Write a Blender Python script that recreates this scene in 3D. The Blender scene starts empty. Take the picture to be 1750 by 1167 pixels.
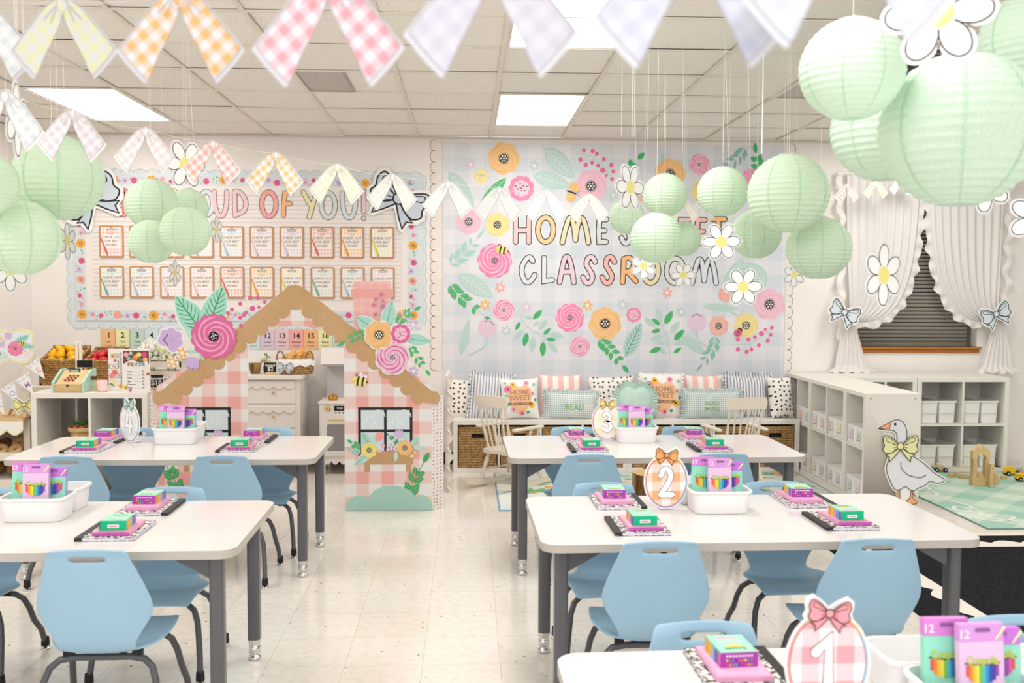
import bpy, bmesh, math, random
from mathutils import Vector, Matrix
from mathutils.geometry import tessellate_polygon
random.seed(7)
SC = bpy.context.scene
COL = SC.collection
PI = math.pi
# ---------------------------------------------------------------- camera
CAMH = 1.48
FPX, YAW, PITCH, ROLL = 1653.3, .04578, .05577, .004377
_rt = Vector((math.cos(YAW), -math.sin(YAW), 0))
_fw = Vector((math.sin(YAW)*math.cos(PITCH), math.cos(YAW)*math.cos(PITCH), -math.sin(PITCH)))
_up = _rt.cross(_fw)
RT = _rt*math.cos(ROLL)+_up*math.sin(ROLL)
UP = _up*math.cos(ROLL)-_rt*math.sin(ROLL)
cam = bpy.data.cameras.new('camera'); camo = bpy.data.objects.new('camera', cam); COL.objects.link(camo)
camo.matrix_world = Matrix(((RT.x, UP.x, -_fw.x, 0), (RT.y, UP.y, -_fw.y, 0), (RT.z, UP.z, -_fw.z, CAMH), (0, 0, 0, 1)))
cam.sensor_width = 36; cam.lens = FPX/1750*36; cam.clip_start = .05; cam.clip_end = 60
cam.dof.use_dof = True; cam.dof.focus_distance = 5.0; cam.dof.aperture_fstop = 4.0
SC.camera = camo
# surveying helpers: a point of the photograph, taken at a known distance / height of the room
def _ray(px, py): return RT*(px-875)-UP*(py-583.5)+_fw*FPX
def at(px, py, Y):
    d = _ray(px, py); return Vector((d.x*Y/d.y, Y, CAMH+d.z*Y/d.y))
def atz(px, py, z):
    d = _ray(px, py); k = (z-CAMH)/d.z; return Vector((d.x*k, d.y*k, z))
# ---------------------------------------------------------------- world, exposure
SC.view_settings.view_transform = 'Standard'; SC.view_settings.look = 'None'
SC.view_settings.exposure = .66; SC.view_settings.gamma = 1; SC.view_settings.use_curve_mapping = False
w = bpy.data.worlds.new('world'); SC.world = w; w.use_nodes = True
w.node_tree.nodes['Background'].inputs[0].default_value = (.93, .96, 1, 1)
w.node_tree.nodes['Background'].inputs[1].default_value = 1.05
LIGHT = 7.6          # strength of the ceiling panels
WALLY = 8.08; CEIL = 2.715

# ---------------------------------------------------------------- materials
def lin(h):
    h = h.lstrip('#'); v = [int(h[i:i+2], 16)/255 for i in (0, 2, 4)]
    return tuple((c/12.92 if c <= .04045 else ((c+.055)/1.055)**2.4) for c in v)+(1,)
_M = {}
def M(hexc, rough=.55, spec=.3, metal=0, **k):
    key = (hexc, rough, spec, metal)
    if key in _M: return _M[key]
    m = bpy.data.materials.new('paint_'+hexc.strip('#')); m.use_nodes = True
    b = m.node_tree.nodes['Principled BSDF']
    b.inputs['Base Color'].default_value = lin(hexc); b.inputs['Roughness'].default_value = rough
    b.inputs['Specular IOR Level'].default_value = spec; b.inputs['Metallic'].default_value = metal
    _M[key] = m; return m
def NM(name, rough=.55, spec=.3):
    m = bpy.data.materials.new(name); m.use_nodes = True; nt = m.node_tree
    b = nt.nodes['Principled BSDF']; b.inputs['Roughness'].default_value = rough; b.inputs['Specular IOR Level'].default_value = spec
    return m, nt, b
def N(nt, t, **k):
    n = nt.nodes.new(t)
    for a, v in k.items(): setattr(n, a, v)
    return n
def MA(nt, op, a, b=None, c=None):
    n = nt.nodes.new('ShaderNodeMath'); n.operation = op
    for i, v in enumerate((a, b, c)):
        if v is None: continue
        if isinstance(v, (int, float)): n.inputs[i].default_value = v
        else: nt.links.new(v, n.inputs[i])
    return n.outputs[0]
def MIX(nt, f, a, b):
    n = nt.nodes.new('ShaderNodeMix'); n.data_type = 'RGBA'
    if isinstance(f, (int, float)): n.inputs[0].default_value = f
    else: nt.links.new(f, n.inputs[0])
    for i, v in ((6, a), (7, b)):
        if isinstance(v, str): n.inputs[i].default_value = lin(v)
        elif isinstance(v, tuple): n.inputs[i].default_value = v
        else: nt.links.new(v, n.inputs[i])
    return n.outputs[2]
def coords(nt, rot=0, axes='XZ'):
    t = N(nt, 'ShaderNodeTexCoord'); mp = N(nt, 'ShaderNodeMapping')
    nt.links.new(t.outputs['Object'], mp.inputs[0])
    mp.inputs['Rotation'].default_value = (0, rot, 0) if axes == 'XZ' else (0, 0, rot)
    s = N(nt, 'ShaderNodeSeparateXYZ'); nt.links.new(mp.outputs[0], s.inputs[0])
    return s.outputs[0], s.outputs[2 if axes == 'XZ' else 1], mp
_G = {}
def gingham(base, colr, p, rot=0, axes='XZ', ox=0, oz=0, soft=False, rough=.6):
    """checked cloth / print: squares of size p"""
    key = (base, colr, p, rot, axes, ox, oz)
    if key in _G: return _G[key]
    m, nt, b = NM('gingham', rough)
    x, z, mp = coords(nt, rot, axes)
    def stripe(v, o):
        f = MA(nt, 'FRACT', MA(nt, 'ADD', MA(nt, 'MULTIPLY', v, 1/(2*p)), o+10))
        return MA(nt, 'GREATER_THAN', f, .5)
    f = MA(nt, 'MULTIPLY', MA(nt, 'ADD', stripe(x, ox), stripe(z, oz)), .5)
    nt.links.new(MIX(nt, f, base, colr), b.inputs['Base Color'])
    _G[key] = m; return m
def stripes(base, colr, p, duty=.5, axis=0, edge=None):
    m, nt, b = NM('striped_cloth', .8)
    x, z, mp = coords(nt)
    f = MA(nt, 'FRACT', MA(nt, 'ADD', MA(nt, 'MULTIPLY', (x, z)[axis], 1/p), 10.2))
    nt.links.new(MIX(nt, MA(nt, 'LESS_THAN', f, duty), base, colr), b.inputs['Base Color']); return m
def dots(base, colr, p, r, axes='XZ', jit=.35, rough=.7):
    """dotted cloth / card: one dot per cell of size p"""
    m, nt, b = NM('dotted', rough)
    t = N(nt, 'ShaderNodeTexCoord'); sp = N(nt, 'ShaderNodeSeparateXYZ'); nt.links.new(t.outputs['Object'], sp.inputs[0])
    cb = N(nt, 'ShaderNodeCombineXYZ')
    idx = {'XZ': (0, 2), 'YZ': (1, 2), 'XY': (0, 1)}[axes]
    nt.links.new(sp.outputs[idx[0]], cb.inputs[0]); nt.links.new(sp.outputs[idx[1]], cb.inputs[1])
    v = N(nt, 'ShaderNodeTexVoronoi', voronoi_dimensions='2D'); v.inputs['Scale'].default_value = 1/p; v.inputs['Randomness'].default_value = jit
    nt.links.new(cb.outputs[0], v.inputs['Vector'])
    f = MA(nt, 'LESS_THAN', v.outputs['Distance'], r/p)
    nt.links.new(MIX(nt, f, base, colr), b.inputs['Base Color']); return m
def noisy(name, c1, c2, scale, rough=.6, spec=.3, stretch=(1, 1, 1), bump=0, lo=.4, hi=.6, detail=4):
    m, nt, b = NM(name, rough, spec)
    t = N(nt, 'ShaderNodeTexCoord'); mp = N(nt, 'ShaderNodeMapping'); nt.links.new(t.outputs['Object'], mp.inputs[0]); mp.inputs['Scale'].default_value = stretch
    n = N(nt, 'ShaderNodeTexNoise'); n.inputs['Scale'].default_value = scale; n.inputs['Detail'].default_value = detail
    nt.links.new(mp.outputs[0], n.inputs['Vector'])
    r = N(nt, 'ShaderNodeMapRange'); r.inputs[1].default_value = lo; r.inputs[2].default_value = hi
    nt.links.new(n.outputs['Fac'], r.inputs[0])
    nt.links.new(MIX(nt, r.outputs[0], c1, c2), b.inputs['Base Color'])
    if bump:
        bp = N(nt, 'ShaderNodeBump'); bp.inputs['Strength'].default_value = bump; bp.inputs['Distance'].default_value = .004
        nt.links.new(n.outputs['Fac'], bp.inputs['Height']); nt.links.new(bp.outputs[0], b.inputs['Normal'])
    return m

# ---------------------------------------------------------------- mesh building
class MB:
    def __init__(s): s.v = []; s.f = []; s.m = []; s.s = []; s.mats = []; s.T = None
    def mi(s, m):
        if isinstance(m, str): m = M(m)
        for i, x in enumerate(s.mats):
            if x is m: return i
        s.mats.append(m); return len(s.mats)-1
    def add(s, vs, fs, m, smooth=False):
        o = len(s.v); k = s.mi(m)
        if s.T is not None: vs = [s.T @ Vector(v) for v in vs]
        s.v.extend(tuple(v) for v in vs)
        for f in fs: s.f.append(tuple(i+o for i in f)); s.m.append(k); s.s.append(smooth)
    def box(s, x0, x1, y0, y1, z0, z1, m):
        vs = [(x, y, z) for x in (x0, x1) for y in (y0, y1) for z in (z0, z1)]
        s.add(vs, [(0, 1, 3, 2), (4, 6, 7, 5), (0, 4, 5, 1), (2, 3, 7, 6), (0, 2, 6, 4), (1, 5, 7, 3)], m)
    def cbox(s, c, d, m, rz=0, rx=0, ry=0):
        old = s.T; T = Matrix.Translation(c) @ Matrix.Rotation(rz, 4, 'Z') @ Matrix.Rotation(ry, 4, 'Y') @ Matrix.Rotation(rx, 4, 'X')
        s.T = T if old is None else old @ T
        s.box(-d[0]/2, d[0]/2, -d[1]/2, d[1]/2, -d[2]/2, d[2]/2, m); s.T = old
    def grid(s, P, m, smooth=True, cu=False, cv=False, skip=None):
        """P[j][i] rows of points"""
        nj, ni = len(P), len(P[0]); vs = [p for r in P for p in r]; fs = []
        for j in range(nj if cv else nj-1):
            for i in range(ni if cu else ni-1):
                if skip and skip(j, i): continue
                a = j*ni+i; b = j*ni+(i+1) % ni; c = ((j+1) % nj)*ni+(i+1) % ni; d = ((j+1) % nj)*ni+i
                fs.append((a, b, c, d))
        s.add(vs, fs, m, smooth)
    def lathe(s, prof, m, c=(0, 0, 0), n=24, smooth=True):
        P = [[(c[0]+r*math.cos(2*PI*i/n), c[1]+r*math.sin(2*PI*i/n), c[2]+z) for i in range(n)] for r, z in prof]
        s.grid(P, m, smooth, cu=True)
    def tube(s, pts, r, m, n=10, caps=True):
        pts = [Vector(p) for p in pts]; R = r if isinstance(r, (list, tuple)) else [r]*len(pts)
        P = []; ref = None
        for i, p in enumerate(pts):
            t = (pts[min(i+1, len(pts)-1)]-pts[max(i-1, 0)]).normalized()
            if ref is None: ref = Vector((0, 0, 1)) if abs(t.z) < .9 else Vector((1, 0, 0))
            a = t.cross(ref).normalized(); b = a.cross(t).normalized(); ref = b
            P.append([p+a*R[i]*math.cos(2*PI*k/n)+b*R[i]*math.sin(2*PI*k/n) for k in range(n)])
        s.grid(P, m, True, cu=True)
        if caps:
            s.add(P[0], [tuple(range(n))], m); s.add(P[-1], [tuple(reversed(range(n)))], m)
    def sphere(s, c, r, m, n=12, k=8, sc=(1, 1, 1)):
        s.grid([[(c[0]+sc[0]*r*math.sin(PI*j/k)*math.cos(2*PI*i/n), c[1]+sc[1]*r*math.sin(PI*j/k)*math.sin(2*PI*i/n), c[2]+sc[2]*r*math.cos(PI*j/k)) for i in range(n)] for j in range(k+1)], m, True, cu=True)
    def prism(s, out, y0, y1, m, axis='Y', side=None):
        """outline of 2-D points extruded along an axis"""
        def q(p, y): return {'Y': (p[0], y, p[1]), 'Z': (p[0], p[1], y), 'X': (y, p[0], p[1])}[axis]
        n = len(out); tr = tessellate_polygon([[Vector((p[0], p[1], 0)) for p in out]])
        s.add([q(p, y0) for p in out], [tuple(t) for t in tr], m)
        s.add([q(p, y1) for p in out], [tuple(reversed(t)) for t in tr], m)
        s.add([q(p, y0) for p in out]+[q(p, y1) for p in out], [(i, (i+1) % n, n+(i+1) % n, n+i) for i in range(n)], side or m)
    def build(s, name, parent=None, loc=None, rot=None, bevel=0, sub=0, solid=0, seg=2, wn=True):
        me = bpy.data.meshes.new(name); me.from_pydata(s.v, [], s.f)
        for m in s.mats: me.materials.append(m)
        me.polygons.foreach_set('material_index', s.m); me.polygons.foreach_set('use_smooth', s.s); me.update()
        if bevel or sub or solid:
            bm = bmesh.new(); bm.from_mesh(me); bmesh.ops.remove_doubles(bm, verts=bm.verts, dist=1e-5)
            bmesh.ops.recalc_face_normals(bm, faces=bm.faces); bm.to_mesh(me); bm.free()
        o = bpy.data.objects.new(name, me); COL.objects.link(o)
        if parent: o.parent = parent
        if loc: o.location = loc
        if rot: o.rotation_euler = rot
        if solid:
            md = o.modifiers.new('thickness', 'SOLIDIFY'); md.thickness = solid; md.offset = 0
        if sub:
            md = o.modifiers.new('smooth', 'SUBSURF'); md.levels = sub; md.render_levels = sub
        if bevel:
            md = o.modifiers.new('bevel', 'BEVEL'); md.width = bevel; md.segments = seg; md.limit_method = 'ANGLE'; md.angle_limit = .6
            if wn:
                for p in me.polygons: p.use_smooth = True
                md.harden_normals = True
        return o
def tag(o, label=None, cat=None, group=None, kind=None):
    if label: o['label'] = label
    if cat: o['category'] = cat
    if group: o['group'] = group
    if kind: o['kind'] = kind
    return o
def thing(name, label, cat, loc=(0, 0, 0), rz=0, group=None, rot=None):
    o = bpy.data.objects.new(name, None); COL.objects.link(o); o.empty_display_size = .05
    o.location = loc; o.rotation_euler = rot or (0, 0, rz); return tag(o, label, cat, group)
def struct(o): o['kind'] = 'structure'; return o
_KIDS = {}
def dup(root, loc=None, rz=None, label=None, group=None, rot=None, scale=None, parent=None, mats=None):
    c = root.copy(); COL.objects.link(c)
    if parent is not None: c.parent = parent
    for ch in [x for x in bpy.data.objects if x.parent == root]: dup(ch, parent=c)
    if loc is not None: c.location = loc
    if rz is not None: c.rotation_euler = (0, 0, rz)
    if rot is not None: c.rotation_euler = rot
    if scale is not None: c.scale = scale if not isinstance(scale, (int, float)) else (scale,)*3
    if label: c['label'] = label
    if group: c['group'] = group
    return c
def spline(pts, n=6, closed=False):
    P = [Vector((p[0], p[1])) for p in pts]; out = []; L = len(P)
    for i in range(L if closed else L-1):
        if closed: a, b, c, d = P[i-1], P[i], P[(i+1) % L], P[(i+2) % L]
        else: a, b, c, d = P[max(i-1, 0)], P[i], P[i+1], P[min(i+2, L-1)]
        for k in range(n):
            t = k/n
            q = .5*((2*b)+(c-a)*t+(2*a-5*b+4*c-d)*t*t+(3*b-a-3*c+d)*t**3); out.append((q.x, q.y))
    if not closed: out.append((P[-1].x, P[-1].y))
    return out
_TX = {}
def textmesh(s):
    if s not in _TX:
        cu = bpy.data.curves.new('t', 'FONT'); cu.body = s; cu.size = 1; cu.resolution_u = 2; cu.offset = .02
        o = bpy.data.objects.new('t', cu); me = bpy.data.meshes.new_from_object(o)
        vs = [(v.co.x, v.co.y) for v in me.vertices]; fs = [tuple(p.vertices) for p in me.polygons]
        wd = max([v[0] for v in vs] or [0]); bpy.data.objects.remove(o); bpy.data.curves.remove(cu); bpy.data.meshes.remove(me)
        _TX[s] = (vs, fs, wd)
    return _TX[s]
MICRO = [0]
class Art(MB):
    """printed artwork in the X-Z plane, facing -Y; layer L lies L*eps in front"""
    def __init__(s, y=0, eps=.0004, warp=None): super().__init__(); s.y = y; s.eps = eps; s.warp = warp; s.o = (0, 0); s.sc = 1; s.ro = 0
    def P(s, x, z, L):
        c, n = math.cos(s.ro), math.sin(s.ro); X = s.o[0]+s.sc*(x*c-z*n); Z = s.o[1]+s.sc*(x*n+z*c)
        y = s.y-(L+1)*s.eps-MICRO[0]*2e-5
        if s.warp: y += s.warp(X, Z)
        return (X, y, Z)
    def bump(s): MICRO[0] = (MICRO[0]+1) % 18
    def poly(s, pts, col, L=0, bp=True):
        if bp: s.bump()
        n = len(pts)
        tr = [tuple(range(n))] if n == 3 else [tuple(t) for t in tessellate_polygon([[Vector((p[0], p[1], 0)) for p in pts]])]
        s.add([s.P(p[0], p[1], L) for p in pts], tr, col)
    def fan(s, c, pts, col, L=0, rings=1):
        s.bump(); n = len(pts); vs = [s.P(c[0], c[1], L)]
        for r in range(1, rings+1): vs += [s.P(c[0]+(p[0]-c[0])*r/rings, c[1]+(p[1]-c[1])*r/rings, L) for p in pts]
        fs = [(0, 1+i, 1+(i+1) % n) for i in range(n)]
        for r in range(rings-1): fs += [(1+r*n+i, 1+(r+1)*n+i, 1+(r+1)*n+(i+1) % n, 1+r*n+(i+1) % n) for i in range(n)]
        s.add(vs, fs, col)
    def disc(s, x, z, r, col, L=0, rz=None, rot=0, n=16):
        rz = rz or r; c, k = math.cos(rot), math.sin(rot)
        s.fan((x, z), [(x+r*math.cos(2*PI*i/n)*c-rz*math.sin(2*PI*i/n)*k, z+r*math.cos(2*PI*i/n)*k+rz*math.sin(2*PI*i/n)*c) for i in range(n)], col, L)
    def rect(s, x0, z0, x1, z1, col, L=0): s.bump(); s.add([s.P(x0, z0, L), s.P(x1, z0, L), s.P(x1, z1, L), s.P(x0, z1, L)], [(0, 1, 2, 3)], col)
    def rrect(s, x0, z0, x1, z1, r, col, L=0):
        s.poly(rrpts(x0, z0, x1, z1, r), col, L)
    def stroke(s, pts, w, col, L=0, closed=False, cap=True, taper=False):
        Q = [Vector((p[0], p[1])) for p in pts]; P = [Q[0]]
        for p in Q[1:]:
            if (p-P[-1]).length > 1e-6: P.append(p)
        if closed and len(P) > 2 and (P[0]-P[-1]).length < 1e-6: P.pop()
        n = len(P); h = w/2; s.bump()
        if n < 2: s.disc(P[0].x, P[0].y, h, col, L, n=10); return
        lt, rt = [], []
        for i in range(n):
            a = P[i-1] if (i or closed) else None; c = P[(i+1) % n] if (i < n-1 or closed) else None
            d0 = (P[i]-a).normalized() if a is not None else None; d1 = (c-P[i]).normalized() if c is not None else None
            if d0 is None: d0 = d1
            if d1 is None: d1 = d0
            t = d0+d1; t = t.normalized() if t.length > .2 else d0
            q = Vector((-t.y, t.x)); m = min(1.8, 1/max(.3, q.dot(Vector((-d0.y, d0.x)))))
            hh = h*m*(max(.08, math.sin(PI*i/(n-1)))**.7 if taper else 1)
            lt.append(P[i]+q*hh); rt.append(P[i]-q*hh)
        vs = [s.P(p.x, p.y, L) for p in lt]+[s.P(p.x, p.y, L) for p in rt]
        s.add(vs, [(i, (i+1) % n, n+(i+1) % n, n+i) for i in range(n if closed else n-1)], col)
        if cap and not closed and not taper:
            for p, e in ((P[0], P[1]), (P[-1], P[-2])):
                d = (p-e).normalized(); a0 = math.atan2(d.y, d.x); k = 6
                s.poly([(p.x+h*math.cos(a0-PI/2+PI*j/k), p.y+h*math.sin(a0-PI/2+PI*j/k)) for j in range(k+1)], col, L, False)
    def text(s, t, x, z, size, col, L=0, align='C', sx=1):
        vs, fs, wd = textmesh(t); dx = {'C': -wd/2, 'L': 0, 'R': -wd}[align]
        s.bump()
        if vs: s.add([s.P(x+(v[0]+dx)*size*sx, z+v[1]*size, L) for v in vs], fs, col)
def rrpts(x0, z0, x1, z1, r, n=4):
    out = []
    for cx, cz, a0 in ((x1-r, z1-r, 0), (x0+r, z1-r, PI/2), (x0+r, z0+r, PI), (x1-r, z0+r, 1.5*PI)):
        out += [(cx+r*math.cos(a0+PI/2*k/n), cz+r*math.sin(a0+PI/2*k/n)) for k in range(n+1)]
    return out
def ell(cx, cz, rx, rz, n=32, a0=0): return [(cx+rx*math.cos(a0+2*PI*i/n), cz+rz*math.sin(a0+2*PI*i/n)) for i in range(n)]
# ---------------------------------------------------------------- printed flowers, leaves, letters
def scallop(x, z, r, n=8, d=.13, rot=0, k=6):
    return [(x+r*(1-d+d*abs(math.sin(n*(a)/2))**.8)*math.cos(a+rot), z+r*(1-d+d*abs(math.sin(n*a/2))**.8)*math.sin(a+rot)) for a in [2*PI*i/(n*k) for i in range(n*k)]]
def arcs(A, x, z, r, col, L, rings=4, w=.05, n=4, tw=.35, rnd=1):
    rr = random.Random(int(rnd*977)+int(abs(x)*1000))
    for j in range(rings):
        R = r*(.34+.58*j/max(1, rings-1))
        for i in range(n):
            a0 = 2*PI*i/n+j*.7+rr.random()*.3; sp = 2*PI/n*(.8)
            A.stroke([(x+R*(1-tw*.25*t)*math.cos(a0+sp*t), z+R*(1-tw*.25*t)*math.sin(a0+sp*t)) for t in [q/7 for q in range(8)]], r*w*(.6+.6*j/rings), col, L, taper=True)
def centre(A, x, z, r, L, spikes=True):
    if spikes:
        for i in range(16):
            a = 2*PI*i/16; A.stroke([(x+r*.7*math.cos(a), z+r*.7*math.sin(a)), (x+r*1.3*math.cos(a), z+r*1.3*math.sin(a))], r*.12, '#2A2A2A', L, cap=False)
    A.disc(x, z, r*.95, '#2A2A2A', L+1, n=14)
    for i in range(7 if r > .012 else 5):
        a = i*1.05; q = 0 if i == 6 else .58
        A.disc(x+r*q*math.cos(a), z+r*q*math.sin(a), r*.2, '#F2F0EC', L+2, n=6)
def anemone(A, x, z, r, col, sh, L=2, cen=.36):
    A.fan((x, z), scallop(x, z, r, 7, .14, x*9), col, L)
    arcs(A, x, z, r, sh, L+1, 3, .05, 3, .9, r)
    centre(A, x, z, r*cen*.8, L+2)
def ranunc(A, x, z, r, col, lt, L=2, n=10):
    A.fan((x, z), scallop(x, z, r, n, .1, z*9), col, L)
    arcs(A, x, z, r, lt, L+1, 5, .08, 4, .8, r)
    centre(A, x, z, r*.17, L+2, False)
def dotflower(A, x, z, r, col, lt, L=2):
    A.fan((x, z), scallop(x, z, r, 9, .1), col, L); A.fan((x, z), scallop(x, z, r*.66, 8, .16, .4), lt, L+1)
    for i in range(10):
        a = i*2.4; q = r*.1*i**.6*1.25; A.disc(x+q*math.cos(a), z+q*math.sin(a), r*.06, '#2A2A2A', L+2, n=6)
def daisy5(A, x, z, r, col, L=2, cen='#F4EEE8', n=6):
    for i in range(n):
        a = 2*PI*i/n+.3; A.disc(x+r*.62*math.cos(a), z+r*.62*math.sin(a), r*.38, col, L, rz=r*.24, rot=a, n=10)
    A.disc(x, z, r*.3, cen, L+1, n=10)
def leafpts(x0, z0, x1, z1, w, n=8):
    d = Vector((x1-x0, z1-z0)); q = Vector((-d.y, d.x)).normalized(); up = []; dn = []
    for i in range(n+1):
        t = i/n; h = w/2*math.sin(PI*t**.85)**.8 if 0 < i < n else 0
        up.append((x0+d.x*t+q.x*h, z0+d.y*t+q.y*h)); dn.append((x0+d.x*t-q.x*h, z0+d.y*t-q.y*h))
    return up+dn[-2:0:-1]
def leaf(A, x0, z0, x1, z1, w, col='#B9D3CB', vein='#CFE2DB', L=1, veins=6):
    A.fan(((x0+x1)/2, (z0+z1)/2), leafpts(x0, z0, x1, z1, w), col, L)
    if vein:
        d = Vector((x1-x0, z1-z0)); q = Vector((-d.y, d.x)).normalized(); W = w*.035
        A.stroke([(x0+d.x*.04, z0+d.y*.04), (x0+d.x*.95, z0+d.y*.95)], W*1.4, vein, L+1, cap=False)
        for i in range(veins):
            t = .12+.7*i/veins
            h = w*.36*math.sin(PI*(t+.1)**.85)
            for s in (-1, 1):
                A.stroke([(x0+d.x*t, z0+d.y*t), (x0+d.x*(t+.06)+q.x*h*s*.55, z0+d.y*(t+.06)+q.y*h*s*.55), (x0+d.x*(t+.15)+q.x*h*s, z0+d.y*(t+.15)+q.y*h*s)], W, vein, L+1, cap=False)
def sprig(A, pts, ll, lw, col='#4DB56E', stem='#B9D3CB', L=1, n=6, ang=.7, vein=None, tip=True):
    P = spline(pts, 6); A.stroke(P, lw*.14, stem, L, cap=False); m = len(P)-1
    for i in range(n):
        k = int(m*(.12+.8*i/n)); a = Vector(P[k]); d = (Vector(P[min(k+1, m)])-a).normalized()
        for s in (-1, 1):
            c, q = math.cos(ang*s), math.sin(ang*s); e = Vector((d.x*c-d.y*q, d.x*q+d.y*c))*ll*(1 if i < n-1 else .8)
            b = a+e*.12; A.fan(tuple(a+e*.55), leafpts(b.x, b.y, a.x+e.x, a.y+e.y, lw), col, L+1)
            if vein: A.stroke([tuple(a+e*.3), tuple(a+e*.85)], lw*.08, vein, L+2, cap=False)
    if tip:
        a = Vector(P[-1]); d = (a-Vector(P[-2])).normalized()*ll; A.fan(tuple(a+d*.5), leafpts(a.x, a.y, a.x+d.x, a.y+d.y, lw), col, L+1)
def berries(A, pts, spots, r=.02, col='#E8588C', stem='#B9D3CB', L=1):
    P = spline(pts, 6); A.stroke(P, r*.22, stem, L, cap=False)
    for (x, z, q) in spots:
        p = min(P, key=lambda p: (p[0]-x)**2+(p[1]-z)**2); A.stroke([p, (x, z)], r*.16, stem, L, cap=False); A.disc(x, z, r*q, col, L+1, n=12)
def tulip(A, x, z, r, col, rot=0, L=2, dk=None, pet='#FFFFFF'):
    c, s = math.cos(rot), math.sin(rot)
    def T(u, v): return (x+u*c-v*s, z+u*s+v*c)
    for u, v, a, b in ((-.5, 0, .5, .8), (.5, 0, .5, .8), (0, .05, .5, .95), (-.25, -.35, .6, .6), (.25, -.35, .6, .6)):
        p = T(u*r, v*r); A.disc(p[0], p[1], a*r, col, L, rz=b*r, rot=rot, n=12)
    if dk:
        for i in range(7):
            a = PI*.15+PI*.7*i/6; p = T(r*.5*math.cos(a), r*.35+r*.4*math.sin(a)); A.disc(p[0], p[1], r*.06, dk, L+1, n=6)
    for u in (-.3, 0, .3):
        p, q = T(u*r, -.6*r), T(u*1.5*r, .3*r); A.stroke([p, q], r*.03, '#EBDCEE', L+1, cap=False)
def bee(A, x, z, r, rot=0, L=4, face=True):
    o = (A.o, A.sc, A.ro); A.o = (x, z); A.sc = r; A.ro = rot
    A.disc(.15, .85, .3, '#EFF2F4', L, rz=.6, rot=.1); A.disc(.7, .7, .28, '#EFF2F4', L, rz=.5, rot=-1)
    A.disc(0, 0, 1.15, '#F1E07A', L+1, rz=.75)
    for u in (-.25, .5): A.stroke([(u+.12, .62), (u, 0), (u+.05, -.66)], .3, '#2B2B2B', L+2)
    A.poly([(1.1, .18), (1.45, 0), (1.1, -.18)], '#2B2B2B', L+2)
    if face:
        A.disc(-.72, .2, .07, '#2B2B2B', L+2, n=6); A.stroke([(-.95, -.1), (-.8, -.2), (-.65, -.1)], .06, '#2B2B2B', L+2)
        for u in (-.6, -.4): A.stroke([(u, .65), (u-.1, 1.0)], .08, '#2B2B2B', L+2)
    A.o, A.sc, A.ro = o
def bow2d(A, x, z, r, col, dk, rot=0, L=2, halo='#F7F5F2', lw=.07, hi=None):
    """ribbon bow drawn as a cut-out; fits about 2r wide"""
    o = (A.o, A.sc, A.ro); A.o = (x, z); A.sc = r; A.ro = rot
    loopL = spline([(-.08, .1), (-.45, .45), (-.85, .62), (-1.0, .35), (-.92, .05), (-1.0, -.2), (-.75, -.4), (-.4, -.3), (-.1, -.08)], 5)
    loopR = [(-p[0], p[1]) for p in loopL]
    tailL = [(-.1, -.05), (-.5, -.35), (-.82, -.5), (-.62, -.58), (-.6, -.86), (-.3, -.55), (.02, -.15)]
    tailR = [(-p[0], p[1]) for p in tailL]
    if halo:
        for P in (loopL, loopR, tailL, tailR): A.stroke(P, .24, halo, L, closed=True); A.poly(P, halo, L)
    for P in (tailL, tailR): A.poly(P, col, L+1); A.stroke(P, lw, dk, L+2, closed=True)
    for P in (loopL, loopR): A.poly(P, hi or col, L+3); A.stroke(P, lw, dk, L+4, closed=True)
    for s in (-1, 1):
        A.stroke(spline([(s*.16, .12), (s*.5, .38), (s*.78, .5), (s*.8, .3), (s*.5, .2), (s*.22, .08)], 4), lw*.7, dk, L+4)
        for q in (.1, -.06, -.2): A.stroke([(s*.18, q*.6), (s*.4, q*1.2)], lw*.6, dk, L+4)
    A.disc(0, .02, .2, hi or col, L+5, n=16); A.stroke(ell(0, .02, .2, .2, 16), lw, dk, L+6, closed=True)
    A.o, A.sc, A.ro = o
def bowoutline(r, rot=0, x=0, z=0):
    pts = [(0, .28), (-.35, .55), (-.8, .8), (-1.1, .6), (-1.12, .3), (-1.05, .05), (-1.15, -.2), (-1.0, -.5), (-.75, -.62), (-.68, -.98), (-.5, -.95), (-.15, -.5), (0, -.35)]
    pts = pts+[(-p[0], p[1]) for p in pts[-2:0:-1]]
    c, s = math.cos(rot), math.sin(rot)
    return [(x+r*(p[0]*c-p[1]*s), z+r*(p[0]*s+p[1]*c)) for p in pts]
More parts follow.
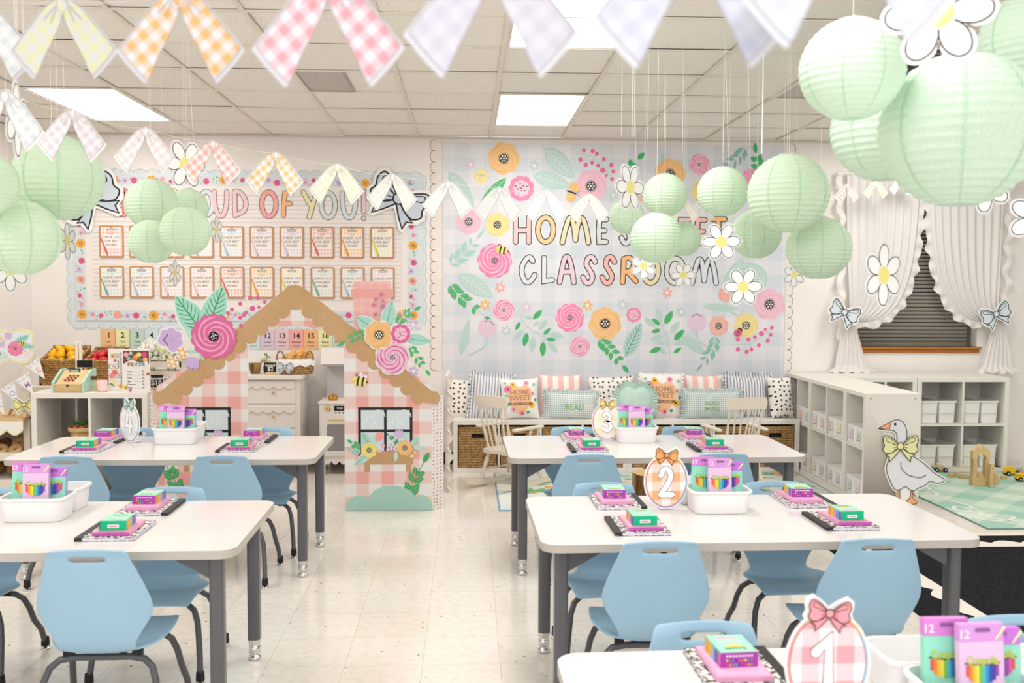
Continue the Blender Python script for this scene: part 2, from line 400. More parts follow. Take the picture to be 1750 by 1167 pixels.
GL = {  # strokes of the bubble letters, in a unit box
 'H': [[(0, 0), (0, 1)], [(1, 0), (1, 1)], [(0, .48), (1, .48)]],
 'O': [ell(.5, .5, .5, .5, 24, PI/2)+[(.5, 1)]],
 'M': [spline([(0, 0), (.12, .55), (.25, .95), (.38, .9), (.47, .4), (.5, .1)], 5), spline([(.5, .1), (.56, .6), (.68, .95), (.8, .9), (.92, .5), (1, 0)], 5)],
 'E': [[(1, .97), (.1, .97), (0, .5), (.08, .03), (1, .03)], [(.05, .5), (.8, .5)]],
 'S': [spline([(1, .82), (.75, 1), (.4, .95), (.3, .7), (.55, .5), (.8, .25), (.6, .02), (.25, .02), (0, .22)], 5)],
 'W': [spline([(0, 1), (.08, .45), (.18, .05), (.32, .05), (.44, .4), (.5, .7)], 4), spline([(.5, .7), (.56, .4), (.68, .05), (.82, .05), (.92, .45), (1, 1)], 4)],
 'T': [[(0, 1), (1, 1)], [(.5, 1), (.5, 0)]],
 'C': [spline([(.85, .85), (.6, 1), (.25, .85), (0, .5), (.2, .1), (.5, 0), (.8, .12), (1, .3)], 5)],
 'L': [[(.1, 1), (.1, .03), (1, .08)]],
 'A': [spline([(0, 0), (.17, .5), (.33, .88), (.5, 1), (.68, .9), (.86, .5), (1, 0)], 4), [(.2, .42), (.88, .42)]],
 'R': [[(0, 0), (.08, .95)], spline([(.08, .95), (.5, 1), (.85, .78), (.6, .5), (.1, .42)], 5), [(.35, .45), (1, .05)]],
 'P': [[(0, 0), (.05, .95)], spline([(.05, .95), (.6, 1), (.95, .75), (.6, .48), (.05, .42)], 5)],
 'U': [spline([(0, 1), (.05, .4), (.3, 0), (.7, 0), (.95, .4), (1, 1)], 5)],
 'D': [[(.05, 0), (.05, 1)], spline([(.05, 1), (.55, .95), (1, .6), (.85, .2), (.05, 0)], 5)],
 'F': [[(1, 1), (.2, .95), (.08, .6), (0, 0)], [(.08, .5), (.8, .5)]],
 'Y': [[(0, 1), (.52, .5)], [(1, 1), (.45, 0)]],
 '1': [[(0, .75), (.55, 1), (.55, 0)]],
 '2': [spline([(.05, .75), (.3, 1), (.7, .95), (.85, .7), (.6, .4), (.25, .15), (.05, 0)], 5), [(.05, 0), (1, 0)]],
 '3': [spline([(.1, .85), (.45, 1), (.85, .8), (.7, .58), (.4, .52), (.75, .46), (.95, .2), (.55, 0), (.05, .15)], 5)],
 '4': [[(.25, 1), (0, .35), (1, .35)], [(.62, .75), (.62, 0)]],
}
def letter(A, ch, x0, z0, x1, z1, w, col, ln='#2E2E2E', L=3, ow=.16, halo=None):
    if ch == '!':
        G = [[(0, .25), (0, 1)], [(0, 0), (0, .005)]]; X = lambda p: ((x0+x1)/2+0*p[0], z0+p[1]*(z1-z0))
        G = [[X(p) for p in g] for g in G]
    else:
        G = [[(x0+w/2+p[0]*(x1-x0-w), z0+w/2+p[1]*(z1-z0-w)) for p in g] for g in GL[ch]]
    for g in G:
        c_ = len(g) > 2 and abs(g[0][0]-g[-1][0])+abs(g[0][1]-g[-1][1]) < 1e-4
        if halo: A.stroke(g, w*(1+2.6*ow), halo, L-1, c_)
        A.stroke(g, w*(1+ow), ln, L, c_)
        A.stroke(g, w*(1-ow), col, L+1, c_)
# ================================================================ THE SETTING
tile = .598; X0 = -2.209; Y0 = 4.476
# floor: vinyl tiles with chips
m, nt, b = NM('vinyl_floor_tiles', .12, .5)
t = N(nt, 'ShaderNodeTexCoord'); sp = N(nt, 'ShaderNodeSeparateXYZ'); nt.links.new(t.outputs['Object'], sp.inputs[0])
fx = MA(nt, 'PINGPONG', MA(nt, 'ADD', sp.outputs[0], 30+.045), .1524); fy = MA(nt, 'PINGPONG', MA(nt, 'ADD', sp.outputs[1], 30.1), .1524)
seam = MA(nt, 'LESS_THAN', MA(nt, 'MINIMUM', fx, fy), .0009)
ch = N(nt, 'ShaderNodeTexWhiteNoise', noise_dimensions='2D'); cb = N(nt, 'ShaderNodeCombineXYZ')
nt.links.new(MA(nt, 'FLOOR', MA(nt, 'MULTIPLY', MA(nt, 'ADD', sp.outputs[0], 30+.045), 1/.3048)), cb.inputs[0]); nt.links.new(MA(nt, 'FLOOR', MA(nt, 'MULTIPLY', MA(nt, 'ADD', sp.outputs[1], 30.1), 1/.3048)), cb.inputs[1]); nt.links.new(cb.outputs[0], ch.inputs[0])
c = MIX(nt, ch.outputs[0], '#EBE4DA', '#EFE9E1')
n1 = N(nt, 'ShaderNodeTexNoise'); n1.inputs['Scale'].default_value = 26; n1.inputs['Detail'].default_value = 6; nt.links.new(t.outputs['Object'], n1.inputs['Vector'])
r1 = N(nt, 'ShaderNodeMapRange'); r1.inputs[1].default_value = .45; r1.inputs[2].default_value = .65; nt.links.new(n1.outputs[0], r1.inputs[0])
c = MIX(nt, MA(nt, 'MULTIPLY', r1.outputs[0], .35), c, '#DACEBF')
vo = N(nt, 'ShaderNodeTexVoronoi'); vo.inputs['Scale'].default_value = 26; nt.links.new(t.outputs['Object'], vo.inputs['Vector'])
sc = N(nt, 'ShaderNodeSeparateColor'); nt.links.new(vo.outputs['Color'], sc.inputs[0])
c = MIX(nt, MA(nt, 'MULTIPLY', MA(nt, 'LESS_THAN', vo.outputs['Distance'], MA(nt, 'MULTIPLY', sc.outputs[0], .16)), MA(nt, 'GREATER_THAN', sc.outputs[1], .5)), c, '#8A7C6C')
c = MIX(nt, MA(nt, 'MULTIPLY', seam, .55), c, '#8F8474')
nt.links.new(c, b.inputs['Base Color'])
f = MB(); f.box(-5, 5.6, -2.5, WALLY+.2, -.05, 0, m); struct(f.build('floor'))
# walls
wm = noisy('wall_paint', '#F3EEE9', '#F1EBE5', 3, .6)
WX0, WX1, WZ0, WZ1 = 3.30, 4.365, .99, 2.40
f = MB()
for a in ((-5, WX0, 0, CEIL), (WX1, 5.6, 0, CEIL), (WX0, WX1, 0, WZ0), (WX0, WX1, WZ1, CEIL)): f.box(a[0], a[1], WALLY, WALLY+.2, a[2], a[3], wm)
struct(f.build('wall_back'))
f = MB(); f.box(-5, -3.56, 7.62, WALLY, 0, CEIL, wm); struct(f.build('wall_alcove'))
f = MB(); f.box(-5.1, -5, -2.5, WALLY, 0, CEIL, wm); struct(f.build('wall_left'))
f = MB(); f.box(5.6, 5.7, -2.5, WALLY+.2, 0, CEIL, wm); struct(f.build('wall_right'))
f = MB(); f.box(-3.55, 2.69, WALLY-.012, WALLY, 0, .1, '#2B2927'); struct(f.build('baseboard_back', bevel=.004))
# ceiling with its grid
cm, nt, b = NM('acoustic_tile', .9, .1)
t = N(nt, 'ShaderNodeTexCoord'); v = N(nt, 'ShaderNodeTexVoronoi'); v.inputs['Scale'].default_value = 55; nt.links.new(t.outputs['Object'], v.inputs['Vector'])
s2 = N(nt, 'ShaderNodeSeparateColor'); nt.links.new(v.outputs['Color'], s2.inputs[0])
spk = MA(nt, 'MULTIPLY', MA(nt, 'LESS_THAN', v.outputs['Distance'], .2), MA(nt, 'GREATER_THAN', s2.outputs[0], .55))
nt.links.new(MIX(nt, MA(nt, 'MULTIPLY', spk, .7), '#F5F0E9', '#BCB2A6'), b.inputs['Base Color'])
LT = [(-1, 3), (4, 3), (-1, -1), (4, -1), (-1, -5), (4, -5), (-1, -9), (4, -9), (9, 3), (9, -1), (9, -5), (9, -9)]   # column, first row: 2 x 4 ft troffers
VT = [(2, 2), (7, 2)]                               # grey grilles
lit = {(c_, r_+k) for c_, r_ in LT for k in (0, 1)}
f = MB(); rr = random.Random(3)
for i in range(-5, 13):
    for j in range(-12, 6):
        if (i, j) in lit: continue
        hv = tile/2 if (i, j) in VT else 0
        x, y = X0+i*tile, Y0+j*tile; z = CEIL+.004+rr.random()*.006; tl = rr.choice((0, 0, .003, -.003, .004))
        y1 = WALLY if j == 5 else y+tile
        x += hv
        f.add([(x, y, z+tl), (x+tile-hv, y, z+rr.random()*.003), (x+tile-hv, y1, z-tl), (x, y1, z)], [(0, 1, 2, 3)], cm)
f.box(-5.1, 5.7, -2.7, WALLY+.2, CEIL+.09, CEIL+.12, '#D2C8BA')
struct(f.build('ceiling'))
f = MB()
for i in range(-5, 14): x = X0+i*tile; f.box(x-.012, x+.012, -2.7, WALLY, CEIL-.004, CEIL+.0035, '#EBE3D8')
for j in range(-12, 7):
    if j < 6: y = Y0+j*tile; f.box(-5, 5.6, y-.012, y+.012, CEIL-.0035, CEIL+.0035, '#EBE3D8')
f.box(-3.56, 5.6, WALLY-.02, WALLY, CEIL-.012, CEIL+.004, '#D8CDBF')
struct(f.build('trim_1'))
em = bpy.data.materials.new('lit_diffuser'); em.use_nodes = True; b = em.node_tree.nodes['Principled BSDF']
b.inputs['Base Color'].default_value = (1, 1, 1, 1); b.inputs['Emission Color'].default_value = (1, .985, .96, 1); b.inputs['Emission Strength'].default_value = LIGHT
names = {(-1, 3): 'flat white ceiling light above the left bulletin board', (4, 3): 'flat white ceiling light over the big floral poster', (4, -1): 'flat white ceiling light cut by the top frame edge, behind white ribbon pennants', (-1, -1): 'flat white ceiling light whose corner shows at the top left'}
for (c_, r_) in LT:
    x, y = X0+c_*tile, Y0+r_*tile
    t = thing('ceiling_light', names.get((c_, r_), 'flat white ceiling light further along the same grid'), 'ceiling light', (x+tile/2, y+tile, CEIL), group='ceiling lights')
    f = MB(); W, D = tile/2, tile
    for a in ((-W+.012, W-.012, -D+.012, -D+.03), (-W+.012, W-.012, D-.03, D-.012), (-W+.012, -W+.03, -D+.03, D-.03), (W-.03, W-.012, -D+.03, D-.03)): f.box(a[0], a[1], a[2], a[3], .0, .03, '#DDD6CC')
    f.box(-W+.012, W-.012, -D+.012, D-.012, .03, .036, '#DDD6CC'); f.build('frame', t)
    f = MB(); f.add([(-W+.03, -D+.03, .001), (W-.03, -D+.03, .001), (W-.03, D-.03, .001), (-W+.03, D-.03, .001)], [(0, 1, 2, 3)], em); f.build('diffuser', t)
for k, (c_, r_) in enumerate(VT):
    x, y = X0+c_*tile, Y0+r_*tile
    t = thing('ceiling_vent', ('square grey ceiling vent panel left of centre', 'grey ceiling vent panel peeking out left of the near green lanterns')[k], 'vent', (x+tile/4, y+tile/2, CEIL))
    f = MB(); f.box(-.138, .138, -.287, .287, .004, .012, noisy('perforated_metal', '#C6C1BA', '#BBB6AE', 200, .5)); f.build('panel', t)
    f = MB()
    for a in ((-.149, .149, -.299, -.283), (-.149, .149, .283, .299), (-.149, -.133, -.283, .283), (.133, .149, -.283, .283)): f.box(a[0], a[1], a[2], a[3], -.002, .012, '#AFA9A1')
    f.build('frame', t)
# window
f = MB(); d = .13; Y = WALLY
f.box(WX0-.001, WX0+.012, Y, Y+d, WZ0, WZ1, wm); f.box(WX1-.012, WX1+.001, Y, Y+d, WZ0, WZ1, wm)
f.box(WX0, WX1, Y+d, Y+d+.02, WZ0, WZ1, M('#15181C', .1, .5))
wf = struct(f.build('window_1'))
f = MB()
for a in ((WX0+.012, WX0+.05, WZ0, WZ1), (WX1-.05, WX1-.012, WZ0, WZ1), (WX0+.05, WX1-.05, WZ0, WZ0+.04), (WX0+.05, WX1-.05, 1.335, 1.36)): f.box(a[0], a[1], Y+d-.03, Y+d, a[2], a[3], '#6E6A64')
f.build('window_frame', wf)
f = MB(); oak = noisy('oak', '#B9772F', '#A9661F', 9, .35, .4, (1, 1, 9))
f.box(WX0-.02, WX1+.02, Y-.03, Y+d, WZ0-.022, WZ0, oak); f.box(WX0-.01, WX1+.005, Y-.016, Y-.001, WZ0-.052, WZ0-.022, oak)
f.build('window_sill', wf, bevel=.004)
t = thing('window_blind', 'dark grey closed slatted blind in the window', 'blind', (WX0+.03, Y+.06, WZ0)); f = MB()
nb = 42; L_ = WX1-WX0-.1
for i in range(nb):
    z = .025+i*.0325
    f.add([(0, .012, z-.011), (L_, .012, z-.011), (L_, 0, z+.012), (0, 0, z+.012)], [(0, 1, 2, 3)], M('#A39D93', .35, .5))
f.build('slats', t, solid=.0012)
f = MB(); f.box(0, L_, -.012, .02, nb*.0325+.01, nb*.0325+.03, '#8B867D'); f.box(0, L_, -.002, .016, .002, .012, '#8B867D'); f.build('rail', t)
f = MB()
for x in (.14, L_*.47, L_-.2): f.tube([(x, -.006, .01), (x, -.006, nb*.0325)], .0012, '#8C877E', 6)
f.build('cord', t)
# curtains
def sheer():
    m = bpy.data.materials.new('sheer_white_cloth'); m.use_nodes = True; nt = m.node_tree; b = nt.nodes['Principled BSDF']
    b.inputs['Base Color'].default_value = lin('#FAF6F3'); b.inputs['Roughness'].default_value = .9
    tr = N(nt, 'ShaderNodeBsdfTranslucent'); tr.inputs[0].default_value = lin('#FAF6F3'); mx = N(nt, 'ShaderNodeMixShader'); mx.inputs[0].default_value = .25
    nt.links.new(b.outputs[0], mx.inputs[1]); nt.links.new(tr.outputs[0], mx.inputs[2]); nt.links.new(mx.outputs[0], nt.nodes['Material Output'].inputs[0]); return m
SH = sheer()
def curtain(label, xo, xi, tie, sgn):
    """xo outer x at the rod, xi inner x at the rod, tie point (x, z)"""
    t = thing('curtain', label, 'curtain', (0, WALLY-.06, 0), group='tied-back white ruffled curtains')
    zt = 2.44; R = 26; NU = 60
    def pt(u, v, out=0):
        xt = xo+(xi-xo)*u
        # inner folds swing out and sag before coming back to the tie
        b0 = Vector((xt, zt)); sag = .02+.17*u; b1 = Vector((xt+sgn*.02*u, zt-.55)); b2 = Vector((tie[0]+sgn*(.02+.58*u), tie[1]-sag+.02)); b3 = Vector((tie[0], tie[1]+.02*(1-u)-.03*u))
        if u > .8: b1 = b1+Vector((-sgn*.05*(u-.8)/.2, 0))
        q = (1-v)**3*b0+3*(1-v)**2*v*b1+3*(1-v)*v*v*b2+v**3*b3
        amp = .018*(1-v*.6); y = amp*math.sin(u*2*PI*9+math.sin(v*5)*.8)-.012*math.sin(v*PI)
        return q, y
    P = []
    for j in range(R+1):
        v = j/R; P.append([(lambda q, y: (q.x, y, q.y))(*pt(i/NU, v)) for i in range(NU+1)])
    f = MB(); f.grid(P, SH); f.build('panel', t)
    # ruffle on the inner edge
    f = MB(); P = []; n = 130
    for i in range(n+1):
        v = i/n; q, y = pt(1, v); q2, _ = pt(1, min(1, v+.01)); q0, _ = pt(1, max(0, v-.01)); d = (q2-q0)
        d = d.normalized() if d.length > 1e-6 else Vector((0, -1)); nrm = Vector((-d.y, d.x))*sgn
        if sgn < 0: pass
        row = []
        for k in range(5):
            o = k/4*.052*(1+.25*math.sin(v*60)); row.append((q.x+nrm.x*o, y-.004+k/4*.016*math.sin(v*95), q.y+nrm.y*o))
        P.append(row)
    f.grid(P, SH); f.build('ruffle', t)
    # outer ruffle
    f = MB(); P = []
    for i in range(81):
        v = i/80; z = zt-v*(zt-.74); x = xo+(tie[0]-xo)*min(1, v*1.15) if v < .87 else tie[0]+(xo-tie[0])*0
        x -= sgn*(.03+.02*math.sin(v*50)); P.append([(x-sgn*k/3*.05, -.002+k/3*.014*math.sin(v*80), z) for k in range(4)])
    f.grid(P, SH); f.build('ruffle', t)
    # tail below the tie
    f = MB(); P = []
    for j in range(19):
        v = j/18; z = tie[1]-.02-v*(tie[1]-.01-.785); w0 = .03+.115*v**.8+(.05 if v > .93 else 0)
        P.append([(tie[0]+sgn*.02*v+w0*(2*i/40-1), -(.02+.012*math.sin(i*.95+v*1.3))-(.03 if v > .93 else 0), z+(.012*math.sin(i*.7) if v > .95 else 0)) for i in range(41)])
    f.grid(P, SH); f.build('tail', t)
    f = MB(); f.tube([(tie[0]-.04, -.012, tie[1]+.015), (tie[0], -.045, tie[1]), (tie[0]+.04, -.012, tie[1]-.015)], .01, SH, 8); f.build('tieback', t)
    return t
pL, pR = at(1445, 541, WALLY), at(1699, 541, WALLY)
curtain('left white ruffled curtain panel tied back with pale blue bow', 3.17, 3.80, (pL.x, pL.z), 1)
curtain('right white ruffled curtain panel tied back with pale blue bow', 4.52, 3.87, (pR.x, pR.z), -1)
f = MB(); f.tube([(3.1, 0, 0), (4.62, 0, 0)], .01, '#F2EEE8'); f.sphere((3.09, 0, 0), .018, '#F2EEE8'); f.sphere((4.63, 0, 0), .018, '#F2EEE8')
for x in (3.14, 4.58): f.cbox((x, .03, 0), (.015, .06, .02), '#F2EEE8')
tag(f.build('curtain_rod', loc=(0, WALLY-.06, 2.445)), 'thin white rod holding both ruffled curtains', 'curtain rod')
def paper_bow(label, x, z, r, rot, col, dk, y, hi=None, rz=0, group=None, lw=.06):
    A = Art(); A.prism(bowoutline(r, rot), .003, 0, '#F4F2EF'); bow2d(A, 0, 0, r, col, dk, rot, 0, None, lw, hi)
    return tag(A.build('paper_bow', loc=(x, y, z), rot=(0, 0, rz)), label, 'paper bow', group)
b1, b2 = at(1443, 534, 7.95), at(1702, 537, 7.95)
paper_bow('pale blue paper bow with black outline on the left curtain tie', b1.x, b1.z, .125, -.42, '#DDE6EC', '#3B4046', 7.945)
paper_bow('pale blue paper bow with black outline on the right curtain tie', b2.x, b2.z, .125, .38, '#DDE6EC', '#3B4046', 7.945)
# ================================================================ THE FLORAL POSTER (right)
PY = WALLY-.004
def W2(px, py, Y=PY): p = at(px, py, Y); return p.x, p.z
UP_ = PY/FPX                 # metres per photograph pixel on the wall
def soft_plaid():
    m, nt, b = NM('soft_plaid_paper', .6)
    x, z, mp = coords(nt)
    def st(v, p, o, hi): return MA(nt, 'MULTIPLY', MA(nt, 'GREATER_THAN', MA(nt, 'FRACT', MA(nt, 'ADD', MA(nt, 'MULTIPLY', v, 1/p), o+10)), .5), hi)
    f = MA(nt, 'MULTIPLY', MA(nt, 'ADD', st(x, .24, .1, 1), st(z, .24, .35, 1)), .5)
    c = MIX(nt, f, '#E8E5E8', '#D3DAE1')
    nt.links.new(MIX(nt, MA(nt, 'MULTIPLY', MA(nt, 'ADD', st(x, .47, .2, 1), st(z, .53, 0, 1)), .12), c, '#D5DBE2'), b.inputs['Base Color']); return m
x0, z1 = W2(757, 246); x1, z0 = W2(1338, 660); z1 = CEIL-.045
T = thing('floral_wall_poster', 'huge pale plaid poster reading HOME SWEET CLASSROOM among big printed flowers', 'poster', ((x0+x1)/2, PY, 0))
OX = (x0+x1)/2
def A_(): A = Art(); return A
A = A_(); A.prism([(x0-OX, .45), (x1-OX, .45), (x1-OX, z1), (x0-OX, z1)], 0, .003, soft_plaid()); A.build('paper', T)
def q(px, py): x, z = W2(px, py); return x-OX, z
A = A_()
for ch, a in (('H', (877, 367, 908, 418)), ('O', (915, 367, 950, 418)), ('M', (957, 367, 1010, 419)), ('E', (1019, 369, 1040, 419)), ('S', (1058, 370, 1084, 420)), ('W', (1094, 370, 1140, 421)), ('E', (1158, 371, 1180, 421)), ('E', (1187, 371, 1208, 399)), ('T', (1213, 371, 1242, 400)),
              ('C', (887, 435, 918, 487)), ('L', (924, 436, 948, 486)), ('A', (952, 434, 985, 487)), ('S', (992, 435, 1021, 488)), ('S', (1025, 435, 1054, 488)), ('R', (1060, 436, 1091, 487)), ('O', (1095, 437, 1129, 488)), ('O', (1135, 437, 1172, 488)), ('M', (1179, 438, 1228, 488))):
    if ch in 'ET' and a[1] == 371: a = (a[0], 370, a[2], 421)
    cols = {877: '#F6C9C6', 915: '#F9CD9B', 957: '#E9E0BA', 1019: '#DCE0DE', 1058: '#DDE3EA', 1094: '#DACDE0', 1158: '#EBC9D2', 1187: '#F6BDB6', 1213: '#F4BE85', 887: '#DFE3E4', 924: '#DDE4EA', 952: '#E9CFDA', 992: '#EED3DA', 1025: '#F3BCB3', 1060: '#F4BE85', 1095: '#EADFB6', 1135: '#DCE0DA', 1179: '#DDE3EA'}
    (xa, zb), (xb, za) = q(a[0], a[1]), q(a[2], a[3])
    letter(A, ch, xa, za, xb, zb, .043, cols[a[0]], '#33302F', 4, .2, '#EEF0F2')
A.build('lettering', T)
def FL(fn, px, py, r, *a, **k):
    A = A_(); x, z = q(px, py); fn(A, x, z, r*UP_, *a, **k); A.build('printed_flower', T)
OR, ORs, PK, PKs, YE, YEs, HP, HPl, LPk = '#F6C88D', '#F0B36D', '#F1C3D2', '#E8AEC2', '#F2E09A', '#E9CB86', '#F48DB4', '#F9CBDB', '#F5C6D6'
for a in ((anemone, 861, 271, 28, OR, ORs), (anemone, 1010, 318, 28, PK, PKs), (anemone, 801, 379, 22, PK, PKs), (anemone, 850, 384, 21, YE, YEs), (anemone, 1145, 298, 28, OR, ORs), (anemone, 1200, 327, 20, YE, YEs),
          (anemone, 1034, 553, 29, OR, ORs), (anemone, 1228, 557, 18, '#F3BDAF', '#E9A697'), (anemone, 1275, 556, 22, YE, YEs), (anemone, 1315, 520, 28, PK, PKs),
          (ranunc, 845.5, 445.5, 30, HP, HPl), (ranunc, 861, 530, 19, LPk, '#E56F9B'), (ranunc, 974, 543, 25, HP, HPl), (ranunc, 991, 592, 18, LPk, '#E56F9B'), (ranunc, 1195, 281, 19, LPk, '#E56F9B'), (ranunc, 1284, 305, 17, HP, HPl),
          (dotflower, 891, 322, 22, HP, '#F6CAD8'), (dotflower, 1083, 538, 13, HP, '#F6CAD8'), (dotflower, 822, 301, 12, YE, '#F4E8B0'), (anemone, 1098, 330, 15, '#F3BDAF', '#E9A697')): FL(*a)
for px, py, c_ in ((804, 281, '#E6CBDD'), (913, 283, '#C5D5D6'), (855, 491, '#F4AFA6'), (829, 521, '#F5BE6C'), (900, 524, '#E2CCDE'), (865, 565, '#C5D8D6'), (1004, 522, '#F5BE6C'), (1064, 520, '#C5D8D6'), (1164, 533, '#C5D8D6'), (1048, 333, '#C5D8D6'), (1140, 500, '#F4AFA6')):
    A = A_(); x, z = q(px, py); daisy5(A, x, z, 9.5*UP_, c_); A.build('printed_flower', T)
def LF(a, b, w_, *k): A = A_(); leaf(A, *q(*a), *q(*b), w_*UP_, *k); A.build('printed_leaf', T)
MI, MV = '#BCD6CF', '#D6E6E1'
for a in (((767, 293), (810, 356), 26, MI, MV), ((931, 253), (982, 305), 33, MI, MV), ((910, 299), (977, 319), 28, MI, MV), ((865, 304), (817, 355), 17, '#4DB56E', '#BFE2C4'), ((784, 469), (843, 509), 30, MI, MV), ((1068, 611), (1096, 551), 26, MI, '#4E9E84'),
          ((1243, 506), (1270, 440), 34, MI, MV), ((1309, 490), (1275, 448), 34, MI, MV), ((787, 608), (802, 545), 14, MI, None), ((1200, 523), (1262, 528), 14, MI, None), ((1165, 574), (1208, 607), 18, MI, None), ((1305, 300), (1345, 262), 20, MI, MV)): LF(*a)
def SP(pts, ll, lw, **k): A = A_(); sprig(A, [q(*p) for p in pts], ll*UP_, lw*UP_, **k); A.build('printed_leaf', T)
G_, DG = '#4DB56E', '#8CC2AF'
SP([(769, 484), (785, 505), (829, 541)], 17, 7.5, col=G_, n=6, vein='#9CD6A8')
SP([(765, 453), (790, 436), (815, 408)], 20, 5, col='#A9D4C8', n=6)
SP([(1022, 578), (1040, 595), (1064, 624)], 17, 7.5, col=G_, n=5, vein='#9CD6A8')
SP([(1272, 250), (1262, 268), (1232, 292)], 18, 5, col='#8FBFB4', n=5)
SP([(1222, 572), (1218, 596), (1200, 622)], 17, 4.5, col='#8CC2AF', n=6)
def LV(ox, oy, s, gl, ml, stem):
    A = A_(); A.stroke(spline([q(ox+a/s, oy+b_/s) for a, b_ in stem], 6), .006, MI, 1)
    for L_, c_, lv in ((gl, G_, 3), (ml, MI, 2)):
        for a in L_: p0, p1 = q(ox+a[0]/s, oy+a[1]/s), q(ox+a[2]/s, oy+a[3]/s); A.fan(((p0[0]+p1[0])/2, (p0[1]+p1[1])/2), leafpts(*p0, *p1, .42*math.dist(p0, p1)), c_, lv); A.stroke([p0, min(spline([q(ox+u/s, oy+v/s) for u, v in stem], 6), key=lambda t: math.dist(t, p0))], .003, MI, 1)
    A.build('printed_leaf', T)
LV(750, 420, 5.303, ((855, 665, 935, 580), (735, 690, 695, 765), (800, 790, 770, 915), (950, 805, 1012, 745), (975, 845, 1062, 855), (945, 870, 940, 1004)), ((905, 760, 985, 665), (855, 720, 915, 685), (760, 765, 683, 853), (855, 825, 840, 968), (1005, 805, 1132, 825), (990, 880, 1076, 966), (775, 650, 865, 655)), ((735, 600), (765, 690), (850, 770), (985, 850)))
LV(1040, 420, 5.303, ((510, 710, 580, 588), (465, 715, 392, 658), (470, 760, 385, 782), (595, 855, 685, 758), (475, 925, 368, 966), (590, 970, 662, 923)), ((475, 690, 443, 563), (420, 735, 323, 648), (490, 822, 376, 850), (560, 785, 647, 683), (510, 885, 432, 878), (600, 895, 717, 850), (520, 975, 453, 925)), ((555, 1032), (545, 880), (500, 760), (470, 660)))
SP([(1075, 300), (1078, 285), (1090, 272)], 16, 9, col=G_, n=2); SP([(1308, 300), (1295, 280), (1292, 262)], 18, 9, col=G_, n=3); SP([(1100, 350), (1120, 325), (1130, 280)], 18, 8, col=MI, n=3)
def BR(pts, sp_): A = A_(); berries(A, [q(*p) for p in pts], [(*q(a, b), r) for a, b, r in sp_], 4.2*UP_, '#EE6C98'); A.build('printed_berries', T)
BR([(984, 262), (1015, 270), (1047, 305)], ((998, 257, .8), (1013, 258, .9), (1020, 263, .8), (992, 273, .9), (1001, 282, .9), (1012, 278, .8), (1022, 283, .8), (1032, 272, .8), (1045, 282, .9), (1030, 291, 1.1), (1048, 293, .8), (1036, 300, .7), (1046, 306, .8)))
BR([(1250, 590), (1285, 585), (1320, 560)], ((1261, 580, .9), (1279, 580, .9), (1290, 576, .8), (1301, 570, 1.1), (1308, 563, .7), (1319, 560, .8), (1317, 572, .8), (1312, 582, .9), (1297, 590, .8), (1261, 597, .9), (1276, 601, .9), (1284, 597, .8)))
for px, py, r, c_, ro in ((833, 560, 16, '#E6C9DA', -.35), (1191, 550, 17, '#E4CADF', .1), (1240, 503, 13, '#F3AFA0', -.3)):
    A = A_(); x, z = q(px, py); tulip(A, x, z, r*UP_, c_, ro, 3, '#2E2E2E')
    A.stroke(spline([(x, z-.8*r*UP_), (x-.3*r*UP_*(1 if px < 1000 else -1), z-2*r*UP_), (x-2*r*UP_*(1 if px < 1000 else -1), z-3*r*UP_)], 5), .016, MI, 1); A.build('printed_flower', T)
A = A_(); bee(A, *q(857, 427), 9*UP_, -.2, 9); A.build('printed_bee', T)
A = A_(); x, z = q(1261, 569); r = 7*UP_; A.disc(x+.4*r, z+.6*r, .7*r, '#2B2B2B', 9); A.disc(x, z, r, '#EE6C98', 10); A.stroke([(x-.6*r, z-.8*r), (x+.5*r, z+.7*r)], r*.12, '#2B2B2B', 11)
for u, v in ((-.5, .2), (.5, -.1), (0, -.6), (0, .5)): A.disc(x+u*r, z+v*r, r*.16, '#2B2B2B', 11, n=6)
A.build('printed_ladybird', T)
A = A_(); x, z = q(978, 328); r = 9*UP_
for u, v, a, b in ((.3, 1.0, 1.0, .8), (-.3, -1.0, .9, 1.0), (.9, .7, .5, .6), (.1, -.6, .6, .6)): A.disc(x+u*r, z+v*r, a*r, '#F5C27C', 9, rz=b*r)
A.stroke([(x-.9*r, z+.2*r), (x+.6*r, z-.3*r)], r*.3, '#2B2B2B', 10); A.stroke([(x+.6*r, z-.3*r), (x+1.5*r, z+.1*r)], r*.06, '#2B2B2B', 10); A.stroke([(x+.6*r, z-.3*r), (x+1.3*r, z-.9*r)], r*.06, '#2B2B2B', 10); A.build('printed_butterfly', T)
# scalloped side strips
dotp = dots('#F3E9E2', '#8E8A86', .016, .0018)
def side_strip(label, pxa, pxb, sg, pya, pyb):
    xa, za = W2(pxa, pyb); xb, zb = W2(pxb, pya); zb = min(zb, CEIL-.02); t = thing('scalloped_border', label, 'paper border', ((xa+xb)/2, WALLY-.0005, 0)); c_ = (xa+xb)/2
    p = .091; n = int((zb-za)/p); out = []
    edge = xa if sg < 0 else xb; inner = xb if sg < 0 else xa; base = edge-sg*.035
    for i in range(n):
        for k in range(7): a = PI*k/6; out.append((base+sg*.035*math.sin(a)-c_, zb-i*p-p/2+p/2*math.cos(a)))
    out += [(inner-c_, zb-n*p), (inner-c_, zb)]
    A = Art(); A.prism(out, 0, -.002, dotp); A.build('paper', t)
    A = Art(y=-.0022)
    for i in range(n):
        A.stroke([(base+sg*.028*math.sin(PI*k/8)-c_+(-sg*.012 if k in (0, 8) else 0), zb-i*p-p/2+p*.5*math.cos(PI*k/8)) for k in range(9)], .0032, '#55504C', 0)
    A.stroke([(inner-sg*-.01-c_, zb-.01), (inner-sg*-.01-c_, zb-n*p+.01)], .002, '#9AA1A6', 0); A.build('line_print', t)
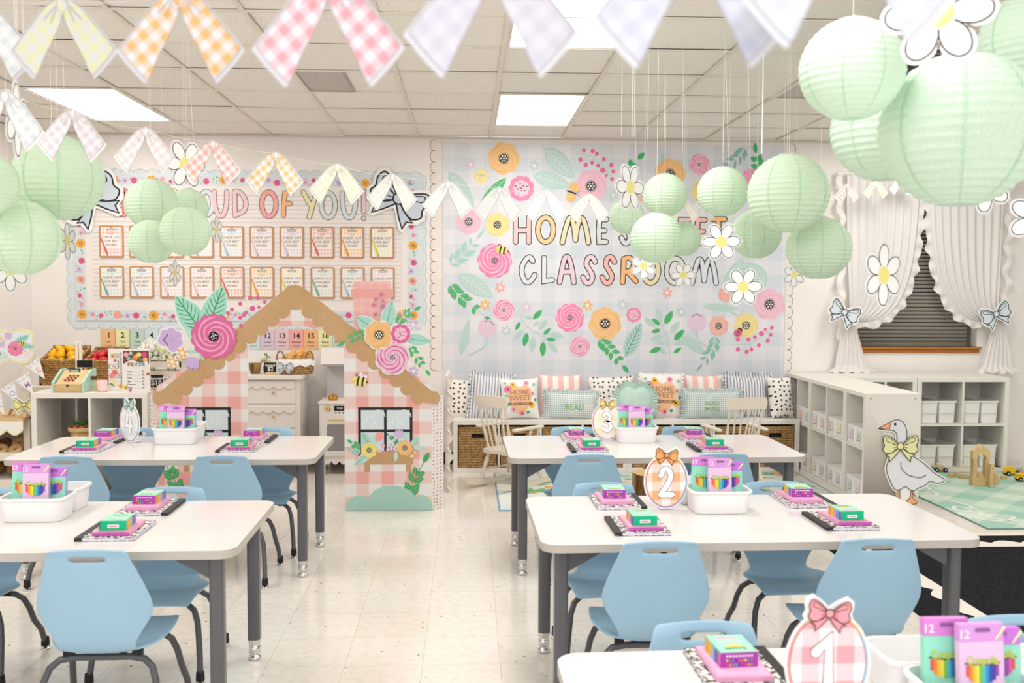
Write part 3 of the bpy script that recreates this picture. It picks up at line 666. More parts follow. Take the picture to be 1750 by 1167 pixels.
side_strip('narrow dotted border strip with loopy outline left of the floral poster', 734, 758, -1, 238, 650)
side_strip('narrow dotted border strip with loopy outline right of the floral poster', 1337, 1362, 1, 246, 645)

# ================================================================ THE BULLETIN BOARD (left)
bx0, bz1 = W2(126, 298); bx1, bz0 = W2(714, 549); BX, bw_ = (bx0+bx1)/2, (bx1-bx0)/2
T = thing('bulletin_board', 'lined bulletin board reading SO PROUD OF YOU with blue gingham and floral borders', 'bulletin board', (BX, WALLY, 0))
f = MB(); f.box(-bw_, bw_, -.008, -.001, bz0, bz1, '#EEE6E1'); f.build('backing', T)
def q(px, py): p = at(px, py, WALLY-.008); return p.x-BX, p.z
A = Art(y=-.008)
z = bz1-.16; k = 0
while z > bz0+.09:
    A.rect(-bw_+.14, z-.0012, bw_-.14, z+.0012, '#A9A09C', 0)
    if k == 7: z -= .018
    z -= .0365; k += 1
for px, py in ((183, 428), (184, 497)): A.disc(*q(px, py), .011, '#2B2522', 1)
A.build('ruled_lines', T)
A = Art(y=-.008)
for ch, a, c_ in (('S', (202, 322, 221, 371), '#F0A8A4'), ('O', (238, 322, 268, 371), '#F5C490'), ('P', (286, 322, 308, 371), '#E9E2B4'), ('R', (314, 322, 338, 371), '#D5DFDA'), ('O', (338, 323, 368, 371), '#D9E0E6'), ('U', (362, 323, 392, 371), '#ECC9CE'), ('D', (396, 323, 424, 372), '#ECC9CE'),
                  ('O', (443, 324, 476, 374), '#F0A8A4'), ('F', (480, 324, 503, 372), '#F4B984'), ('Y', (514, 324, 545, 375), '#E9E2B4'), ('O', (545, 325, 577, 376), '#D5DFDA'), ('U', (581, 326, 612, 374), '#D9DFE6'), ('!', (616, 326, 627, 373), '#E6CBD6')):
    (xa, zb), (xb, za) = q(a[0], a[1]), q(a[2], a[3]); letter(A, ch, xa, za, xb, zb, .038, c_, '#4A423E', 4, .12)
A.build('lettering', T)
# gingham scalloped border, four sides
blu = gingham('#EDEFED', '#C9D8E0', .0085)
A = Art(y=-.002); p = .103
def gstrip(xa, za, xb, zb, ax):
    A = Art(); n = int(round((xb-xa if ax else zb-za)/p)); s_ = (xb-xa if ax else zb-za)/n; cz = []
    A.rect(xa, za, xb, zb, blu, 2)
    for i in range(n):
        for sg in ((1, -1)[GS:GS+1]):
            c_ = ((xa+s_*(i+.5), zb if sg > 0 else za) if ax else (xb if sg > 0 else xa, za+s_*(i+.5)))
            ro = (PI/2 if sg > 0 else -PI/2) if ax else (0 if sg > 0 else PI)
            pts = [(c_[0]+s_/2*math.cos(ro-PI/2+PI*k/8)*(1 if ax else .55), c_[1]+s_/2*math.sin(ro-PI/2+PI*k/8)*(.55 if ax else 1)) for k in range(9)]
            A.poly(pts, blu, 2); A.stroke(pts, .007, '#C3D0DA', 3)
    A.build('gingham_border', T)
GS = 0; gstrip(-bw_-.03, bz1-.03, bw_+.03, bz1+.02, True); gstrip(bw_-.0, bz0-.03, bw_+.045, bz1+.02, False)
GS = 1; gstrip(-bw_-.03, bz0-.045, bw_+.03, bz0+.0, True); gstrip(-bw_-.045, bz0-.03, -bw_+.0, bz1+.02, False)
# floral border: base strip, dotted inner band, small flowers
dotw = dots('#F2EAE4', '#B9AFA9', .014, .0018)
bh = .085
for xa, za, xb, zb in ((-bw_, bz1-bh-.05, bw_, bz1), (-bw_, bz0, bw_, bz0+bh+.05), (-bw_, bz0, -bw_+bh+.05, bz1), (bw_-bh-.05, bz0, bw_, bz1)):
    A = Art(y=-.009); hor = (xb-xa) > (zb-za)
    A.rect(xa, za, xb, zb, dotw, 0)
    if hor: z0_, z1_ = ((zb-bh, zb) if zb > 2 else (za, za+bh)); A.rect(xa, z0_, xb, z1_, '#D9E0E2', 1); L_ = xb-xa
    else: x0_, x1_ = ((xa, xa+bh) if xa < 0 else (xb-bh, xb)); A.rect(x0_, za, x1_, zb, '#D9E0E2', 1); L_ = zb-za
    rr = random.Random(5+int(hor)); s = .05; i = 0
    kinds = (('o', .042, '#F2AC3E'), ('p', .022, '#F0B5CB'), ('h', .019, '#E8588C'), ('g', .02, '#3FA35A'), ('c', .034, '#F4A792'), ('l', .026, '#D8BFE0'), ('h2', .027, '#E8588C'), ('g', .022, '#3FA35A'))
    while s < L_-.03:
        kd, r, c_ = kinds[i % 8]; off = rr.uniform(-.012, .012)
        X, Z = (xa+s, (z0_+z1_)/2+off) if hor else ((x0_+x1_)/2+off, za+s)
        r = min(r, bh/2-abs(off))
        if kd == 'g':
            for a in range(5): A.disc(X+rr.uniform(-.022, .022), Z+rr.uniform(-.03, .03)*(1 if hor else .8), .008, c_ if a % 2 else '#7CC2A0', 2, rz=.004, rot=rr.random()*3, n=8)
        else:
            for a in range(4): A.disc(X+rr.uniform(-.05, .05)*(1 if hor else .6), Z+rr.uniform(-.034, .034)*(1 if hor else 1), .006, rr.choice(('#4DB56E', '#E58AB0', '#B9D3CB', '#B98FD0')), 1.5, n=6)
            A.fan((X, Z), scallop(X, Z, r, 7, .16, s*7), c_, 2.2); A.disc(X, Z, r*.3, '#55504C', 3, n=10); A.disc(X, Z, r*.15, '#E8D9C8', 4, n=8)
        s += r+.026+.02; i += 1
    A.build('floral_border', T)
# two big blue bows pinned on the corners
B1, B2 = at(155, 340, WALLY-.03), at(681, 340, WALLY-.03)
paper_bow('big blue paper bow with heavy black outline on the board, top left corner behind lantern', B1.x, B1.z, .235, .5, '#C6D0DC', '#1E1C1B', WALLY-.026, '#CDD5DE', lw=.055)
paper_bow('big blue paper bow with heavy black outline on the board, top right corner', B2.x, B2.z, .235, -.5, '#C6D0DC', '#1E1C1B', WALLY-.026, '#CDD5DE', lw=.055)
# twenty clipboards with paper sheets
cols2 = [['red', 'orange', 'yellow', 'green', 'blue', 'lilac', 'red', 'orange', 'yellow'], []]
CC = {'red': ('#F5B5AE', '#D9686C'), 'orange': ('#F8CF98', '#E9A04E'), 'yellow': ('#F4EBC0', '#D5D552'), 'mint': ('#D5E3DC', '#6FB0A2'), 'blue': ('#D8E2EC', '#AFC3DC'), 'lilac': ('#E8D8E6', '#DCC3D8'), 'pink': ('#F2DCE4', '#EBC2D0')}
row1 = ['red', 'orange', 'orange', 'blue', 'blue', 'lilac', 'lilac', 'red', 'orange', 'yellow']
row2 = ['mint', 'blue', 'pink', 'pink', 'red', 'orange', 'yellow', 'mint', 'blue', 'pink']
xs = [191, 242, 294, 345, 396.5, 447.5, 499, 551, 602, 653.5]
ordn = ['first', 'second', 'third', 'fourth', 'fifth', 'sixth', 'seventh', 'eighth', 'ninth', 'tenth']
for r_, (row, py) in enumerate(((row1, 413), (row2, 482))):
    for i, c_ in enumerate(row):
        x, z = q(xs[i]+(.7 if r_ else 0), py+i*.22); lt, dk = CC[c_]
        t = thing('paper_clipboard', f'{c_} checked CHECK OUT OUR BEST WORK card on the board, {ordn[i]} in the {"lower" if r_ else "upper"} row', 'clipboard card', (x+BX, WALLY-.0155, z), group='clipboard cards on the bulletin board')
        w2, h2 = .098, .131
        A = Art(); A.prism(rrpts(-w2, -h2, w2, h2, .014), 0, .0025, '#C68E5B'); A.build('board', t)
        A = Art(); A.rrect(-w2+.014, -h2+.016, w2-.014, h2-.013, .006, '#F7F0EA', 0); g = gingham('#F8F3EE', lt, .0135)
        A.rrect(-w2+.019, -h2+.021, w2-.019, h2-.018, .004, g, 1); A.rrect(-w2+.024, -.055, w2-.024, .055, .004, '#F6EFE8', 2); A.disc(0, .068, .024, lt, 2, rz=.012)
        for s_, zz in (('CHECK OUT', .028), ('OUR BEST', -.004), ('WORK!', -.036)): A.text(s_, 0, zz, .027, '#8F8178' if c_ != 'red' else '#9F7A70', 3)
        A.build('sheet', t)
        A = Art(y=-.001); A.poly([(-w2+.01, .03), (-w2+.02, .03), (-.022, -h2+.026), (-.038, -h2+.024), (-.045, -h2+.03)], dk, 3); A.disc(-.033, -h2+.026, .008, '#9A948F', 3.5, n=8); A.build('pencil', t)
        A = Art(y=-.001); A.rrect(-.034, h2-.042, .034, h2-.024, .004, '#8A837C', 3); A.rrect(-.03, h2-.039, .03, h2-.028, .003, '#CFCac4'.upper(), 4); A.disc(0, h2-.02, .011, '#8A837C', 3, n=10); A.disc(0, h2-.02, .005, '#E9E4DE', 4, n=8); A.build('clip', t)
# number cards
nc = {1: '#F6C08A', 2: '#F0EDB8', 3: '#C5DDCF', 4: '#D5E3E6', 5: '#E4D2E8', 10: '#F0EDB8', 11: '#D3E4E6', 12: '#DCCBDD', 13: '#EBCBD2', 14: '#F3AFA6', 15: '#F5BE8A', 16: '#EFEDB4', 17: '#C9DED8', 18: '#D5E3E6'}
wn = {1: 'One', 2: 'Two', 3: 'Three', 4: 'Four', 5: 'Five', 10: 'Ten', 11: 'Eleven', 12: 'Twelve', 13: 'Thirteen', 14: 'Fourteen', 15: 'Fifteen', 16: 'Sixteen', 17: 'Seventeen', 18: 'Eighteen'}
for k, c_ in nc.items():
    px = 185+(k-1)*24.72; pa = at(px, 579.5 if k < 8 else 580.5, WALLY-.002)
    t = thing('number_card', f'pastel number card showing {k}, taped under the bulletin board', 'number card', (pa.x, WALLY-.001, pa.z), group='number line cards under the board')
    A = Art(); A.prism([(-.06, -.082), (.06, -.082), (.06, .082), (-.06, .082)], -.002, 0, c_, side='#6E5E55'); A.build('card', t)
    A = Art(y=-.002); A.text(str(k), 0, .012, .062, '#2A2522', 0); A.text(wn[k], 0, -.028, .02, '#4A423E', 0)
    A.stroke([(-.055, -.012), (.055, -.012)], .0012, '#BDB3A8', 0, cap=False)
    for zz, u in ((-.05, .035), (-.056, .025)): A.stroke([(-u, zz), (u, zz)], .0022, '#7C736C', 0, cap=False)
    for v in (-.0595, .0595): A.stroke([(v, -.082), (v, .082)], .0016, '#6E5E55', 0, cap=False)
    A.build('printing', t)
# ================================================================ THE CARDBOARD PLAYHOUSE
HY = 6.37; hc = at(505, 600, HY).x
T = thing('playhouse_front', 'pink gingham cardboard playhouse front with brown scalloped roof, arched doorway and paper flowers', 'playhouse', (hc, HY, 0))
def q(px, py): p = at(px, py, HY-.006); return p.x-hc, p.z
gp = gingham('#E9E6E3', '#E9A9A0', .083, ox=.14, oz=.42)
HU = HY/FPX
xl, xr = q(270, 800)[0], q(738, 800)[0]; dl, dr = q(425, 800)[0], q(589, 800)[0]; spz = q(505, 603)[1]; tpz = q(505, 557)[1]
apx, apz = q(505, 492); ez = q(505, 660)[1]
arch = [(dl+(dr-dl)/2*(1+math.cos(PI-PI*k/20)), spz+(tpz-spz)*math.sin(PI*k/20)) for k in range(21)]
body = [(xl, 0), (xl, ez), (apx, apz-.03), (xr, ez), (xr, 0), (dr, 0)]+arch[::-1]+[(dl, 0)]
A = Art(); A.prism(body, -.006, 0, gp, side='#F0EEEA'); A.build('facade', T)
# chimney
A = Art(); c0, c1 = q(604, 575), q(668, 481); pk = gingham('#F0C0BB', '#EBB2AC', .03)
A.prism([c0, (c1[0], c0[1]-.05), c1, (c0[0], c1[1])], 0, .005, pk); e0, e1 = q(600, 509), q(671, 494); A.prism([e0, (e1[0], e0[1]), e1, (e0[0], e1[1])], -.004, 0, '#E9A7A1'); A.build('chimney', T)
# roof band with scallops
pl0, pl1 = q(275, 668), q(497, 492); pr0, pr1 = q(513, 492), q(738, 668)
A = Art(y=-.006); th = .118
br = noisy('brown_card', '#C9A479', '#C49D70', 3, .7)
left = [pl0, pl1]; R_ = []
def band(a, b, sg):
    a, b = Vector(a), Vector(b); d = (b-a).normalized(); nrm = Vector((-d.y, d.x))
    if nrm.y > 0: nrm = -nrm
    L_ = (b-a).length; n = 12; pts = []
    for i in range(n):
        m_ = a+d*(L_*(i+.5)/n)+nrm*th*.8
        for k in range(7):
            t_ = PI*k/6; pts.append(m_-d*(L_/n/2*math.cos(t_))+nrm*(L_/n*.42*math.sin(t_)))
    return a, b, pts
a, b, low = band(pl0, pl1, 1); c_, d_, low2 = band(pr1, pr0, -1)
top = [tuple(p) for p in spline([tuple(b+Vector((-.02, .005))), ((b.x+d_.x)/2, b.y+.022), tuple(d_+Vector((.02, .005)))], 4)]
low = [p for k_, p in enumerate(low) if p.x < apx-.012 and (k_ == 0 or (p-low[k_-1]).length > 1e-4)]; low2 = [p for k_, p in enumerate(low2) if p.x > apx+.012 and (k_ == 0 or (p-low2[k_-1]).length > 1e-4)]
lowpts = [tuple(p) for p in low]+[tuple(p) for p in reversed(low2)]
def eave(p, nx):  # rounded outer end
    p = Vector(p); return [(p.x+nx*(.02+.035*math.sin(PI*k/8)), p.y+.01-.115*(k/8)) for k in range(1, 8)]
o = [tuple(a)]+top+[tuple(c_)]
out = [tuple(a)]+top+[tuple(c_)]+eave(c_, 1)+[tuple(p) for p in low2]+[tuple(p) for p in reversed(low)]+eave(a, -1)[::-1]
A.prism(out, -.0105, -.0062, br, side='#EDE8E2'); A.build('roof_trim', T)
A = Art(y=-.004); 
def leafw(a, b, w_, c_='#A8DAC9', v='#2F9E62', veins=7, L=3): 
    A.fan(((q(*a)[0]+q(*b)[0])/2, (q(*a)[1]+q(*b)[1])/2), leafpts(*q(*a), *q(*b), w_*HU*1.16), '#E9EEEB', L-1); leaf(A, *q(*a), *q(*b), w_*HU, c_, v, L, veins)
A = Art(y=-.0115); leafw((352, 575), (300, 505), 42); A.build('paper_leaf', T); A = Art(y=-.0117); leafw((352, 570), (382, 488), 40); leafw((352, 600), (315, 560), 16, '#CBE5DA', '#8CC2AF', 3); A.build('paper_leaf', T)
A = Art(y=-.0112); berries(A, [q(395, 560), q(425, 530), q(455, 514)], [(*q(*p), r) for p, r in (((390, 535), 1), ((397, 529), 1), ((411, 519), 1), ((428, 509), 1.1), ((441, 509), .9), ((453, 516), .9), ((443, 525), .8), ((432, 527), 1.3), ((421, 534), .9), ((411, 543), 1), ((412, 556), 1))], 3.6*HU, '#DE6299', '#A9D3D3', 3); A.build('paper_berries', T)
A = Art(y=-.014); rx, rz_ = q(366, 575); A.fan((rx, rz_), scallop(rx, rz_, 39*HU, 14, .09), '#DD6BA0', 5); arcs(A, rx, rz_, 36*HU, '#F0A9C8', 6, 5, .1, 4, .8); A.disc(rx, rz_, 8*HU, '#1D1B1B', 7)
for i in range(12): a_ = i*PI/6; A.disc(rx+7.5*HU*math.cos(a_), rz_+7.5*HU*math.sin(a_), 1.6*HU, '#1D1B1B', 7.5, n=6)
for i in range(9): a_ = i*2.4; A.disc(rx+1.7*i**.5*HU*1.2*math.cos(a_), rz_+1.7*i**.5*1.2*HU*math.sin(a_), 1.1*HU, '#F4F2EF', 8, n=8)
A.build('paper_flower', T)
A = Art(y=-.0125); x, z = q(292, 581); 
for i in range(6): a_ = PI*.28*i-1.2; A.disc(x+9*HU*math.cos(a_), z+9*HU*math.sin(a_), 15*HU, '#ECE7EE', 2, rz=12*HU, rot=a_)
for i in range(6): a_ = PI*.28*i-1.2; A.disc(x+9*HU*math.cos(a_), z+9*HU*math.sin(a_), 12*HU, '#CDAFDB', 3, rz=9.5*HU, rot=a_); A.stroke([(x, z), (x+14*HU*math.cos(a_), z+14*HU*math.sin(a_))], .6*HU, '#BD9ACD', 4, cap=False)
for i in range(9): A.disc(x-8*HU+3*HU*math.cos(i*.8), z+9*HU-i*2.2*HU, 1.1*HU, '#2B2B2B', 5, n=6)
A.build('paper_flower', T)
A = Art(y=-.013); x, z = q(329, 621); tulip(A, x, z, 12*HU, '#CDAFDB', 2.9, 5, '#2B2B2B'); leaf(A, *q(340, 598), *q(349, 617), 8*HU, '#B5DFD2', '#8CC2AF', 4, 2); leaf(A, *q(320, 602), *q(341, 600), 7*HU, '#B5DFD2', '#8CC2AF', 4, 2); A.build('paper_flower', T)
for px, py in ((295, 618), (312, 603)): A = Art(y=-.0125); x, z = q(px, py); A.disc(x, z, 9.5*HU, '#EFEDEB', 2); daisy5(A, x, z, 9.5*HU, '#F1B266', 3); A.build('paper_flower', T)
# right bouquet
A = Art(y=-.0115); leafw((658, 566), (671, 512), 23, '#ABD9CC', '#55A98E', 1); A.build('paper_leaf', T); A = Art(y=-.0115); leafw((645, 565), (608, 541), 23, '#ABD9CC', '#55A98E', 1); A.build('paper_leaf', T); A = Art(y=-.0115); leafw((690, 577), (738, 584), 20, '#ABD9CC', '#55A98E', 1); A.build('paper_leaf', T)
for p_, n_ in (([(678, 556), (690, 540), (708, 530)], 4), ([(627, 567), (608, 575), (590, 584)], 3), ([(700, 590), (712, 610), (728, 632)], 4)): A = Art(y=-.0115); sprig(A, [q(*p) for p in p_], 13*HU, 6*HU, col='#4DB56E', n=n_, L=3, vein='#9CD6A8'); A.build('paper_sprig', T)
A = Art(y=-.0112); berries(A, [q(652, 545), q(650, 525), q(652, 508)], [(*q(*p), r) for p, r in (((652, 503), .9), ((643, 511), .9), ((655, 514), .7), ((639, 521), 1), ((655, 524), 1.2), ((642, 537), .9), ((657, 535), .9), ((661, 545), .9), ((671, 548), .9))], 3.3*HU, '#DE6FA6', '#B9B4BE', 3); A.build('paper_berries', T)
for fn, px, py, r, c_, l_, y in ((ranunc, 671, 611, 29, '#EFC3D8', '#DE6299', -.014), (anemone, 648, 572, 25, '#F2C184', '#E9AF68', -.0165), (dotflower, 685, 570, 17, '#E06BA2', '#F4C2D8', -.0175)):
    A = Art(y=y); x, z = q(px, py); A.fan((x, z), scallop(x, z, r*HU*1.06, 8, .1), '#EDE9E6', 3); fn(A, x, z, r*HU, c_, l_, 4); A.build('paper_flower', T)
for px, py, c_ in ((706, 555, '#D5C2E4'), (707, 634, '#C9AEDD'), (687, 533, '#F1B266')): A = Art(y=-.0118); x, z = q(px, py); daisy5(A, x, z, (9 if c_[1] != 'F' else 5)*HU, c_, 3); A.build('paper_flower', T)
A = Art(y=-.006); bee(A, *q(614, 651), 11*HU, -.15, 3); A.build('printed_bee', T)
# windows and planters
for k, (a, b, cc) in enumerate(((303, 395, 349), (612, 705, 658))):
    A = Art(y=-.006); (xa, zb), (xb, za) = q(a, 696), q(b, 778)
    A.rect(xa, za, xb, zb, '#252428', 1)
    wm_, m_ = xa+(xb-xa)*.5, .009
    for (u0, u1) in ((xa+.018, wm_-m_), (wm_+m_, xb-.018)):
        for (v0, v1) in ((q(0, 735)[1], zb-.018), (za+.004, q(0, 740)[1])):
            A.rect(u0, v0, u1, v1, '#D5E0E4', 2)
            if v1 > q(0, 730)[1]:
                for s_, (fu, fv, fr) in enumerate(((.2, .25, .12), (.38, .5, .13), (.75, .65, .3), (.55, .2, .1))): A.stroke(ell(u0+(u1-u0)*fu, v0+(v1-v0)*fv, fr*(u1-u0), fr*(u1-u0), 14)[:11], .006, '#E6EBEE', 3, cap=False)
    A.build('printed_window', T)
    A = Art(y=-.0065); (xa, zb), (xb, za) = q(cc-35, 771), q(cc+50, 793)
    A.poly([(xa, za), (xb-.01, za), (xb, zb), (xa, zb)], '#C39C70', 3); A.rect(xa+.0, za-.05, xa+.035, za, '#C39C70', 3); A.rect(xb-.055, za-.05, xb-.02, za, '#C39C70', 3); A.build('printed_planter', T)
    A = Art(y=-.0068); o_ = cc-658
    x, z = q(636+o_, 739); leaf(A, *q(632+o_, 765), *q(619+o_, 738), 15*HU, '#B8DDD2', '#4BA981', 4, 5); leaf(A, *q(635+o_, 772), *q(605+o_, 795), 15*HU, '#C8E2DC', '#4BA981', 4, 5); leaf(A, *q(700+o_, 760), *q(718+o_, 748), 9*HU, '#A8DAC9', None, 4); leaf(A, *q(705+o_, 762), *q(727+o_, 768), 9*HU, '#CFE3DF', '#8CC2AF', 4, 4)
    leaf(A, *q(640+o_, 765), *q(641+o_, 742), 9*HU, '#BEE0DA', None, 4); leaf(A, *q(692+o_, 752), *q(697+o_, 738), 9*HU, '#BEE0DA', None, 4); leaf(A, *q(677+o_, 771), *q(676+o_, 789), 8*HU, '#BEE0DA', None, 8)
    sprig(A, [q(680+o_, 757), q(665+o_, 744)], 6*HU, 3*HU, col='#3FA35A', n=4, L=4); sprig(A, [q(615+o_, 766), q(602+o_, 757)], 10*HU, 5*HU, col='#4DB56E', n=3, L=4); sprig(A, [q(616+o_, 774), q(600+o_, 768)], 9*HU, 4*HU, col='#9FD3C4', n=3, L=4)
    A.build('printed_leaf', T)
    A = Art(y=-.007); anemone(A, *q(631+o_, 769), 14*HU, '#F1E086', '#E3CB66', 6); anemone(A, *q(692+o_, 765), 14*HU, '#F2C184', '#E9AF68', 6)
    tulip(A, *q(682+o_, 741), 8*HU, '#D5BBE0', 0, 5, '#2B2B2B'); A.disc(*q(648+o_, 746), 6.5*HU, '#F0A79D', 5, rz=9*HU, rot=-.4); daisy5(A, *q(655+o_, 761), 4.5*HU, '#F3AEBB', 6); daisy5(A, *q(649+o_, 771), 3.5*HU, '#F3AEBB', 6); daisy5(A, *q(704+o_, 779), 4.5*HU, '#F6D5A0', 7); daisy5(A, *q(709+o_, 773), 3.5*HU, '#F6D5A0', 7)
    for u, v in ((665, 765), (668, 760), (672, 764), (671, 769), (675, 760), (677, 767), (666, 770), (660, 768)): A.disc(*q(u+o_, v), .006, '#DE5590', 5, n=8)
    A.build('printed_flower', T)
# bush and sprigs at the foot
A = Art(y=-.008); bz = 0.0
bush = [q(592, 873)]+[(q(612, 0)[0]+.08*math.cos(a_)*1.1, .045+.06*math.sin(a_)) for a_ in [PI-PI*k/6 for k in range(0, 4)]]+[(q(668, 0)[0]+.155*math.cos(a_), .07+.10*math.sin(a_)) for a_ in [PI*.95-PI*.9*k/10 for k in range(11)]]+[(q(718, 0)[0]+.078*math.cos(a_), .03+.078*math.sin(a_)) for a_ in [PI*.55-PI*.5*k/6 for k in range(7)]]+[q(740, 873)]
bush = [(x, max(z, .004)) for x, z in bush]; A.prism(bush, -.0105, -.0064, '#A9D0C4', side='#E4ECE8'); A.build('paper_bush', T)
for pts in ([(701, 850), (706, 825), (724, 790)], ):
    A = Art(y=-.0075); sprig(A, [q(*p) for p in pts], 20*HU, 9*HU, col='#43A862', n=4, L=2, vein='#9CD6A8', stem='#43A862'); A.build('printed_sprig', T)
A = Art(y=-.0075); sprig(A, [q(304, 846), q(298, 820), q(285, 796)], 20*HU, 9*HU, col='#43A862', n=4, L=2, vein='#9CD6A8', stem='#43A862'); A.prism([q(272, 866), q(424, 866)]+[(q(348, 0)[0]+.17*math.cos(PI*k/10), .01+.11*math.sin(PI*k/10)) for k in range(11)], -.0072, -.0064, '#A9D0C4'); A.build('printed_sprig', T)
# folded side wings
spd = dots('#F3E8E4', '#5A5560', .023, .0036, 'XZ')
for s_, xx, zz, ang in ((1, xr, q(0, 678)[1], .0), (-1, xl, q(0, 676)[1], .0)):
    A = Art(); c = math.cos(ang)
    x1 = xx+s_*.075; y1 = .085
    A.add([(xx, 0, 0), (x1, y1, 0), (x1, y1, zz), (xx, 0, zz), (xx-s_*.004, .004, 0), (x1-s_*.004, y1+.004, 0), (x1-s_*.004, y1+.004, zz), (xx-s_*.004, .004, zz)], [(0, 1, 2, 3), (4, 7, 6, 5), (0, 4, 5, 1), (3, 2, 6, 7), (1, 5, 6, 2), (0, 3, 7, 4)], spd); A.build('side_wing', T)
# the plain board with a gathered edge behind the right wing
e_ = at(764, 860, 6.95)
t = thing('fabric_screen', 'narrow cream ruffled cloth screen standing beside the playhouse, right side', 'screen', (e_.x, 6.95, 0)); f = MB()
f.box(-.012, .012, 0, .5, 0, .84, '#E6DDD0'); f.build('panel', t)
f = MB(); P = []
for i in range(100):
    z = .01+i*.0085; P.append([(.015+.016*math.sin(z*45+k*.8)*(.4+k/3)-.01+k*.006, -.005-k*.012, z) for k in range(4)])
f.grid(P, M('#F1EAE1', .9)); f.build('ruffle', t)
# ================================================================ TABLES
TZ = .62; TL_, TD = 1.54, .75
top_m = noisy('white_laminate', '#E8E3E1', '#E5E0DE', 2, .13, .5); edge_m = M('#BDB6AE', .35); steel = M('#5A5A5E', .32, .5); chrome = M('#D9D9DA', .18, .5, 1)
def table(label, cx, cy, rz):
    t = thing('classroom_table', label, 'table', (cx, cy, 0), rz, 'white classroom tables')
    f = MB(); f.prism(rrpts(-TL_/2, -TD/2, TL_/2, TD/2, .06, 6), TZ-.03, TZ, top_m, 'Z', side=edge_m); f.build('tabletop', t, bevel=.003)
    for sx in (-1, 1):
        for sy in (-1, 1):
            x, y = sx*(TL_/2-.075), sy*(TD/2-.085); f = MB()
            f.prism(rrpts(x-.024, y-.027, x+.024, y+.027, .014, 3), .085, TZ-.03, steel, 'Z')
            f.prism([(x-sx*.02, TZ-.03), (x-sx*.15, TZ-.03), (x-sx*.15, TZ-.042), (x-sx*.02, TZ-.115)], y-.012, y+.012, steel, 'Y')
            for z in (.2, .26): f.tube([(x-sx*.0245, y, z), (x-sx*.0255, y, z)], .005, '#2A2A2C', 8)
            lg = f.build('leg', t)
            f = MB(); f.lathe([(.024, .088), (.025, .07), (.021, .068), (.021, .056), (.023, .054), (.023, .03), (.014, .026), (.014, .02), (.024, .014), (.026, .004), (.02, 0), (0, 0)], chrome, (x, y, 0), 16)
            f.build('foot', lg)
    f = MB(); f.box(-TL_/2+.12, TL_/2-.12, -.03, .03, TZ-.055, TZ-.03, steel); f.build('rail', t)
    return t
TAB = {2: (1.012, 3.575, .018), 3: (.975, 5.215, .012), 4: (-1.535, 5.21, .0), 5: (-1.535, 3.515, .012), 1: (.985, 1.875, .025)}
tl = {1: 'white classroom table at the very front carrying the number 1 sign', 2: 'white classroom table carrying the orange number 2 sign', 3: 'white classroom table carrying the yellow number 3 sign, before the cushion bench', 4: 'white classroom table carrying the mint number 4 sign, before the playhouse', 5: 'white classroom table cut by the left frame edge, front left'}
for k, a in TAB.items(): table(tl[k], *a)
def tp(k, x, y, z=0):
    cx, cy, r = TAB[k]; return (cx+x*math.cos(r)-y*math.sin(r), cy+x*math.sin(r)+y*math.cos(r), TZ+z)

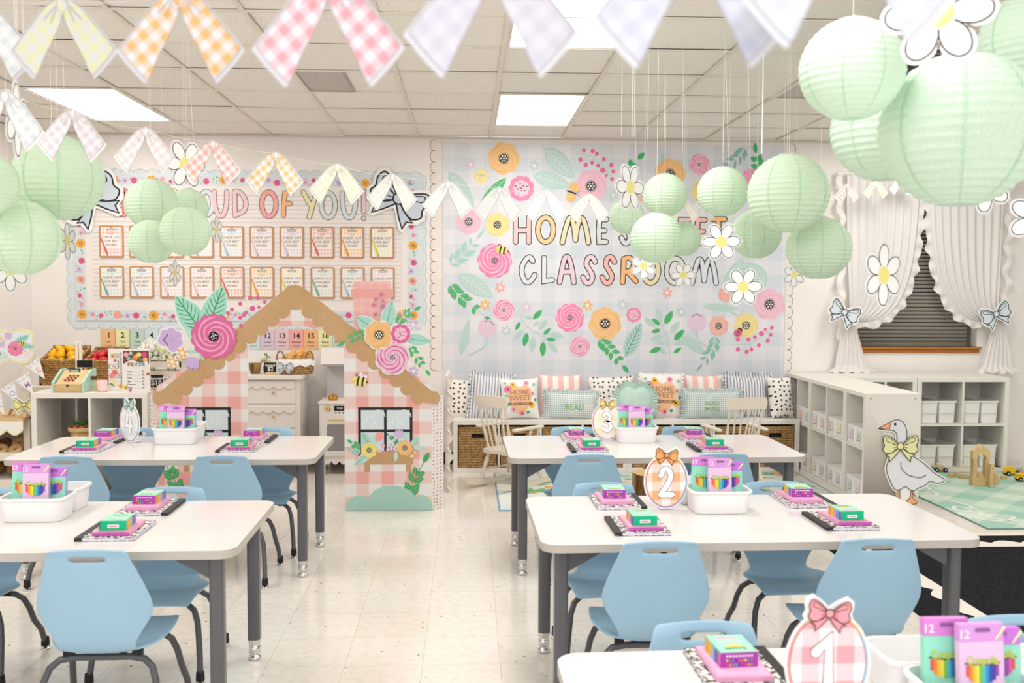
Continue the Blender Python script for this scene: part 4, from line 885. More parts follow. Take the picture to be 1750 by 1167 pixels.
# ================================================================ CHAIRS
shell_m = noisy('blue_plastic', '#9BBFD6', '#98BCD4', 2, .42, .4)
tube_m = M('#4C4C50', .3, .5); black = M('#1B1B1D', .45)
def make_chair():
    t = thing('school_chair', 'x', 'chair', group='light blue school chairs')
    # profile from the top of the back down and forward over the seat: (y, z, halfwidth, side curl forward, side curl up)
    pr = [(-.207, .662, .108, .0, -.006), (-.205, .652, .121, .004, 0), (-.199, .634, .128, .008, 0), (-.197, .619, .131, .010, 0), (-.189, .578, .149, .018, 0), (-.180, .530, .168, .027, 0), (-.172, .488, .182, .034, 0), (-.166, .456, .183, .036, 0),
          (-.160, .42, .164, .030, .002), (-.151, .382, .136, .018, .004), (-.136, .342, .117, .006, .006), (-.108, .326, .128, 0, .012), (-.068, .319, .162, 0, .022), (-.015, .322, .188, 0, .026), (.05, .334, .196, 0, .022), (.11, .344, .190, 0, .014), (.155, .348, .182, 0, .006), (.182, .340, .172, 0, 0), (.194, .325, .160, 0, -.002)]
    pr = [(y, z if z > .6 else .6-(.6-z)*1.11, a, b, c) for y, z, a, b, c in pr]
    us = [-1, -.94, -.8, -.6, -.44, -.22, 0, .22, .44, .6, .8, .94, 1]; P = []
    for j, (y, z, w_, cf, cu) in enumerate(pr):
        P.append([(w_*u, y+cf*abs(u)**2.2, z+cu*abs(u)**2.2-(.006*abs(u)**4 if j < 1 else 0)) for u in us])
    f = MB(); f.grid(P, shell_m, skip=lambda j, i: j == 2 and 4 <= i <= 7); f.build('shell', t, solid=.009, sub=2)
    for s in (-1, 1):
        f = MB()
        def leg(y0, y1, yk): zz = .270 if y0 < 0 else .284; return [(tuple(p)) for p in ((s*.0, y0, zz), (s*.09, y0, zz), (s*.135, y0+(y1-y0)*.05, zz-.006), (s*.163, y0+(y1-y0)*.15, zz-.028), (s*.178, y0+(y1-y0)*.28, zz-.07), (s*.186, y0+(y1-y0)*.45, zz-.125), (s*.197, y0+(y1-y0)*.8, .09), (s*.202, y1, .028))]
        for y0, y1 in ((-.075, -.19), (.11, .2)):
            f = MB(); f.tube(leg(y0, y1, 0), .0115, tube_m, 12); lg = f.build('leg', t)
            f = MB(); x = s*.202; f.lathe([(.0145, .05), (.0165, .026), (.0165, .016), (0, .016)], black, (x, y1, 0), 14); f.lathe([(.008, .018), (.008, .009), (.017, .007), (.019, .001), (0, 0)], chrome, (x, y1, 0), 14); f.build('foot', lg)
    f = MB(); f.tube([(-.055, -.07, .270), (-.055, .11, .284)], .010, tube_m); f.tube([(.055, -.07, .270), (.055, .11, .284)], .010, tube_m)
    for sx in (-1, 1):
        for y in (-.07, .08): f.box(sx*.11-.015, sx*.11+.015, y-.012, y+.012, .262, .292, black)
    f.build('frame', t)
    return t
c0 = make_chair(); first = [True]
def chair(label, k, x, front=True, pull=0, turn=0):
    cx, cy, r = TAB[k]; yy = (-(TD/2)+.085-pull) if front else (TD/2-.125+pull)
    p = tp(k, x, yy); rz = r+(0 if front else PI)+turn
    if first[0]:
        first[0] = False; c0.location = (p[0], p[1], 0); c0.rotation_euler = (0, 0, rz); c0['label'] = label
    else: dup(c0, (p[0], p[1], 0), rz, label)
# x offsets along the table (metres)
chair('light blue chair seen from behind at the left bottom, largest of all', 5, .343, True)
chair('light blue chair behind the near left table, right of the pencil box bin', 5, .342, False)
chair('light blue chair behind the near left table, cut by the left edge', 5, -.38, False)
chair('light blue chair drawn up to the front of table 4, left one', 4, -.40, True)
chair('light blue chair drawn up to the front of table 4, right one', 4, .34, True)
chair('light blue chair behind table 4 between number sign and bin', 4, -.38, False)
chair('light blue chair behind table 4 below the white dresser', 4, .386, False)
chair('light blue chair drawn up to the front of table 3, left one', 3, -.378, True)
chair('light blue chair at the front of table 3, right one behind pencil boxes', 3, .293, True)
chair('light blue chair behind table 3, left of the yellow number 3 sign', 3, -.35, False)
chair('light blue chair behind table 3, right of the white bin', 3, .31, False)
chair('light blue chair drawn up to the front of table 2, left one', 2, -.393, True)
chair('light blue chair drawn up to the front of table 2, right one', 2, .334, True)
chair('light blue chair behind table 2, left of the orange number 2 sign', 2, -.43, False)
chair('light blue chair behind table 2, right of the open bin', 2, .30, False)
chair('light blue chair behind the very front table, left of the number 1 sign', 1, -.394, False)
chair('light blue chair behind the very front table, cut by the right edge', 1, .40, False)

# ================================================================ SUPPLIES ON THE TABLES
mar, nt, b = NM('marbled_cover', .4)
t_ = N(nt, 'ShaderNodeTexCoord'); nn = N(nt, 'ShaderNodeTexNoise'); nn.inputs['Scale'].default_value = 75; nn.inputs['Detail'].default_value = 3; nn.inputs['Roughness'].default_value = .7
nt.links.new(t_.outputs['Object'], nn.inputs['Vector']); nt.links.new(MIX(nt, MA(nt, 'GREATER_THAN', nn.outputs[0], .5), '#262424', '#EFECE6'), b.inputs['Base Color'])
def make_book():
    t = thing('composition_notebook', 'x', 'notebook', group='marbled notebooks on the tables')
    W, D, H = .097, .124, .011
    f = MB(); f.box(-W+.002, W-.002, -D+.002, D-.002, .0012, H-.0012, '#E4E1F0'); f.build('pages', t)
    f = MB(); f.box(-W, W, -D, D, H-.0012, H, mar); f.box(-W, W, -D, D, 0, .0012, mar); f.build('cover', t)
    f = MB(); f.box(-W-.002, -W+.022, -D, D, -.0, H+.0006, M('#2B2A2C', .5)); f.build('spine', t)
    A = Art(); A.T = Matrix.Translation((.01, .035, H)) @ Matrix.Rotation(-PI/2, 4, 'X'); A.rrect(-.04, -.03, .04, .03, .01, '#F4F1EC', 0)
    for z in (-.01, .002): A.stroke([(-.03, z), (.03, z)], .0012, '#555', 1, cap=False) if False else A.rect(-.03, z, .03, z+.0012, '#555555', 1)
    A.build('label_panel', t); return t
def flat(A, x=0, y=0, z=0, r=0): A.T = Matrix.Translation((x, y, z)) @ Matrix.Rotation(r, 4, 'Z') @ Matrix.Rotation(-PI/2, 4, 'X'); return A
RB = ['#E4574E', '#F08A3C', '#F5C43A', '#E9E35A', '#7FC24B', '#2F9E55', '#4FC3C9', '#3E8FD6', '#2F57B0', '#5A3E9B', '#9B4FB0', '#D95FA6']
def make_case():   # thin pink pencil pack lying flat
    t = thing('flat_pencil_pack', 'x', 'pencil pack', group='thin pink pencil packs lying on notebooks')
    W, D, H = .062, .092, .012
    f = MB(); f.box(-W, W, -D, D, 0, H, M('#E9A6CB', .35)); f.box(-W, W, -D-.0008, -D, 0, H, '#C45AB4'); f.build('box', t, bevel=.0015)
    A = flat(Art(), 0, 0, H); A.rrect(-W+.006, -D+.006, W-.006, D-.006, .006, '#EDB4D3', 0)
    for i in range(12): A.rect(-.048+i*.0082, -D+.012, -.048+i*.0082+.005, -D+.03, ('#8C2E5A', '#C4407A')[i % 2], 1); A.rect(-.048+i*.0082+.001, -D+.016, -.048+i*.0082+.004, -D+.027, '#F6E2B8', 2)
    n = 16; arc = [(-.045, .0)]+[(.045*math.cos(PI+PI*k/n), .0+.02*math.sin(PI+PI*k/n)) for k in range(n+1)]
    for i in range(9): x = -.045+i*.01; d = .022*math.sqrt(max(0, 1-((x+.005)/.046)**2)); A.rect(x, -.045, x+.009, -.045+d, RB[i], 1)
    A.build('label', t); return t
def make_crayons():
    t = thing('crayon_box', 'x', 'crayon box', group='small crayon boxes')
    W, D, H = .043, .054, .033
    f = MB(); f.box(-W, W, -D, D, 0, H, M('#9BE0BF', .35)); f.box(-W-.0004, W+.0004, -D-.0006, -D, 0, H, '#0FB985'); f.box(-W, W, D, D+.0006, 0, H, '#B040B0'); f.build('box', t, bevel=.001)
    A = Art(y=-D-.0006); A.rrect(-.019, .009, .019, .021, .002, '#F4E8EA', 0); A.rect(-.013, .0135, .013, .0165, '#D8607A', 1); A.build('end_label', t)
    A = flat(Art(), 0, 0, H); A.rect(-W+.002, -D+.002, W-.002, D-.002, '#A4E2C6', 0)
    A.fan((0, .02), [(-.022, .024)]+[(.022*math.cos(a), .024+.014*math.sin(a)) for a in [PI+PI*k/10 for k in range(11)]], '#E9C84A', 1); A.text('Crayola', 0, .027, .016, '#3E7F3A', 2); A.text('Crayons', 0, -.012, .014, '#F4F1EC', 2); A.rect(-.025, -.04, .025, -.03, '#E59ACB', 1); A.build('top_label', t)
    for s, cs in ((1, ('#F2B04A', '#F5C43A', '#8CC9E0', '#7B6CC4', '#D76FB4')), (-1, ('#F29A4A', '#F5C43A', '#E9A0C8', '#6FA8DC', '#8B5FBF'))):
        A = Art(); A.T = Matrix.Translation((s*W, 0, 0)) @ Matrix.Rotation(s*PI/2, 4, 'Z')
        for i, c_ in enumerate(cs): A.rect(-D+.004+i*.022, .001, -D+.004+i*.022+.020, H-.002, c_, 1)
        A.build('side_print', t)
    A = Art(); A.T = Matrix.Translation((0, D+.0006, 0)) @ Matrix.Rotation(PI, 4, 'Z')
    for r in range(3):
        for i in range(9): A.disc(-.028+i*.007, .006+r*.01, .0028, RB[(i*2+r*3) % 12] if r < 2 else '#F1E6F4', 1, n=6)
    A.build('end_print', t); return t
bk, cs_, cr = make_book(), make_case(), make_crayons(); fs = [1]
words = {(1,): 'x'}
def place(k, x, y, front, where):
    r = TAB[k][2]+(0 if front else PI); p = tp(k, x, y, .0008)
    o1 = 'marbled black notebook under a pink pencil pack, '+where; o2 = 'thin pink pencil pack between notebook and crayon box, '+where; o3 = 'small mint crayon box on top of the stack, '+where
    c, s = math.cos(r), math.sin(r); q2 = (p[0]+.012*c-(-.008)*s, p[1]+.012*s+(-.008)*c, p[2]+.0115); q3 = (p[0]+.012*c+.022*s, p[1]+.012*s-.022*c, q2[2]+.0125)
    if fs[0]:
        fs[0] = 0
        for o, l, pp in ((bk, o1, p), (cs_, o2, q2), (cr, o3, q3)): o.location = pp; o.rotation_euler = (0, 0, r+(.04 if o is cr else 0)); o['label'] = l
    else:
        dup(bk, p, r, o1); dup(cs_, q2, r+.02, o2); dup(cr, q3, r+.04*(1 if front else -1), o3)
for a in ((1, -.37, .235, False, 'on the table with number 1 sign'),
          (2, -.41, .245, False, 'table 2 back left'), (2, -.405, -.15, True, 'table 2 front left'), (2, .35, .24, False, 'table 2 back right'), (2, .36, -.11, True, 'table 2 front right'),
          (3, -.34, .245, False, 'table 3 back left'), (3, -.335, -.10, True, 'table 3 front left'), (3, .335, .24, False, 'table 3 back right'), (3, .325, -.10, True, 'table 3 front right'),
          (4, -.47, .24, False, 'table 4 back left'), (4, -.46, -.06, True, 'table 4 front left'), (4, .347, .24, False, 'table 4 back right'), (4, .33, -.06, True, 'table 4 front right'),
          (5, .315, .24, False, 'near left table, back'), (5, .31, -.12, True, 'near left table, front')): place(*a)
# white bins, two side by side along the table
plw = M('#F1F0F0', .35, .4)
def make_bin(wx=.115, dy=.076, h=.088):
    t = thing('white_supply_bin', 'x', 'bin', group='white plastic supply bins on tables'); f = MB()
    out = [(rrpts(-wx*.9, -dy*.9, wx*.9, dy*.9, .03, 4), 0), (rrpts(-wx*.91, -dy*.92, wx*.91, dy*.92, .03, 4), .004), (rrpts(-wx*.98, -dy*.98, wx*.98, dy*.98, .032, 4), h-.012), (rrpts(-wx*1.05, -dy*1.04, wx*1.05, dy*1.04, .034, 4), h-.01), (rrpts(-wx*1.05, -dy*1.04, wx*1.05, dy*1.04, .034, 4), h),
           (rrpts(-wx*.96, -dy*.965, wx*.96, dy*.965, .03, 4), h), (rrpts(-wx*.88, -dy*.9, wx*.88, dy*.9, .028, 4), .004)]
    f.grid([[(p[0], p[1], z) for p in o] for o, z in out], plw, True, cu=True)
    f.add([(p[0], p[1], .0) for p in out[0][0]], [tuple(range(len(out[0][0])))], plw); f.add([(p[0], p[1], .004) for p in out[-1][0]], [tuple(range(len(out[0][0])))], plw)
    f.build('tub', t, bevel=.0015); return t
def make_pack(kind):
    t = thing('pencil_pack', 'x', 'pencil box', group='upright colored pencil boxes')
    W, H, D = .046, (.165 if kind != 'teal' else .146), .009
    base, cap = {'mint': ('#96E2C8', '#DB86D6'), 'pink': ('#E6C2E4', '#D79ADD'), 'teal': ('#96DFCA', '#C877DA')}[kind]
    f = MB(); f.box(-W, W, 0, D*2, 0, H, M(base, .35)); f.box(-W, W, -.0006, D*2+.0006, H, H+.034, M(cap, .35)); f.build('box', t, bevel=.001)
    A = Art(y=-.0008); A.text('12', -.037, H+.007, .023, '#F4F1F6', 1, sx=1); A.stroke([(-.01, H+.022), (.014, H+.022)], .008, '#8F5A9C', 1); A.poly([(.026, H+.003), (.03, H+.003), (.05, H+.026), (.045, H+.03)], '#F2EBB2', 1); A.build('hang_tab_print', t)
    A = Art(y=-.0002); cx = 0
    for i in range(10):
        x = -.034+i*.0068; u = (x+.0034)/.035; zb = .113-.032*math.sqrt(max(0, 1-u*u)); A.rect(x, zb, x+.0066, .119, RB[(i*12)//10] if kind != 'teal' else RB[(i+3) % 12], 1)
    A.stroke([(-.036, .123), (0, .118), (.036, .123)], .003, '#3A2F55', 1)
    A.text('Crayola', .0006, .1208, .022, '#6B8F2A', 2, sx=.95); A.text('Crayola', 0, .1212, .022, '#C9DB3A', 3, sx=.95)
    if kind == 'pink':
        A.rrect(-.038, .036, .038, .066, .004, '#D3B4DA', 1); A.text('Pastel', 0, .043, .028, '#F8F4FA', 2); A.text('COLORED', 0, .016, .018, '#6E3B86', 2); A.text('pencils', 0, -.012+.006, .012, '#6E3B86', 2)
    else:
        A.text('COLORS OF', 0, .064, .013, '#D9F4E8', 2); A.rrect(-.042, .036, .042, .056, .003, '#6FCBAA', 1); A.text('KINDNESS', 0, .040, .016, '#EAFBF3', 2); A.text('COLORED', 0, .016, .018, '#B3479A', 2)
    A.build('front_label', t)
    A = Art(); A.T = Matrix.Translation((W, 0, 0)) @ Matrix.Rotation(PI/2, 4, 'Z'); A.rect(.001, .003, D*2-.001, H-.002, '#A9A8DC' if kind != 'pink' else '#DDAFD9', 0); A.build('side_print', t)
    return t
B0 = make_bin(); PK_ = {k: make_pack(k) for k in ('mint', 'pink', 'teal')}; used = {'b': 0, 'mint': 0, 'pink': 0, 'teal': 0}
def put(src, key, loc, rot, label, scale=None):
    if not used[key]: used[key] = 1; src.location = loc; src.rotation_euler = rot; src['label'] = label; 
    else: dup(src, loc, None, label, rot=rot)
BN = {1: (.02, -.04), 2: (-.04, .10), 3: (-.03, .145), 4: (-.06, .145), 5: (-.05, .10)}
bn = {1: 'on the very front table', 2: 'on table 2', 3: 'on table 3', 4: 'on table 4', 5: 'on the near left table'}
for k in (1, 2, 3, 4, 5):
    x, y = BN[k]; r = TAB[k][2]
    p = tp(k, x, y, .0008); put(B0, 'b', p, (0, 0, r), f'white plastic bin holding the upright pencil boxes {bn[k]}', )
    put(B0, 'b', tp(k, x-.012 if k < 5 else x-.004, y+.165, .0008), (0, 0, r), f'second white plastic bin, behind the one with pencil boxes, {bn[k]}')
    for kind, dx, dy, tz in (('mint', -.052, .0, 0), ('teal', .052, -.004, -.02), ('pink', .002, -.034, .0)):
        lean = -.10; pp = tp(k, x+dx, y+dy, .007)
        put(PK_[kind], kind, pp, (lean, 0, r+(.03 if kind == 'pink' else -.02)), {'mint': 'mint colored pencil box at the left in the bin ', 'pink': 'pink Pastel pencil box in front in the bin ', 'teal': 'mint colored pencil box at the right in the bin '}[kind]+bn[k])
# number signs
def sign(k, num, col, pale, ln, x, y, rz, sz=.1):
    p = tp(k, x, y, .002); t = thing('table_number_sign', {1: 'oval pink gingham table sign with pink bow and number 1', 2: 'oval orange gingham table sign with orange bow and number 2', 3: 'oval yellow gingham table sign with yellow bow and number 3', 4: 'oval mint gingham table sign with mint bow and number 4'}[num], 'table number', p, rz, 'oval table number signs')
    rx, rz_ = sz*.80, sz; o = ell(0, rz_, rx, rz_, 40, -PI/2)
    A = Art(); A.prism(ell(0, rz_+.002, rx+.008, rz_+.008, 40, -PI/2), .004, .008, '#F6F5F7'); A.prism(bowoutline(sz*.45, -.1, .0, rz_*2+.004), .0035, .0081, '#F6F5F7'); A.build('board', t, loc=(0, 0, .006))
    A = Art(y=.004); g = gingham('#F4F2F4', pale, .036, ox=.25, oz=.1)
    for i, c_ in enumerate(('#F0C98E', '#EFA7A0', '#D9A9D9', '#A9C9E0')): A.stroke(ell(0, rz_+.002, rx+.001, rz_+.002, 40, i*PI/2+.6)[:11], .005, c_, 0, cap=False)
    A.poly(ell(0, rz_+.002, rx-.002, rz_-.001, 40), g, 1); A.stroke(ell(0, rz_+.002, rx-.002, rz_-.001, 40), .0014, ln, 2, closed=True); A.build('gingham_print', t, loc=(0, 0, .006))
    A = Art(y=.004)
    for g_ in GL[str(num)]:
        G = [(rx*(-.3+.6*a+(.0 if num != 1 else -.02)), rz_*.5+rz_*1.0*b_) for a, b_ in g_]; A.stroke(G, rx*.30, ln, 4); A.stroke(G, rx*.25, '#F6F5F8', 5)
    A.build('number', t, loc=(0, 0, .006))
    A = Art(y=.0036); bow2d(A, 0, rz_*2+.004, sz*.43, col, '#5B3B33' if num != 4 else '#3E5A57', -.1, 8, None, .055); A.build('bow', t, loc=(0, 0, .006))
    f = MB(); f.prism([(-.02, 0), (.02, 0), (.012, .05), (-.012, .05)], .008, .011, '#EDEDED'); f.cbox((0, .03, .002), (.05, .06, .004), '#F0F0F0'); f.build('stand', t)
sign(1, 1, '#EE9FA8', '#EBA5AE', '#A85F66', -.262, .0, .02)
sign(2, 2, '#F2A863', '#F4B27C', '#7A5A66', -.238, .12, .0)
sign(3, 3, '#F3DF92', '#F6EBC6', '#8C7F8A', -.19, .16, .0)
sign(4, 4, '#BFDDD8', '#DCE8E6', '#7C6F70', -.32, .15, -.62)
# ================================================================ BENCH, CUSHIONS
shelf_m = M('#ECE7DF', .45, .3)
wick, nt, b = NM('woven_seagrass', .8)
t_ = N(nt, 'ShaderNodeTexCoord'); wv = N(nt, 'ShaderNodeTexWave', wave_type='BANDS', bands_direction='Z'); wv.inputs['Scale'].default_value = 15; wv.inputs['Distortion'].default_value = 7; wv.inputs['Detail'].default_value = 3; wv.inputs['Detail Scale'].default_value = 6
nn = N(nt, 'ShaderNodeTexNoise'); nn.inputs['Scale'].default_value = 60; nt.links.new(t_.outputs['Object'], nn.inputs['Vector']); nt.links.new(t_.outputs['Object'], wv.inputs['Vector'])
nt.links.new(MIX(nt, MA(nt, 'MULTIPLY', wv.outputs[0], MA(nt, 'ADD', nn.outputs[0], .35)), '#8A6234', '#E3BB80'), b.inputs['Base Color'])
bp = N(nt, 'ShaderNodeBump'); bp.inputs['Distance'].default_value = .006; nt.links.new(wv.outputs[0], bp.inputs['Height']); nt.links.new(bp.outputs[0], b.inputs['Normal'])
wdark, nt, b = NM('woven_dark', .8)
t_ = N(nt, 'ShaderNodeTexCoord'); wv = N(nt, 'ShaderNodeTexWave', wave_type='BANDS', bands_direction='Z'); wv.inputs['Scale'].default_value = 18; wv.inputs['Distortion'].default_value = 5; wv.inputs['Detail Scale'].default_value = 5
nt.links.new(t_.outputs['Object'], wv.inputs['Vector']); nt.links.new(MIX(nt, wv.outputs[0], '#6B4825', '#BF9158'), b.inputs['Base Color'])
def cube_unit(name, label, cat, loc, rz, cols, rows, H, D=.39, t=.036, cell=.335, back=False, group=None, W=None):
    """open cube shelf, front towards -Y"""
    th_ = thing(name, label, cat, loc, rz, group); W = W or cols*cell+(cols-1)*.016+2*t
    f = MB(); f.box(0, W, 0, D, H-t, H, shelf_m); f.box(0, W, 0, D, 0, t, shelf_m); f.box(0, t, 0, D, t, H-t, shelf_m); f.box(W-t, W, 0, D, t, H-t, shelf_m); f.build('carcass', th_, bevel=.0015)
    cw = (W-2*t-(cols-1)*.016)/cols; ch = (H-2*t-(rows-1)*.016)/rows
    for i in range(1, cols): x = t+i*cw+(i-1)*.016; f = MB(); f.box(x, x+.016, .001, D-.001, t, H-t, shelf_m); f.build('divider', th_)
    for j in range(1, rows):
        z = t+j*ch+(j-1)*.016
        for i in range(cols): x = t+i*(cw+.016); f = MB(); f.box(x, x+cw, .001, D-.001, z, z+.016, shelf_m); f.build('shelf', th_)
    if back: f = MB(); f.box(t, W-t, D-.006, D, t, H-t, M('#E4DED4', .5)); f.build('back_panel', th_)
    return th_, cw, ch
BX0, BXE, BY = -.115, 2.69, 7.675
ords = ['first', 'second', 'third', 'fourth', 'fifth', 'sixth', 'seventh', 'eighth']
bk_ = None; W4 = (BXE-BX0)/2-.001
for u in range(2):
    ben, cw, ch = cube_unit('storage_bench', ('low white cube bench under the left half of the cushions', 'low white cube bench under the right half of the cushions')[u], 'bench', (BX0+u*(BXE-BX0)/2, BY, 0), 0, 4, 1, .42, W=W4, back=True, group='low cube benches under the poster')
    for i in range(4):
        x = BX0+u*(BXE-BX0)/2+.036+i*(cw+.016)+cw/2; lab = f'woven seagrass basket in the bench, {ords[u*4+i]} from the left'
        if bk_ is None:
            bk_ = thing('woven_basket', lab, 'basket', (x, BY+.012, .037), group='woven baskets in the bench'); f = MB(); w_, h_ = cw/2-.008, ch-.02
            f.box(-w_, -.05, 0, .02, 0, h_, wick); f.box(.05, w_, 0, .02, 0, h_, wick); f.box(-.05, .05, 0, .02, 0, h_*.72, wick); f.box(-.05, .05, 0, .02, h_*.83, h_, wick)
            f.box(-w_, -w_+.015, .02, .34, 0, h_, wick); f.box(w_-.015, w_, .02, .34, 0, h_, wick); f.box(-w_, w_, .34, .355, 0, h_, wick); f.box(-w_, w_, .02, .34, 0, .015, wick); f.build('woven_body', bk_, bevel=.004)
            f = MB(); f.box(-.052, .052, .021, .03, h_*.7, h_*.85, '#15110D'); f.build('handle_slot_shade', bk_)  # dark plate standing in for the shade inside the handle opening
        else: dup(bk_, (x, BY+.012, .037), 0, lab)
def pil_h(u, v, t): return t*max(0, (1-abs(u)**2.6))**.55*max(0, (1-abs(v)**2.6))**.55+.004
def cushion(name, label, px, py, wpx, hpx, Y, mat_, lean=-.22, roll=0, t=.055, ruffle=None, art=None, n=22, yaw=0, shape='rect', pinch=.07, rw=.035, rmat=None):
    """centre pixel, size in pixels, distance Y of the cushion's middle"""
    c = at(px, py, Y); W, H = wpx*Y/FPX/2, hpx*Y/FPX/2
    T = thing(name, label, 'cushion', (c.x, c.y, c.z), rot=(lean, roll, yaw), group='cushions on the white bench')
    def q(u, v, s):
        if shape == 'rect': k = 1-pinch*(1-v*v)*abs(u)**2; l = 1-pinch*(1-u*u)*abs(v)**2; return (u*W*k, -s*pil_h(u, v, t), v*H*l)
        a, r = math.atan2(v, u), max(abs(u), abs(v)); 
        R = 1
        if shape == 'heart': A_ = a-PI/2; A_ = (A_+PI) % (2*PI)-PI; R = .95-.28*math.exp(-(A_/.32)**2)+.18*math.exp(-((abs(A_)-PI)/.5)**2)
        return (r*R*W*math.cos(a), -s*(t*max(0, 1-r**2.5)**.6+.004), r*R*H*math.sin(a))
    f = MB()
    for s in (1, -1): f.grid([[q(-1+2*i/n, -1+2*j/n, s) for i in range(n+1)] for j in range(n+1)], mat_)
    # close the seam
    per = [(-1+2*i/n, -1) for i in range(n)]+[(1, -1+2*i/n) for i in range(n)]+[(1-2*i/n, 1) for i in range(n)]+[(-1, 1-2*i/n) for i in range(n)]
    f.grid([[q(u, v, s) for u, v in per] for s in (1, -1)], mat_, cu=True); f.build('cover', T)
    if ruffle:
        f = MB(); P = [[], [], []]; m = len(per)*4
        for i in range(m):
            k = i/4; a, b_ = per[int(k) % len(per)], per[(int(k)+1) % len(per)]; fr = k-int(k); u, v = a[0]+(b_[0]-a[0])*fr, a[1]+(b_[1]-a[1])*fr
            p = Vector(q(u, v, 0)); d = Vector((p.x/W, 0, p.z/H)).normalized() if shape != 'rect' else Vector((u**5, 0, v**5)).normalized()
            w_ = math.sin(i*.9)
            for k_ in range(3): P[k_].append(p+d*rw*k_/2*(1+.18*math.sin(i*.37))+Vector((0, w_*.013*k_/2, 0)))
        f.grid(P, rmat or mat_, cu=True); f.build('ruffle', T)
    if art:
        def wp(X, Z):
            u, v = max(-1, min(1, X/W)), max(-1, min(1, Z/H)); return -pil_h(u, v, t)
        A = Art(warp=wp); art(A, W, H); A.build('print', T)
    return T
polka = dots('#F1EBE3', '#1E1C1C', .040, .0085, jit=.5); tick = stripes('#EDEAEA', '#9AA3B4', .024, .42); tick2 = stripes('#ECE9E7', '#8C95A8', .024, .42)
pstr = stripes('#F6EEE6', '#F5BFBB', .088, .5); sage = gingham('#EFF1EF', '#9FB4B2', .0085); white = M('#F3F0EC', .8); mintc = noisy('mint_linen', '#C3DCD1', '#BCD7CB', 20, .9)
def heart_art(A, W, H):
    o = '#F7BF95'
    A.poly(spline([(0, -.8*H), (-.4*W, -.45*H), (-.62*W, .05*H), (-.5*W, .5*H), (-.2*W, .62*H), (0, .5*H), (.25*W, .62*H), (.55*W, .45*H), (.6*W, .0), (.4*W, -.5*H)], 3, True), o, 0) if False else None
    P = spline([(0, -.8*H), (-.4*W, -.45*H), (-.62*W, .05*H), (-.5*W, .5*H), (-.2*W, .62*H), (0, .5*H), (.25*W, .62*H), (.55*W, .45*H), (.6*W, .0), (.4*W, -.5*H)], 3, True)
    A.fan((0, 0), P, o, 0, rings=5)
    for x, z, r, c_ in ((-.62, .45, .2, '#EF86AC'), (-.35, .66, .15, '#F5C040'), (.35, .72, .14, '#F3A0BC'), (-.7, .1, .1, '#8FCBA8'), (.66, .2, .12, '#F3B6A0'), (.6, -.35, .17, '#F5C040'), (-.35, -.55, .15, '#F3B6C0'), (.1, -.75, .12, '#EF86AC'), (.75, .65, .08, '#8FCBA8'), (-.6, -.3, .1, '#4FAE6A'), (.8, -.1, .07, '#4FAE6A'), (-.75, .75, .07, '#8FCBA8'), (.4, -.7, .08, '#4FAE6A')):
        A.disc(x*W, z*H, r*W, c_, 2, n=10)
        if c_ not in ('#8FCBA8', '#4FAE6A'): A.disc(x*W, z*H, r*W*.3, '#3A3432', 3, n=8)
    for s_, z in (('HOME', .16), ('SWEET', -.12), ('CLASSROOM', -.36)): A.text(s_, 0, z*H, (.34 if s_ != 'CLASSROOM' else .2)*H, ('#B58F6A' if s_ != 'CLASSROOM' else '#4A3F3A'), 4)
def read_art(A, W, H): A.text('READ', .12*W, -.28*H, .62*H, '#86B77A', 1)
def read2(A, W, H): A.text('READ', -.05*W, .0*H, .42*H, '#86B77A', 1); A.text('MORE', -.05*W, -.42*H, .4*H, '#86B77A', 1)
cushion('polka_dot_cushion', 'cream cushion with black dots, leftmost on the bench', 791, 683, 56, 72, 7.94, polka, roll=.02)
cushion('ticking_stripe_cushion', 'blue and white striped ruffled cushion at the bench left end', 839, 678, 66, 74, 7.86, tick, roll=.08, ruffle=1)
cushion('pink_stripe_cushion', 'pink and white striped cushion behind the left green checked one', 957, 677, 76, 74, 7.945, pstr)
cushion('polka_dot_cushion', 'cream cushion with black dots in the bench middle, behind mint heart', 1046, 680, 80, 76, 7.94, polka, roll=-.04)
cushion('pink_stripe_cushion', 'pink and white striped cushion behind the right green checked one', 1204, 676, 76, 72, 7.95, pstr)
cushion('ticking_stripe_cushion', 'blue and white striped ruffled cushion at the bench right end', 1277, 677, 74, 72, 7.88, tick2, roll=.03, ruffle=1)
cushion('polka_dot_cushion', 'cream cushion with black dots, rightmost on the bench', 1334, 679, 46, 72, 7.82, polka, yaw=.25)
cushion('floral_heart_cushion', 'white cushion with orange heart and flowers, left one', 888, 681, 66, 70, 7.77, white, art=heart_art, roll=-.03)
cushion('floral_heart_cushion', 'white cushion with orange heart and flowers, right one', 1130, 676, 76, 76, 7.84, white, art=heart_art, roll=.02, ruffle=1, rw=.015)
cushion('checked_lumbar_cushion', 'green gingham ruffled cushion reading READ, left one', 976, 694, 88, 44, 7.75, sage, art=read_art, ruffle=1, roll=.04, lean=-.12, t=.045)
cushion('checked_lumbar_cushion', 'green gingham ruffled cushion with green lettering, right one', 1217, 692, 98, 46, 7.75, sage, art=read2, ruffle=1, lean=-.12, t=.045)
cushion('heart_cushion', 'mint heart shaped cushion with ruffled edge', 1086, 685, 62, 60, 7.74, mintc, shape='heart', ruffle=1, t=.05, rw=.05)

